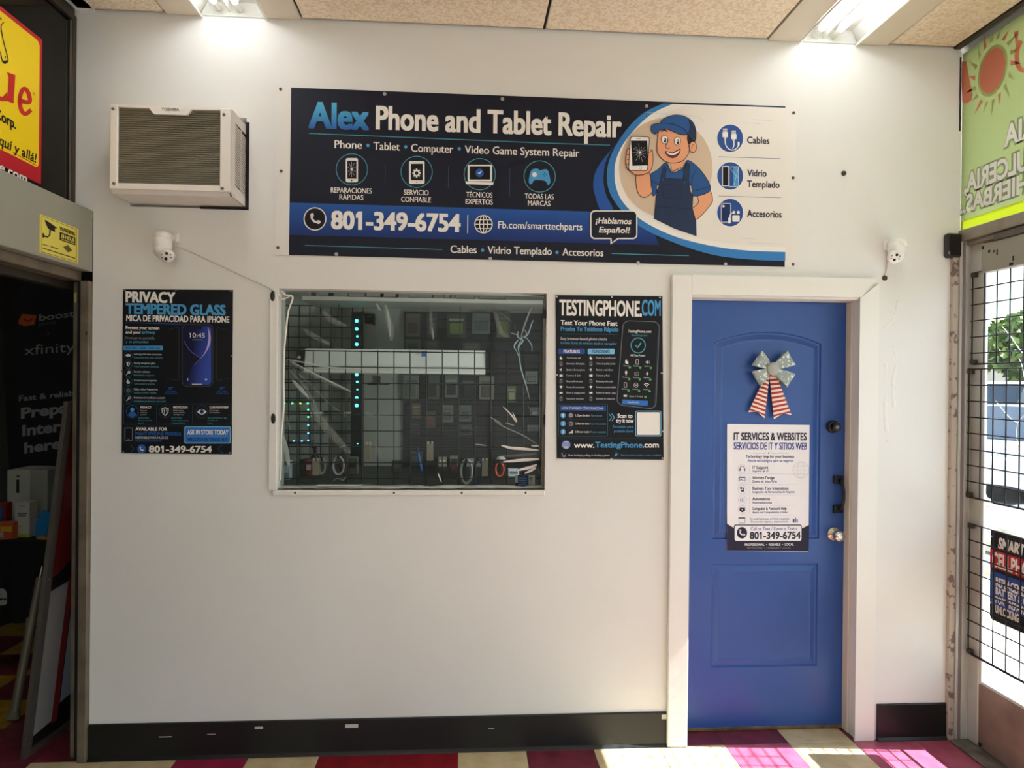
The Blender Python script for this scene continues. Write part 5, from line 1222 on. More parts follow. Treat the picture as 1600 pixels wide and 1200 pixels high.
b = MB(); b.box(XS-0.004, XS+0.0004, y0_, y1_, zb_, zt, K_sred, 0.001); b.build('board', sg)
sring(0.003, 0, K_sred).build('border', sg, fixn=False)
zr = S(58, 262, XS).z
sring(0.018, 1, K_syel, zr).build('yellow_field', sg, fixn=False)
L_ = Pl('xl', XS); CS = crop(0, 0, 2.857); Ls = L_.on(CS); L_.EPS = Ls.EPS = 0.0005
K_blk = colour('print_black', (30, 28, 20)); K_lred = colour('letter_red', (190, 36, 30))
# serif "ue": strokes plus slab serifs
b = MB()
Ls.poly(b, [(28, 322), (66, 335), (62, 400), (58, 462), (28, 450), (33, 400), (36, 345)], K_lred, 3); Ls.poly(b, [(-60, 290), (-20, 305), (-22, 400), (-10, 428), (10, 432), (30, 410), (30, 452), (-10, 450), (-50, 430), (-58, 380)], K_lred, 3)
Ls.stroke(b, [(82, 448), (128, 456), (126, 420), (112, 398), (98, 402), (86, 440), (92, 490), (112, 508), (136, 490)], 19, K_lred, 3, smooth=True)
b.build('serif_lettering', sg, fixn=False)
T = lambda *a, **k: Ls.letter(sg, *a, **k)
Ls.letter(sg, '®', 145, 422, 12, 155, K_lred, L=3)
T('Corp.', -24, 525, 46, 68, K_blk, bold=0.03, L=3)
T('aquí y allá!', -30, 632, 44, 158, K_blk, bold=0.02, ital=0.15, L=3); T('ue.com', -30, 750, 40, 118, K_white, bold=0.03, L=3)
b = MB(); Ls.stroke(b, [(0, 646), (45, 672)], 3, K_lred, 3); Ls.stroke(b, [(55, 680), (160, 738)], 3, K_lred, 3); b.build('print_line', sg, fixn=False)
b = MB(); LL = L_.on(crop(0, 0, 8.571)); LL.EPS = 0.0005
LL.stroke(b, [(45, 298), (14, 330), (8, 380), (22, 470), (40, 560), (75, 690), (100, 800), (92, 830), (58, 850), (30, 830), (14, 780), (0, 690)], 13, K_blk, 3, smooth=True)
LL.poly(b, [(14, 812), (98, 806), (92, 832), (56, 854), (28, 836)], K_blk, 4); LL.poly(b, [(54, 745), (68, 752), (66, 782), (56, 776)], K_blk, 4); LL.poly(b, [(-10, 225), (18, 255), (0, 275)], K_blk, 3)
b.build('horse_leg_emblem', sg, fixn=False)
ws = thing('warning_sticker', 'small yellow camera warning sticker on the grey beam over the left opening', 'sticker', S(92, 400, 0.0))
XW = 0.0006; w0 = S(62, 334, XW); w1_ = S(122, 413, XW)
bxo('sheet', 0.0003, 0.0010, w0.y, w1_.y, S(62, 394, XW).z, w0.z, colour('sticker_yellow', (226, 212, 96)), ws)
Lw = Pl('xl', 0.0012).on(crop(0, 280, 7.5)); Lw.EPS = 0.0004
b = MB(); Lw.stroke(b, [(485, 430), (895, 592), (893, 968), (487, 850)], 5, K_blk, 1, closed=True); b.build('border', ws, fixn=False)
b = MB(); Lw.poly(b, [(520, 474), (540, 482), (672, 572), (670, 600), (630, 616), (560, 578), (530, 510)], K_blk, 1); Lw.poly(b, [(640, 575), (672, 574), (668, 600), (640, 604)], colour('sticker_yellow', (226, 212, 96)), 2); Lw.stroke(b, [(585, 590), (580, 650), (556, 678), (512, 664)], 17, K_blk, 1); Lw.poly(b, [(496, 630), (514, 636), (514, 690), (496, 682)], K_blk, 1); b.build('camera_pictogram', ws, fixn=False)
T = lambda *a, **k: Lw.letter(ws, *a, **k)
T('WARNING', 697, 598, 46, 876, colour('olive_ink', (96, 88, 40)), bold=0.03)
b = MB(); Lw.poly(b, [(697, 616), (880, 684), (880, 776), (697, 712)], K_blk, 1); b.build('black_box', ws, fixn=False)
T('24 HOUR', 710, 684, 46, 868, colour('sticker_yellow', (226, 212, 96)), bold=0.03, L=3)
b = MB(); Lw.stroke(b, [(715, 702), (868, 756)], 7, colour('sticker_yellow', (226, 212, 96)), 3); Lw.stroke(b, [(490, 760), (570, 785)], 9, colour('olive_ink', (96, 88, 40)), 1); Lw.stroke(b, [(590, 790), (680, 818)], 12, colour('olive_ink', (96, 88, 40)), 1); Lw.stroke(b, [(497, 806), (880, 928)], 12, colour('olive_ink', (96, 88, 40)), 1)
Lw.poly(b, [(738, 795), (795, 770), (842, 835), (795, 858)], colour('olive_ink', (96, 88, 40)), 1); b.build('small_print', ws, fixn=False)

# ================================================================ SERVICE WINDOW
c6 = crop(410, 430, 3.4283)
w1 = thing('window_1', None, None, ((WX0+WX1)/2, 0.05, WZ0), kind='structure')
p, q = W(421.5, 458, -0.01), W(433, 766, -0.01)
bxo('side_board', p.x, WX0+0.001, -0.012, -0.0005, q.z, p.z, M_trim, w1, 0.003)
for x, y in ((426.3, 462.7), (427.3, 654)):
    o = W(x, y, -0.012); MB().sphere(o+Vector((0, -0.003, 0)), 0.012, mat('black_plastic'), 0.85, 0.25, 1.9, 14, 10).build('bolt_cap', w1)
p, q = W(426, 766, -0.012), W(851, 774, -0.012)
led = bxo('sill_ledge', p.x, q.x, -0.014, -0.0005, q.z, WZ0+0.001, M_trim, w1, 0.003)
for x in (461, 615.6, 721.5, 821.3):
    o = W(x, 770, -0.014); MB().lathe([(0, 0.005), (0.002, 0.0045), (0.003, 0.002)], o+Vector((0, -0.0003, 0)), (0, -1, 0), M_blk, 8).build('screw', led)
b = MB(); random.seed(5); n_ = 40
b.grid(lambda u, v: Vector((WX0+0.002+(WX1-WX0-0.004)*u, 0.002+0.105*v, WZ0+0.006+0.006*math.sin(37*u)*math.sin(6*v)+0.004*random.random())), n_, 4, mat('lumpy_caulk', (196, 196, 182), 0.7, noise=(150, 150, 136), nscale=14)); b.build('sill_top', w1)
M_gasket = mat('brown_channel', (112, 104, 94), 0.6)
bxo('side_channel', W(847.5, 600, 0.03).x, WX1-0.0005, 0.028, 0.05, WZ0+0.012, WZ1-0.02, M_gasket, w1, 0.002)
for y in (490, 656):
    o = W(850.5, y, 0.015); MB().box(o.x-0.004, o.x+0.006, 0.006, 0.0275, o.z-0.023, o.z+0.023, M_blk, 0.003).build('hinge', w1)
M_film = glass_mat('plastic_film', (0.72, 0.75, 0.73), 0.003, 0.03, haze=0.012, hazecol=(0.75, 0.78, 0.74))
YF = 0.056
film = bxo('pane', WX0+0.001, WX1-0.001, YF, YF+0.002, WZ0+0.012, WZ1-0.0005, M_film, w1)
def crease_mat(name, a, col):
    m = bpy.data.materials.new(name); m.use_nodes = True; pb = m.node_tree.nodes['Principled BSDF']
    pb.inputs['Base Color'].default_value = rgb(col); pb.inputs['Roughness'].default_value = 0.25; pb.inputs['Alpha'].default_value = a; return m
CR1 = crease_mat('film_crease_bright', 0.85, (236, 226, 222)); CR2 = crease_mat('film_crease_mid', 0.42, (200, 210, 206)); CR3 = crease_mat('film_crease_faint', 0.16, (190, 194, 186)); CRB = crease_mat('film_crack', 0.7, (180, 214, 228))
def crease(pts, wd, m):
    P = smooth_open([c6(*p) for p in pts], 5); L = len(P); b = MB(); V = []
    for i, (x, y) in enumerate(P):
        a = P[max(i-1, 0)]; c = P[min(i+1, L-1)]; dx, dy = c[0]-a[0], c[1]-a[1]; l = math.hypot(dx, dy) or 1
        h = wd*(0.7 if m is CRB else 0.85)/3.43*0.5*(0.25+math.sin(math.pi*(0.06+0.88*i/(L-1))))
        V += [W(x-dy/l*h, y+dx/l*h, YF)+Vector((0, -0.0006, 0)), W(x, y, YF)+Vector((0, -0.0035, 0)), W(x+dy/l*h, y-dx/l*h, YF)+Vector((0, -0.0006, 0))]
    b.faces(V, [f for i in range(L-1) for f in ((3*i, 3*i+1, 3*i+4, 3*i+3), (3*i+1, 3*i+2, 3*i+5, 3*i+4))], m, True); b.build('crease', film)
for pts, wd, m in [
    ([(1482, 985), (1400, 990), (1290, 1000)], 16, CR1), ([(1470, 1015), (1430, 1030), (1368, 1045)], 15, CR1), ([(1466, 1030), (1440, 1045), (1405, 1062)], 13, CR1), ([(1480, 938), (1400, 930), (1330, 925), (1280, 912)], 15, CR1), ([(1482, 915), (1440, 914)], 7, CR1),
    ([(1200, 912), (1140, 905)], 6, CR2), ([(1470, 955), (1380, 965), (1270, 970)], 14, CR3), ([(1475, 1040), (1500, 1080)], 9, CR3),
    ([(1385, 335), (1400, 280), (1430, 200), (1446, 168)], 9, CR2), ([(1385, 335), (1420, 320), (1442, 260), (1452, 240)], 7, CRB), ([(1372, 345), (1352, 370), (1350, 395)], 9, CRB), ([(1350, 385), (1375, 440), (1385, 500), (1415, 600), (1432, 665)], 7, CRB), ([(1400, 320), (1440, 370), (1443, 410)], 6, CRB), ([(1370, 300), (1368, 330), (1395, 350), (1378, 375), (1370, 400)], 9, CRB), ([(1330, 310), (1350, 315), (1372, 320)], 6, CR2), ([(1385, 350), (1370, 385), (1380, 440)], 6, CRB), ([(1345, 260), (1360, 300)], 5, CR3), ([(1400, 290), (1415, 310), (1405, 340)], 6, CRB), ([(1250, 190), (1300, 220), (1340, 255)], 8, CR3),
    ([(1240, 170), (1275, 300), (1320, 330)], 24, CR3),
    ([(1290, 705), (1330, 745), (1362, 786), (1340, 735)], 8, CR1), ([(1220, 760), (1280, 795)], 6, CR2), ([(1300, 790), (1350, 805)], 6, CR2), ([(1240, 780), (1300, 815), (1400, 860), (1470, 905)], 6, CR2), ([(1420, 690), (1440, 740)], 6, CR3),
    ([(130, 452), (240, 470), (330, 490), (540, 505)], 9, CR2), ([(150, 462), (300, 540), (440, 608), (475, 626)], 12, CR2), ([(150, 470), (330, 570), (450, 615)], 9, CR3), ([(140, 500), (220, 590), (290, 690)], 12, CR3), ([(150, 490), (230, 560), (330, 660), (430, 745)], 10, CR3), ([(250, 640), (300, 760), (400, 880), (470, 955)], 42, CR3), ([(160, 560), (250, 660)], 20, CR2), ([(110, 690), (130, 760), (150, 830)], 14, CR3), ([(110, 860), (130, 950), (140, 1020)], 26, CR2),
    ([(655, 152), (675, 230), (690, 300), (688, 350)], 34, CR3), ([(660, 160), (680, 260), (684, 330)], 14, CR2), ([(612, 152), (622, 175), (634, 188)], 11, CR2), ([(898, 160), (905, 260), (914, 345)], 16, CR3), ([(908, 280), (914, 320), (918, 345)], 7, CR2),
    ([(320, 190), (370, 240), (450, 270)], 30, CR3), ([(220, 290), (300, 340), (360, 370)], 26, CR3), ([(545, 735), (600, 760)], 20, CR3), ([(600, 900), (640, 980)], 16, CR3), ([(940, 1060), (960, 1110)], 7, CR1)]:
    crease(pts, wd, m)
cord('window_cord', 'white cord hanging down the left side inside the service window', [W(*c6(100, 82), 0.02), W(*c6(122, 105), 0.03), W(*c6(162, 118), 0.035), W(*c6(140, 190), 0.04), W(*c6(128, 280), 0.04), W(*c6(118, 400), 0.04), W(*c6(114, 560), 0.04), W(*c6(115, 700), 0.04), W(*c6(102, 860), 0.04), W(*c6(100, 1000), 0.04), W(*c6(96, 1100), 0.04)], 0.0042, mat('bright_cord', (226, 226, 216), 0.5))

# ---------------------------------------------------------------- wire grids
M_grid = mat('black_grid_wire', (16, 15, 16), 0.5)
def grid_panel(name, label, xs, ys, Y, r, x0, x1, y0, y1):
    t = thing(name, label, 'wire grid', W(x0, y1, Y))
    b = MB()
    for x in xs: b.cyl(W(x, y0, Y), W(x, y1, Y), r, M_grid, 6)
    b.build('upright_wires', t)
    b = MB()
    for y in ys:
        p, q = W(x0, y, Y), W(x1, y, Y); q.z = p.z
        b.cyl(p+Vector((0, r*1.8, 0)), q+Vector((0, r*1.8, 0)), r, M_grid, 6)
    b.build('cross_wires', t)
cx6 = lambda u: 410+u/3.4283
cy6 = lambda v: 430+v/3.4283
grid_panel('security_grid', 'black wire security grid standing just behind the plastic film of the service window', [cx6(100+86.4*k) for k in range(17)], [cy6(402+86*k) for k in range(9)], 0.128, 0.0028, cx6(95), cx6(1492), cy6(402), cy6(1135))
grid_panel('wall_grid', 'black wire display grid hung on the far wall at the left of the back room', [cx6(140+57*k) for k in range(8)], [cy6(160+57*k) for k in range(16)], 1.69, 0.0035, cx6(95), cx6(540), cy6(160), cy6(1020))

# ---------------------------------------------------------------- shelf, shop light, panels
M_shelf = mat('white_melamine', (214, 208, 198), 0.5)
ZS = 2.165
sx0 = W(471, 470, 1.28).x
sh = bxo('wall_shelf', sx0, 2.44, 1.28, 1.749, ZS, ZS+0.026, M_shelf, None, 0.003); sh['label'] = 'white melamine shelf running across the top of the service window view'; sh['category'] = 'shelf'
random.seed(11)
for k, (x0, x1, h, col, lab) in enumerate([(482, 488, .05, (150, 150, 146), 'small grey box'), (500, 516, .06, (40, 40, 44), 'black box'), (533, 545, .05, (150, 136, 128), 'dusty pink box'), (546, 572, .035, (120, 84, 92), 'long mauve box'), (573, 596, .06, (84, 52, 60), 'dark maroon box'), (600, 620, .05, (106, 40, 46), 'dark red box'), (640, 676, .06, (112, 92, 96), 'wide dusty brown box'), (694, 704, .06, (190, 24, 34), 'bright red box'), (712, 742, .06, (92, 76, 78), 'brown grey box'), (748, 790, .05, (70, 56, 58), 'dark brown box')]):
    p, q = W(x0, 460, 1.4), W(x1, 460, 1.4); y = 1.36
    t = thing('storage_box', f'{lab} on the white shelf at the top of the service window', 'box', ((p.x+q.x)/2, y, ZS+0.0265), 'boxes along the top shelf')
    m = mat(f'box_{k}', col, 0.7)
    MB().box(p.x, q.x, y, y+0.16, ZS+0.0265, ZS+0.0265+h+0.05, m, 0.002).build('carton', t)
    MB().box(p.x+0.004, q.x-0.004, y-0.0012, y-0.0002, ZS+0.04, ZS+0.04+h*0.5, mat('box_label', (170, 166, 160), 0.7), 0).build('paper_label', t)
# shop light: folded white reflector with black end caps
fl = W(466, 560, 1.2).x; fr = W(768, 560, 1.2).x; fz1, fz0 = W(600, 545.5, 1.2).z, W(600, 583.5, 1.2).z
shl = thing('shop_light', 'long white shop light with black end caps hanging below the shelf in the back room', 'light fixture', ((fl+fr)/2, 1.25, fz0))
prof = [(1.20, fz0+0.022), (1.185, fz0), (1.182, fz0+0.004), (1.194, fz0+0.03), (1.22, fz1-0.03), (1.225, fz1), (1.30, fz1), (1.305, fz1-0.03), (1.335, fz0+0.03), (1.345, fz0), (1.33, fz0+0.022)]
M_shop = mat('shop_light_white', (234, 230, 224), 0.4)
ex = (fr-fl)*0.032
MB().prism([(fl+ex, y, z) for y, z in prof], (fr-fl-2*ex, 0, 0), M_shop).build('reflector', shl)
for x0, x1, s in ((fl, fl+ex-0.0005, 0), (fr-ex+0.0005, fr+0.03, 1)):
    e = MB().prism([(x0, 1.19, fz0+0.012), (x0, 1.205, fz1-0.012), (x0, 1.32, fz1-0.012), (x0, 1.335, fz0+0.012)], (x1-x0, 0, 0), mat('endcap_black', (22, 22, 24), 0.5)).build('end_cap', shl)
MB().box(fl+ex+.003, fr-ex-.003, 1.1815, 1.187, fz0+0.036, fz0+0.042, M_off).build('lip', shl)
p = W(*c6(863, 420), 1.19); MB().box(p.x-0.013, p.x+0.013, 1.186, 1.192, p.z-0.018, p.z+0.016, mat('blue_tape', (40, 116, 190), 0.6)).build('blue_tape', shl)
p = W(*c6(200, 440), 1.2); MB().box(p.x-0.008, p.x+0.008, 1.1835, 1.1885, p.z-0.008, p.z+0.008, M_white if 'M_white' in globals() else K_white).build('white_sticker', shl)
for x in (fl+0.2, fr-0.2): MB().cyl((x, 1.26, fz1), (x, 1.45, ZS-0.0005), 0.002, M_grid, 6).build('hanging_wire', shl)
# dark slatwall behind the packages
gx0, gx1 = W(630, 600, 1.7).x, W(850, 600, 1.7).x
sw = thing('slatwall', 'dark slatted display wall carrying blister packs at the right of the back room', 'display wall', ((gx0+2.44)/2, 1.72, 0.9))
M_slat = mat('slat_black', (30, 30, 34), 0.6)
bxo('backing', gx0, 2.44, 1.732, 1.7495, 0.9, 2.15, M_slat, sw)
k = 0
z = 0.905
_sl = None
while z < 2.1:
    if _sl is None:
        _sl = bxo('slat', gx0, 2.44, 1.718, 1.7315, z, z+0.066, M_slat, sw, 0.003); zb0 = z
    else:
        o = _sl.copy(); C.objects.link(o); o.location.z += z-zb0
    z += 0.075
# LED strip tower and LED square
M_cy = mat('cyan_led', (90, 255, 250), 0.4, emit=(60, 235, 235), estr=6.0); M_gn = mat('green_led', (90, 255, 150), 0.4, emit=(70, 255, 150), estr=5.0); M_bl = mat('blue_led', (90, 190, 255), 0.4, emit=(70, 170, 255), estr=5.0); M_yg = mat('lime_led', (170, 240, 60), 0.4, emit=(160, 230, 50), estr=4.0)
p, q = W(549.5, 488, 1.64), W(565, 747, 1.64)
lt = thing('led_light_bar', 'tall black light bar with a column of cyan lights in the back room', 'led light', ((p.x+q.x)/2, 1.65, q.z))
bxo('housing', p.x, q.x, 1.632, 1.66, q.z, p.z, mat('teal_black', (14, 26, 30), 0.3), lt, 0.004)
for x, y, r in ((505, 245, 9), (505, 288, 9), (508, 328, 5.5), (505, 370, 9), (505, 533, 9), (508, 572, 6.5), (508, 612, 4), (505, 658, 9), (505, 698, 9.5), (510, 902, 3), (508, 1066, 7)):
    o = W(*c6(x, y), 1.63); rr = r/3.43*4.75/1080*1.0
    MB().sphere((o.x, 1.629, o.z), rr, M_cy, 1.0, 0.5, 0.9, 10, 8).build('led', lt)
lt2 = thing('led_light_square', 'square of small green and blue lights at the lower left of the service window', 'led light', W(460, 690, 1.6))
fr_ = [W(*c6(u, v), 1.6) for u, v in ((112, 680), (252, 680), (252, 895), (112, 895))]
b = MB()
for i in range(4): b.tube([fr_[i], fr_[(i+1) % 4]], 0.004, mat('led_channel', (40, 44, 46), 0.5), 6)
b.build('channel', lt2)
for i in range(4): MB().cyl(fr_[i]+Vector((0, 0.003, 0)), (fr_[i].x, 1.7495, fr_[i].z), 0.003, M_grid, 6).build('standoff', lt2)
for x, y, m in ((118, 686, M_gn), (160, 687, M_gn), (203, 687, M_yg), (243, 687, M_gn), (245, 720, M_gn), (245, 760, M_gn), (245, 803, M_bl), (245, 846, M_bl), (245, 885, M_bl), (211, 888, M_bl), (168, 888, M_bl)):
    o = W(*c6(x, y), 1.59); MB().sphere((o.x, 1.592, o.z), 0.0062, m, 1, .6, .8, 8, 6).build('led', lt2)
# small bracket on the wall beside the light bar
p, q = W(568, 490, 1.7), W(585, 508, 1.7)
t = thing('wall_bracket', 'black bracket on the grey back wall above the shop light', 'bracket', p)
MB().box(p.x, q.x, 1.70, 1.7495, p.z-0.012, p.z, M_grid, 0.002).build('arm', t); MB().box(q.x-0.014, q.x, 1.70, 1.7495, q.z, p.z-0.0125, M_grid, 0.002).build('upright', t); MB().box(p.x+0.01, q.x-0.02, 1.69, 1.72, q.z+0.01, p.z-0.02, M_grid, 0.004).build('clamp', t)
p, q = W(574, 600, 1.7), W(608, 600, 1.7)
t = thing('wall_hook', 'brown T-shaped wall hook on the grey wall below the shop light', 'hook', p)
MB().box(p.x, q.x, 1.69, 1.705, p.z-0.006, p.z+0.006, mat('brown_plastic', (70, 44, 40), 0.6), 0.003).build('bar', t); mx_ = (p.x+q.x)/2; MB().box(mx_-0.009, mx_+0.009, 1.705, 1.7495, p.z-0.004, p.z+0.055, mat('brown_plastic'), 0.003).build('stem', t)
for (x0, x1, y, lab) in ((484, 505, 645, 'left'), (538, 548, 645, 'right')):
    p, q = W(x0, y, 1.62), W(x1, y, 1.62)
    t = thing('price_peg', f'white price peg on the wire display grid, {lab} of the two', 'peg', p, 'white pegs on the display grid')
    MB().box(p.x, q.x, 1.615, 1.625, p.z-0.006, p.z+0.006, K_white, 0.001).build('bar', t); MB().box(p.x, p.x+0.014, 1.614, 1.626, p.z-0.026, p.z-0.0065, K_white, 0.002).build('tab', t); MB().cyl(((p.x+q.x)/2, 1.6255, p.z), ((p.x+q.x)/2, 1.7495, p.z), 0.003, M_grid, 6).build('stem', t)

# ---------------------------------------------------------------- packages hung on the slatwall
pk = [(634, 490, 656, 526, (112, 96, 80), (70, 58, 48), 'brown patterned pack, top left'), (666, 489, 683, 528, (62, 66, 66), (84, 88, 86), 'dark grey narrow pack'), (698, 490, 728, 528, (58, 66, 52), (110, 126, 60), 'olive green pack with two pale labels'), (738, 489, 766, 522, (98, 108, 108), (76, 84, 86), 'pale grey clear pack'), (776, 487, 797, 528, (66, 76, 52), (96, 110, 60), 'moss green pack behind the crack'),
      (634, 530, 657, 546, (88, 92, 88), (60, 62, 60), 'small grey pack above the shop light'), (664, 531, 686, 546, (50, 54, 54), (66, 70, 70), 'charcoal pack above the shop light'), (722, 535, 750, 547, (60, 60, 60), (80, 80, 78), 'flat slate pack above the shop light'),
      (630, 586, 654, 625, (124, 128, 120), (96, 100, 92), 'pale grey-green pack, left below the shop light'), (669, 586, 686, 625, (88, 92, 76), (50, 52, 58), 'olive and black pack'), (695, 586, 716, 622, (112, 114, 112), (50, 50, 52), 'silver pack with a dark ring'), (720, 587, 743, 626, (26, 32, 36), (36, 42, 46), 'nearly black pack'), (749, 588, 772, 626, (128, 122, 116), (84, 76, 70), 'beige framed pack'), (792, 603, 806, 629, (92, 96, 76), (150, 146, 110), 'khaki pack beside the crack'), (821, 580, 840, 600, (108, 112, 108), (80, 84, 82), 'grey rounded pack at the far right'),
      (643, 630, 657, 654, (96, 86, 72), (126, 102, 76), 'tan lower pack'), (664, 643, 680, 669, (84, 74, 70), (110, 70, 56), 'rust brown lower pack'), (690, 633, 708, 660, (116, 112, 104), (90, 92, 84), 'ivory lower pack'), (718, 633, 736, 659, (104, 104, 100), (76, 80, 78), 'stone grey lower pack'), (718, 663, 737, 680, (66, 68, 70), (50, 52, 54), 'slate lower pack in the bottom row'), (640, 657, 656, 682, (44, 44, 48), (60, 60, 62), 'black lower pack in the bottom row'), (828, 636, 842, 652, (80, 84, 80), (110, 112, 104), 'small grey pack at the right edge'), (824, 664, 843, 676, (100, 102, 98), (70, 72, 70), 'grey flat pack at the lower right')]
for i, (x0, y0, x1, y1, c0, c1, lab) in enumerate(pk):
    Y = 1.70 if i % 2 else 1.695
    p, q = W(x0, y0, Y), W(x1, y1, Y)
    t = thing('blister_pack', f'{lab} on the dark slatted wall', 'package', ((p.x+q.x)/2, Y, q.z), 'blister packs on the slatted wall')
    m0 = mat(f'pack_card_{i}', c0, 0.5, spec=0.6); m1 = mat(f'pack_item_{i}', c1, 0.4)
    w_, h_ = q.x-p.x, p.z-q.z
    MB().box(p.x, q.x, Y, Y+0.004, q.z, p.z, m0, 0.0015).build('backing_card', t)
    MB().box(p.x+w_*.16, q.x-w_*.16, Y-0.012, Y-0.0002, q.z+h_*.14, q.z+h_*.62, m1, 0.004, 2).build('blister', t)
    MB().box(p.x+w_*.12, q.x-w_*.12, Y-0.0012, Y-0.0002, q.z+h_*.70, q.z+h_*.80, mat('pack_print', (150, 148, 132), 0.6) if i in (2, 10, 13, 15) else mat('pack_print_dim', (96, 96, 92), 0.6)).build('label_strip', t)
    MB().cyl(((p.x+q.x)/2, Y-0.01, p.z-0.01), ((p.x+q.x)/2, 1.7175, p.z-0.01), 0.002, M_grid, 6).build('peg', t)

# ---------------------------------------------------------------- workbench and what stands on it
ZD = 1.145
wb = thing('workbench', 'dark workbench behind the service window', 'workbench', (1.3, 0.7, 0.0))
bxo('bench_top', 0.08, 2.43, 0.16, 1.15, ZD-0.03, ZD, mat('bench_black', (26, 26, 28), 0.5), wb, 0.003)
for x in (0.12, 2.39):
    for y in (0.2, 1.1): bxo('leg', x-0.025, x+0.025, y-0.025, y+0.025, 0, ZD-0.0305, M_grid, wb)
def desk_y(py): return min(max((CAM.z-ZD)*FPX/(py-597.5)+CAM.y, 0.18), 1.1)
def small_box(x0, y0, x1, y1, c, lab, depth=0.06, c2_=None, name='small_box', group='boxes on the workbench', cat='box'):
    Y = desk_y(y1); p, q = W(x0, y0, Y), W(x1, y1, Y)
    t = thing(name, lab, cat, ((p.x+q.x)/2, Y, ZD), group)
    z1 = ZD+0.0005+(p.z-q.z)
    MB().box(p.x, q.x, Y, Y+depth, ZD+0.0005, z1, mat('sb_%d_%d_%d' % c, c, 0.55), 0.002).build('carton', t)
    cc = c2_ or tuple(min(255, int(v*1.35+14)) for v in c)
    MB().box(p.x+(q.x-p.x)*.15, q.x-(q.x-p.x)*.15, Y-0.0012, Y-0.0002, ZD+(z1-ZD)*.4, ZD+(z1-ZD)*.75, mat('sb_%d_%d_%d' % cc, cc, 0.55)).build('label', t)
    return t
small_box(468, 720, 476, 745, (28, 28, 32), 'narrow black box beside the red and white carton at the left of the workbench')
small_box(477, 722, 487, 745, (120, 34, 36), 'red and white carton at the left of the workbench', c2_=(214, 206, 200))
small_box(441, 722, 452, 752, (170, 180, 186), 'pale blue-white box in the lower left corner of the service window')
small_box(544, 717, 558, 743, (88, 92, 90), 'grey box with a dark square window on the workbench', c2_=(30, 30, 32))
small_box(546, 700, 557, 714.5, (70, 104, 40), 'green pack standing behind the grey box on the workbench')
small_box(685, 704, 698, 718, (142, 140, 124), 'beige box left of two at the rear of the workbench')
small_box(703, 704, 717, 720, (120, 122, 116), 'grey box with a black hole at the rear of the workbench', c2_=(20, 20, 22))
small_box(729, 700, 742, 712, (134, 134, 126), 'pale small carton at the rear right of the workbench')
small_box(743, 704, 755, 714, (120, 120, 112), 'stone coloured carton at the rear right of the workbench')
small_box(781, 721, 791, 747, (44, 26, 26), 'dark maroon box beside the orange disc on the workbench')
small_box(794, 735, 811, 746, (190, 192, 196), 'white box with grey stripes at the right of the workbench', c2_=(104, 110, 120))
small_box(704, 722, 714, 742, (60, 34, 34), 'dark red box in the middle of the workbench')
small_box(612, 722, 626, 740, (52, 54, 54), 'charcoal box under the bare grey wall on the workbench')
small_box(640, 700, 660, 722, (46, 48, 52), 'slate box behind the blue pen on the workbench')
# hanging clip tags on the security grid
for x0, y0, x1, y1, lab in ((488, 718, 499, 743, 'first from the left'), (570.5, 693, 579.5, 717, 'second from the left'), (667, 692, 677, 720, 'third from the left'), (753, 718, 762, 744, 'fourth from the left')):
    Y = 0.116; p, q = W(x0, y0, Y), W(x1, y1, Y)
    t = thing('hanging_tag', f'beige tag with two white prongs on the security grid, {lab}', 'tag', p, 'beige tags on the security grid')
    MB().box(p.x, q.x, Y, Y+0.003, q.z, p.z-0.006, mat('tag_beige', (188, 172, 152), 0.6), 0.001).build('card', t)
    for f in (0.2, 0.8):
        xx = p.x+(q.x-p.x)*f; MB().box(xx-0.005, xx+0.005, Y-0.001, Y+0.006, p.z-0.0055, p.z+0.006, K_white, 0.001).build('prong', t)
def ring_coil(x0, y0, x1, y1, c, lab, r=0.005, turns=3, cat='cable', name='cable_coil'):
    Y = desk_y(y1); p, q = W(x0, y0, Y), W(x1, y1, Y); cx, cz = (p.x+q.x)/2, 0; a = (q.x-p.x)/2; h = (p.z-q.z)/2; cz = ZD+h+r+0.001
    t = thing(name, lab, cat, (cx, Y, ZD), 'cable coils on the workbench'); m = mat('coil_%d_%d_%d' % c, c, 0.5)
    b = MB()
    for k in range(turns):
        b.tube([(cx+(a-0.0015*k)*math.cos(2*math.pi*j/22), Y+0.009*k, cz+(h-0.001*k)*math.sin(2*math.pi*j/22)) for j in range(22)], r, m, 7, closed=True)
    b.build('loops', t)
    MB().box(cx-0.006, cx+0.006, Y-0.006, Y+0.009*turns, cz+h-0.012, cz+h+0.007, mat('tie_black', (30, 30, 32), 0.6), 0.002).build('tie', t)
ring_coil(520, 717, 537, 745, (196, 196, 198), 'white cable coil left of centre on the workbench')
ring_coil(531, 719, 541, 744, (108, 40, 36), 'reddish brown cable coil touching the white one on the workbench')
ring_coil(720, 721, 737, 759, (206, 204, 206), 'tall white cable coil right of centre on the workbench')
ring_coil(741, 720, 754, 757, (36, 60, 116), 'blue cable coil on the workbench')
ring_coil(774, 726, 787, 747, (214, 84, 44), 'orange cable coil on the workbench')
ring_coil(497, 720, 508, 744, (214, 208, 200), 'white cable coil beside the first beige tag', 0.006)
def lathe_item(name, label, cat, px0, py0, px1, py1, prof, m, parts=None):
    Y = desk_y(py1); p, q = W(px0, py0, Y), W(px1, py1, Y); R = (q.x-p.x)/2; H = p.z-q.z
    t = thing(name, label, cat, ((p.x+q.x)/2, Y, ZD))
    MB().lathe([(h*H, r*R) for h, r in prof], ((p.x+q.x)/2, Y, ZD+0.0005), (0, 0, 1), m, 18).build('body', t); return t, ((p.x+q.x)/2, Y, ZD), R, H
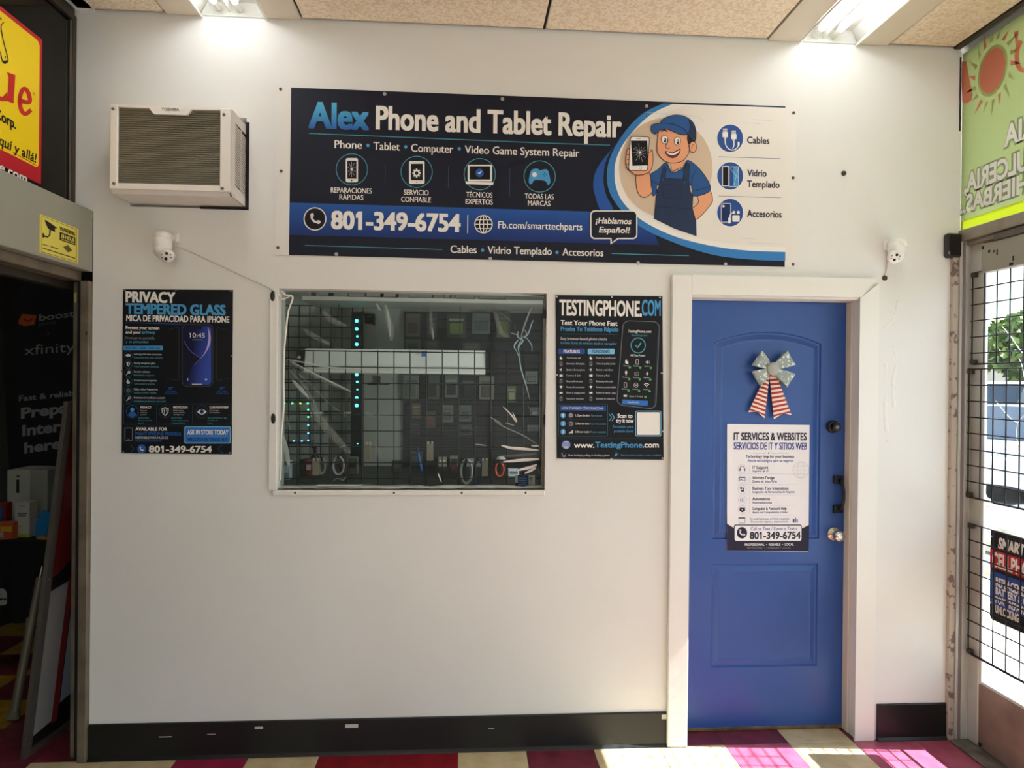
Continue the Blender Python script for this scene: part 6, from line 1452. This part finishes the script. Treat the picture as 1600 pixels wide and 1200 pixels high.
t, o, R, H = lathe_item('mug', 'dull red mug behind the cartons at the left of the workbench', 'mug', 474, 708, 487, 721, [(0, .8), (.05, .95), (.9, 1), (1, .97), (1, .88), (.15, .85)], mat('mug_red', (120, 40, 42), 0.4))
MB().tube([(o[0]+R*(0.95+0.55*math.sin(math.pi*k/8)), o[1], o[2]+H*(0.2+0.6*k/8)) for k in range(9)], 0.004, mat('mug_red'), 7).build('handle', t)
t, o, R, H = lathe_item('desk_lamp_dome', 'pale domed lamp head behind the orange coil on the workbench', 'lamp', 774, 714, 791, 740, [(0, .5), (.03, .5), (.05, .08), (.78, .08), (.80, .95), (.86, .9), (.95, .6), (1, .15)], mat('dome_white', (170, 168, 156), 0.4))
t, o, R, H = lathe_item('spray_bottle', 'dark bottle standing behind the red and white carton', 'bottle', 486, 693, 498, 722, [(0, .9), (.02, 1), (.55, 1), (.7, .45), (.8, .4), (.82, .5), (1, .5)], mat('bottle_black', (24, 24, 28), 0.3))
MB().box(o[0]-R*.8, o[0]+R*.5, o[1]-R*.3, o[1]+R*.3, o[2]+H*1.001, o[2]+H*1.12, mat('bottle_black'), 0.002).build('nozzle', t)
p, q = W(653, 714, 0.9), W(659, 734, 0.9)
t = thing('pen', 'bright blue marker leaning at the back of the workbench', 'pen', (q.x, 0.9, ZD)); MB().cyl((q.x, 0.9, ZD+0.001), (p.x, 0.93, ZD+0.10), 0.007, mat('pen_blue', (44, 120, 200), 0.4), 10).build('barrel', t); MB().cyl((p.x, 0.93, ZD+0.1003), (p.x-0.006, 0.939, ZD+0.13), 0.0075, mat('pen_dark', (24, 60, 110), 0.4), 10).build('cap', t)
# card in the lower right corner of the window
p, q = W(805, 742, 0.09), W(835.5, 761, 0.09)
t = thing('small_card', 'small blue and white printed card in the lower right corner of the service window', 'card', ((p.x+q.x)/2, 0.088, q.z))
MB().box(p.x, q.x, 0.084, 0.087, q.z, p.z, K_white, 0.001).build('card', t)
pc = Pl('y', 0.0838); b = MB(); pc.rect(b, 809, 742.5, 826, 760.5, K_band, 1); pc.rect(b, 805.2, 754, 809, 760.5, K_blackb, 1)
for y in (747, 750.5, 754, 757): pc.stroke(b, [(811, y), (822, y)], 0.8, K_lgrey, 2)
pc.ell(b, 829.5, 749, 2.8, 3.0, K_skin, 2, 12); pc.poly(b, [(826.8, 747.5), (829.5, 745.4), (832.4, 747.5)], K_cap, 3); pc.rect(b, 827.5, 752.5, 832, 760, K_lgrey, 2); b.build('print', t, fixn=False)
# clutter on the sill
for k, (pts, c) in enumerate([([(462, 757), (472, 753), (480, 757), (492, 755), (499, 759)], (40, 40, 40)), ([(520, 752), (527, 748), (536, 750), (541, 745)], (190, 190, 190)), ([(640, 759), (652, 756), (668, 759), (690, 757)], (30, 30, 30))]):
    m = mat('wire_%d' % k, c, 0.5)
    cord('loose_wire', ['thin black wire lying along the left end of the window sill', 'thin white wire lying in front of the white coil on the window sill', 'thin black wire lying in the middle of the window sill'][k], [W(x, y, 0.075) for x, y in pts], 0.0022, m, 'wire')
t = thing('slip_of_paper', 'flat white slip of paper lying on the left half of the window sill', 'paper', (1.1, 0.06, WZ0+0.017)); 
MB().box(W(497, 760, .06).x, W(566, 760, .06).x, 0.028, 0.05, WZ0+0.0172, WZ0+0.0184, K_white).build('paper', t)

# ================================================================ NEIGHBOURING ROOM ON THE LEFT
K_flag = mat('flag_black', (18, 19, 23), 0.8, bump=0.05, bscale=8); K_fl = mat('flag_letter', (150, 150, 152), 0.8)
YG = 1.75
ff = thing('feather_flag', 'tall black feather flag with white lettering standing in the dark room on the left', 'flag', W(65, 1000, YG))
out_ = [(124, 426), (54, 424), (36, 448), (20, 480), (10, 520), (6, 560), (7, 610), (10, 660), (12, 700), (16, 760), (22, 840), (30, 960), (120, 960), (124, 700)]
b = MB(); b.prism([W(x, y, YG) for x, y in smooth_open(out_[1:12], 4)+[(126, 960), (128, 426)]], (0, 0.004, 0), K_flag); b.build('cloth', ff)
pf = Pl('y', YG); pf.EPS = 0.001
cf = crop(0, 420, 4); 
def fl_text(body, u0, v0, cap, u1, m=K_fl, bold=0.02, rise=0.0):
    b = MB(); vs, fs, x0, x1 = text_mesh(body, bold); O = pf.pt(*cf(u0, v0), 2); R = pf.pt(*cf(u1, v0-rise), 2); T_ = pf.pt(*cf(u0, v0-cap), 2)
    U = (R-O)/(x1-x0); sv = (T_.z-O.z)/cap_height()
    b.faces([O+U*(x-x0)+Vector((0, 0, y*sv)) for x, y in vs], fs, m); b.build('lettering', ff, fixn=False)
fl_text('boost', 246, 326, 40, 466, bold=0.02, rise=28); fl_text('mobile', 246, 358, 22, 354, mat('flag_letter_dim', (84, 84, 88), 0.8), rise=14)
fl_text('xfinity', 152, 540, 60, 470, bold=0.0, rise=24)
fl_text('Fast & reliable', 120, 828, 34, 512, rise=40); fl_text('Prepaid', 132, 935, 62, 520, bold=0.04, rise=50); fl_text('Internet', 140, 1045, 64, 545, bold=0.04, rise=52); fl_text('here', 152, 1152, 62, 385, bold=0.04, rise=32)
b = MB(); pf.on(cf).poly(b, [(116, 325), (140, 282), (230, 290), (215, 350), (150, 358), (118, 345)], mat('flag_orange', (196, 84, 24), 0.7), 2); pf.on(cf).stroke(b, [(150, 315), (175, 330), (205, 312)], 6, K_flag, 3); b.build('orange_emblem', ff, fixn=False)
b = MB(); pf.on(cf).stroke(b, [(292, 405), (312, 404)], 4, mat('flag_letter_dim'), 2); pf.on(cf).stroke(b, [(302, 395), (302, 416)], 4, mat('flag_letter_dim'), 2); b.build('plus_sign', ff, fixn=False)
p = W(126, 500, YG); MB().tube([(p.x, YG+0.01, 0.001), (p.x, YG+0.01, W(126, 430, YG).z)], 0.012, M_grid, 8).build('pole', ff)
MB().box(p.x-0.3, p.x+0.3, YG-0.09, YG+0.3, 0.0005, 0.02, M_grid, 0.004).build('base', ff)

# table under a black cloth
YT = 1.02
tl, tr_ = W(-60, 840, YT).x, W(118, 840, YT).x
zt = W(40, 846, YT).z
tb = thing('covered_table', 'table under a black cloth in the dark room on the left', 'table', ((tl+tr_)/2, YT+0.3, 0))
bxo('table_top', tl, tr_, YT+0.01, YT+0.6, zt-0.03, zt-0.004, M_grid, tb)
for x in (tl+0.05, tr_-0.05):
    for y in (YT+0.06, YT+0.54): bxo('leg', x-0.02, x+0.02, y-0.02, y+0.02, 0.0005, zt-0.0305, M_alum, tb)
b = MB(); zc = W(40, 985, YT).z
M_cloth = mat('black_cloth', (14, 14, 17), 0.9)
b.faces([(tl-0.01, YT, zt), (tr_+0.01, YT, zt), (tr_+0.01, YT+0.61, zt), (tl-0.01, YT+0.61, zt)], [(0, 1, 2, 3)], M_cloth)
b.grid(lambda u, v: Vector((tl-0.01+(tr_-tl+0.02)*u, YT-0.004-0.012*v*(1+math.sin(40*u)), zt+(zc-zt-0.05*math.sin(7*u+1.2)*1.0)*v)), 40, 6, M_cloth)
b.build('cloth', tb)
pe = Pl('y', YT-0.032); b = MB(); pe.text(b, 'e', -9, 944, 34, 9, mat('cloth_letter', (170, 170, 172), 0.8), 2, 0.05); pe.ell(b, 8.5, 927, 0.9, 0.9, mat('cloth_letter'), 2, 8); b.build('lettering', tb, fixn=False)
def tbox(x0, y0, x1, y1, dep, c, lab, face=None, dy=0.05):
    Y = YT+dy; p, q = W(x0, y0, Y), W(x1, y1, Y); h = p.z-q.z
    t = thing('product_box', lab, 'box', ((p.x+q.x)/2, Y, zt+0.001), 'packages on the covered table')
    z0 = zt+0.001
    MB().box(p.x, q.x, Y, Y+dep, z0, z0+h, mat('tb_%d_%d_%d' % c, c, 0.6), 0.003).build('carton', t)
    for (u0, v0, u1, v1, cc) in face or []:
        MB().box(p.x+(q.x-p.x)*u0, p.x+(q.x-p.x)*u1, Y-0.0016, Y-0.0003, z0+h*v0, z0+h*v1, mat('tb_%d_%d_%d' % cc, cc, 0.6)).build('print_patch', t)
    return t
tbox(11, 752, 47, 846, 0.22, (196, 196, 184), 'large white box at the back of the covered table', [(0.40, .62, .52, .84, (30, 30, 34)), (.40, .88, .54, .91, (90, 90, 90))], 0.30)
tbox(48.6, 752, 74, 846, 0.2, (166, 164, 152), 'large grey-white box beside the large white box on the covered table', [(0.1, .2, .9, .24, (140, 138, 128))], 0.301)
tbox(23, 785, 46, 840, 0.08, (206, 206, 194), 'narrow white box with a yellow-green foot at the front of the covered table', [(0, 0, 1, .09, (190, 200, 40)), (.2, .66, .85, .70, (120, 120, 116)), (.25, .60, .75, .64, (120, 120, 116)), (.3, .88, .7, .90, (150, 150, 146)), (.1, .3, .5, .32, (160, 160, 150))], 0.10)
t = tbox(53, 812, 80, 842, 0.09, (140, 146, 150), 'blue and white blister pack leaning on the covered table', None, 0.12)
pA, pB = W(56, 800, YT+0.16), W(80, 838, YT+0.16)
MB().prism([W(56, 838, YT+0.118), W(58, 815, YT+0.118), W(68, 797, YT+0.118), (W(80, 800, YT+0.118)), W(74, 838, YT+0.118)], (0, -0.012, 0), mat('pack_blue', (36, 128, 190), 0.4)).build('blue_sleeve', t)
tbox(-4, 786, 21, 812, 0.05, (200, 92, 40), 'orange pack near the left edge of the covered table', [(0.2, .45, .9, .75, (226, 170, 60)), (.0, .1, .4, .4, (190, 190, 190))], 0.06)
tbox(-12, 752, 9, 800, 0.06, (150, 32, 36), 'red pack with a blue front at the far left of the covered table', [(0.2, .2, .75, .9, (40, 96, 170))], 0.20)
for (x0, x1, y, c, lab) in ((-14, 19, 843, (176, 96, 72), 'salmon flat disc lying at the left front of the covered table'), (46, 86, 860, (200, 138, 40), 'orange flat disc hanging over the front of the covered table')):
    p, q = W(x0, y, YT+0.02), W(x1, y, YT+0.02); r_ = (q.x-p.x)/2
    t = thing('flat_disc', lab, 'disc', ((p.x+q.x)/2, YT+r_*0.5, zt+0.002))
    MB().lathe([(0, r_*.97), (0.003, r_), (0.006, r_*.97)], ((p.x+q.x)/2, YT+0.03+r_, zt+0.0015), (0, 0, 1), mat('disc_%d' % c[0], c, 0.6), 28).build('disc', t)
    MB().lathe([(0, r_*.5), (0.001, r_*.48)], ((p.x+q.x)/2, YT+0.03+r_, zt+0.0077), (0, 0, 1), mat('disc_dark_%d' % c[0], tuple(int(v*.75) for v in c), 0.6), 20).build('print_ring', t)

# framed sign leaning in the doorway
A0 = F(43, 1184); T0 = W(111, 628, 0.035)
wdir = Vector((0.12, 1.0, 0)).normalized()*0.62
ls = thing('leaning_sign', 'aluminium framed sign with red and white panels leaning beside the left opening', 'sign', A0)
ax = (T0-A0); nrm = ax.cross(wdir).normalized()
if nrm.x < 0: nrm = -nrm
def bp(s, t_, o=0.0): return A0+wdir*s+ax*t_+nrm*o
def slab(name, s0, s1, t0, t1, o0, o1, m, par):
    return MB().prism([bp(s0, t0, o0), bp(s1, t0, o0), bp(s1, t1, o0), bp(s0, t1, o0)], nrm*(o1-o0), m).build(name, par)
M_sf = mat('sign_frame', (112, 108, 102), 0.45, 0.6)
slab('backing', 0.03, 0.97, 0.02, 0.98, -0.018, -0.008, M_grid, ls)
slab('frame_rail', -0.03, 0.03, 0.0, 1.0, -0.02, 0.0, M_sf, ls); slab('frame_rail', 0.97, 1.0, 0.0, 1.0, -0.02, 0.0, M_sf, ls)
slab('frame_rail', 0.0305, 0.9695, 0.0, 0.02, -0.02, 0.0, M_sf, ls); slab('frame_rail', 0.0305, 0.9695, 0.98, 1.0, -0.02, 0.0, M_sf, ls)
slab('dark_panel', 0.031, 0.969, 0.021, 0.979, -0.0078, -0.006, mat('panel_dark', (24, 18, 20), 0.5), ls)
M_pr = mat('panel_red', (104, 24, 30), 0.35, noise=(140, 88, 88), nscale=3, nlo=0.45, nhi=0.7)
b = MB(); b.faces([bp(s, t_, -0.0055) for s, t_ in [(0.035, 0.93), (0.035, 0.50), (0.1, 0.505), (0.25, 0.54), (0.4, 0.60), (0.6, 0.72), (0.8, 0.9)]], [tuple(range(7))], M_pr); b.build('red_panel', ls)
b = MB(); b.faces([bp(s, t_, -0.0055) for s, t_ in [(0.035, 0.05), (0.22, 0.06), (0.22, 0.47), (0.035, 0.46)]], [(0, 1, 2, 3)], mat('panel_white', (158, 158, 162), 0.4)); b.build('white_panel', ls)
b = MB(); b.faces([bp(s, t_, -0.0052) for s, t_ in [(0.22, 0.05), (0.28, 0.05), (0.28, 0.48), (0.22, 0.48)]], [(0, 1, 2, 3)], mat('panel_stripe', (130, 40, 34), 0.4)); b.build('red_stripe', ls)
b = MB(); b.faces([bp(s, t_, -0.0055) for s, t_ in [(0.29, 0.10), (0.75, 0.13), (0.62, 0.46), (0.29, 0.47)]], [(0, 1, 2, 3)], mat('panel_pale_blue', (150, 160, 178), 0.4)); b.build('pale_panel', ls)
for t_ in (0.04, 0.5, 0.97): MB().lathe([(0, 0.004), (0.002, 0.003)], bp(0.0, t_, 0.0003), nrm, M_chrome, 8).build('rivet', ls)
# telescopic pole
pf0 = F(20, 1125); pt0 = W(66, 884, 0.62)
pd = thing('telescopic_pole', 'grey telescopic pole leaning against the covered table', 'pole', pf0)
up = pt0-pf0; M_pole = mat('pole_grey', (128, 118, 100), 0.5, 0.3)
P_ = lambda t_: pf0+up*t_
MB().cyl(P_(0.05), P_(0.62), 0.021, M_pole, 14).build('lower_tube', pd); MB().cyl(P_(0.6205), P_(0.92), 0.017, M_pole, 14).build('upper_tube', pd); MB().cyl(P_(0.59), P_(0.65), 0.026, M_pole, 14).build('collar', pd)
MB().cyl(P_(0.9205), P_(1.0), 0.008, M_chrome, 10, r1=0.004).build('tip', pd); MB().cyl(P_(0.0)+Vector((0, 0, 0.002)), P_(0.0495), 0.03, mat('rubber_foot', (110, 104, 92), 0.7), 14, r1=0.024).build('foot', pd)

# ================================================================ OUTSIDE
bxo('ground_asphalt', 4.03, 120, -60, 90, -0.25, -0.16, M_asph, None, kind='structure')
bxo('sidewalk', 4.031, 6.3, -14, 20, -0.16, -0.02, M_conc, None, 0.004, kind='structure')
M_yp = mat('curb_yellow', (226, 186, 60), 0.7, noise=(206, 170, 70), nscale=6)
bxo('trim_11', 6.301, 6.46, -14, 20, -0.16, -0.012, M_yp, None, 0.01, kind='structure')
p = F(1583, 1085, -0.02); 
b = MB(); b.box(4.30, 4.42, p.y-1.4, p.y+0.12, -0.0199, -0.017, M_yp).box(4.30, 4.42+0.2, p.y+0.121, p.y+0.2, -0.0199, -0.017, M_yp); b.build('trim_12', kind='structure')
# planter with stones beyond the curb
t = thing('planter_bed', 'low concrete planter bed with pale stones beyond the curb outside', 'planter', (8.2, 5.6, -0.16))
MB().box(7.4, 9.2, 3.6, 9.6, -0.16, -0.02, M_conc, 0.01).build('curb', t)
random.seed(4)
for k in range(26):
    x, y = 7.5+1.6*random.random(), 3.8+4.6*random.random(); r_ = 0.1+0.1*random.random()
    o = MB().sphere((x, y, -0.02+r_*0.45), r_, mat('stone_%d' % (k % 3), [(186, 180, 168), (160, 156, 148), (204, 198, 186)][k % 3], 0.9, bump=0.4, bscale=9), 1.2, 0.9, 0.62, 8, 6).build('stone', t)
# cars
def car(name, label, x, y, ang, col, h=1.48, van=False):
    t = thing(name, label, 'car', (x, y, -0.16)); mxm = Matrix.Translation((x, y, -0.16)) @ Matrix.Rotation(ang, 4, 'Z')
    L, Wd = (4.7, 1.8) if not van else (5.0, 1.95)
    def pr(pts, w0, w1, m, nm, bev=0.06):
        bb = MB(); n_ = len(pts); V = []
        for s in (-1, 1):
            for (a, z) in pts: V.append(mxm @ Vector((a, s*(w0 if z < 0.95 else w1)/2, z)))
        bb.faces(V, [tuple(range(n_))[::-1], tuple(range(n_, 2*n_))]+[(k, (k+1) % n_, (k+1) % n_+n_, k+n_) for k in range(n_)], m)
        o = bb.build(nm, t); return o
    body = mat('car_'+name+str(col[0]), col, 0.25, 0.3, coat=0.6); dk = mat('car_glass', (52, 62, 74), 0.08); tire = mat('tire', (20, 20, 22), 0.8); hub = mat('hub', (170, 172, 176), 0.3, 0.8)
    pr([(-L/2, .35), (-L/2+.05, .75), (-L/2+.1, .92), (-.95*L/2+.7, .94), (L/2-1.2, .94), (L/2-.15, .80), (L/2, .6), (L/2, .32), (L/2-.4, .24), (-L/2+.3, .24)], Wd, Wd*.96, body, 'body')
    if van: pr([(-L/2+.12, .945), (-L/2+.25, h-.06), (-L/2+.5, h), (L/2-2.0, h), (L/2-1.3, .945)], Wd*.95, Wd*.84, dk, 'greenhouse'); pr([(-L/2+.28, h-.05), (-L/2+.5, h+.01), (L/2-2.0, h+.01), (L/2-1.9, h-.05)], Wd*.86, Wd*.86, body, 'roof')
    else: pr([(-L/2+.55, .945), (-L/2+1.15, h-.05), (-L/2+1.5, h), (L/2-2.0, h), (L/2-1.15, .945)], Wd*.94, Wd*.76, dk, 'greenhouse'); pr([(-L/2+1.15, h-.04), (-L/2+1.5, h+.01), (L/2-2.05, h+.01), (L/2-1.95, h-.04)], Wd*.78, Wd*.78, body, 'roof')
    for sx in (-1, 1):
        for sy in (-1, 1):
            c = mxm @ Vector((sx*L*.30, sy*(Wd/2-.2), .33)); e = mxm @ Vector((sx*L*.30, sy*(Wd/2+.01), .33)); e2 = mxm @ Vector((sx*L*.30, sy*(Wd/2+.02), .33))
            wh = MB().cyl(c, e, 0.33, tire, 20).build('wheel', t); MB().cyl(e, e2, 0.2, hub, 14).build('hubcap', wh)
    for sy in (-1, 1):
        MB().box(L/2-.12, L/2+.01, sy*Wd*.36-.16, sy*Wd*.36+.16, .60, .74, mat('lamp_lens', (220, 222, 226), 0.1), 0.02, 1, mxm).build('headlight', t); MB().box(-L/2-.01, -L/2+.12, sy*Wd*.38-.14, sy*Wd*.38+.14, .66, .84, mat('tail_lens', (150, 20, 24), 0.2), 0.02, 1, mxm).build('tail_light', t)
    return t
car('parked_car', 'silver car parked nearest the glass door outside', 11.6, 8.6, math.radians(205), (176, 184, 192))
car('parked_car', 'white van parked farther out beyond the silver car', 16.0, 14.2, math.radians(190), (226, 228, 230), 1.95, True)
# trees
def tree(x, y, h, r, label, seed):
    random.seed(seed); t = thing('tree', label, 'tree', (x, y, -0.16), 'trees beyond the parking lot')
    bk_ = mat('bark', (92, 74, 58), 0.9, bump=0.5, bscale=20); tr_ = MB().tube([(x, y, -0.16), (x+.1, y, h*.3), (x-.05, y+.1, h*.55)], [0.2, 0.16, 0.1], bk_, 8); tr_.build('trunk', t)
    b = MB(); ms = [mat('leaf_a', (96, 122, 52), 0.7), mat('leaf_b', (128, 146, 70), 0.7), mat('leaf_c', (70, 96, 44), 0.7)]
    for k in range(1500):
        while True:
            v = Vector((random.uniform(-1, 1), random.uniform(-1, 1), random.uniform(-1, 1)))
            if 0.25 < v.length < 1: break
        lump = 0.8+0.25*math.sin(5*v.x+seed)*math.sin(4*v.z+2*v.y)
        c = Vector((x+v.x*r*lump, y+v.y*r*lump, h*.66+v.z*h*.36*lump)); s = 0.16+0.14*random.random()
        a = Vector((random.gauss(0, 1), random.gauss(0, 1), random.gauss(0, 1))).normalized(); d = a.orthogonal().normalized(); e = a.cross(d)
        b.faces([c+d*s, c+e*s*.6, c-d*s, c-e*s*.6], [(0, 1, 2, 3)], ms[k % 3])
    b.build('foliage', t, kind='stuff', fixn=False)
tree(23.5, 18.0, 4.6, 2.3, 'broad green tree nearest the right edge of the glass door view', 2)
tree(26.0, 25.5, 5.2, 2.6, 'taller green tree behind the white van', 3)
tree(33.0, 24.0, 5.6, 3.0, 'large tree farthest to the right outside', 5)
# distant building and hills
bd = thing('low_building', 'low pale commercial building across the street outside', 'building', (44, 36, -0.16))
bxo('wall', 36, 60, 40, 52, -0.16, 4.4, mat('stucco', (196, 182, 164), 0.9), bd); bxo('roof', 35.6, 60.4, 39.6, 52.4, 4.401, 4.8, mat('roof_grey', (120, 112, 106), 0.9), bd)
for k in range(6): bxo('shop_window', 37.5+3.8*k, 40+3.8*k, 39.9, 39.999, 0.6, 2.8, mat('car_glass'), bd)
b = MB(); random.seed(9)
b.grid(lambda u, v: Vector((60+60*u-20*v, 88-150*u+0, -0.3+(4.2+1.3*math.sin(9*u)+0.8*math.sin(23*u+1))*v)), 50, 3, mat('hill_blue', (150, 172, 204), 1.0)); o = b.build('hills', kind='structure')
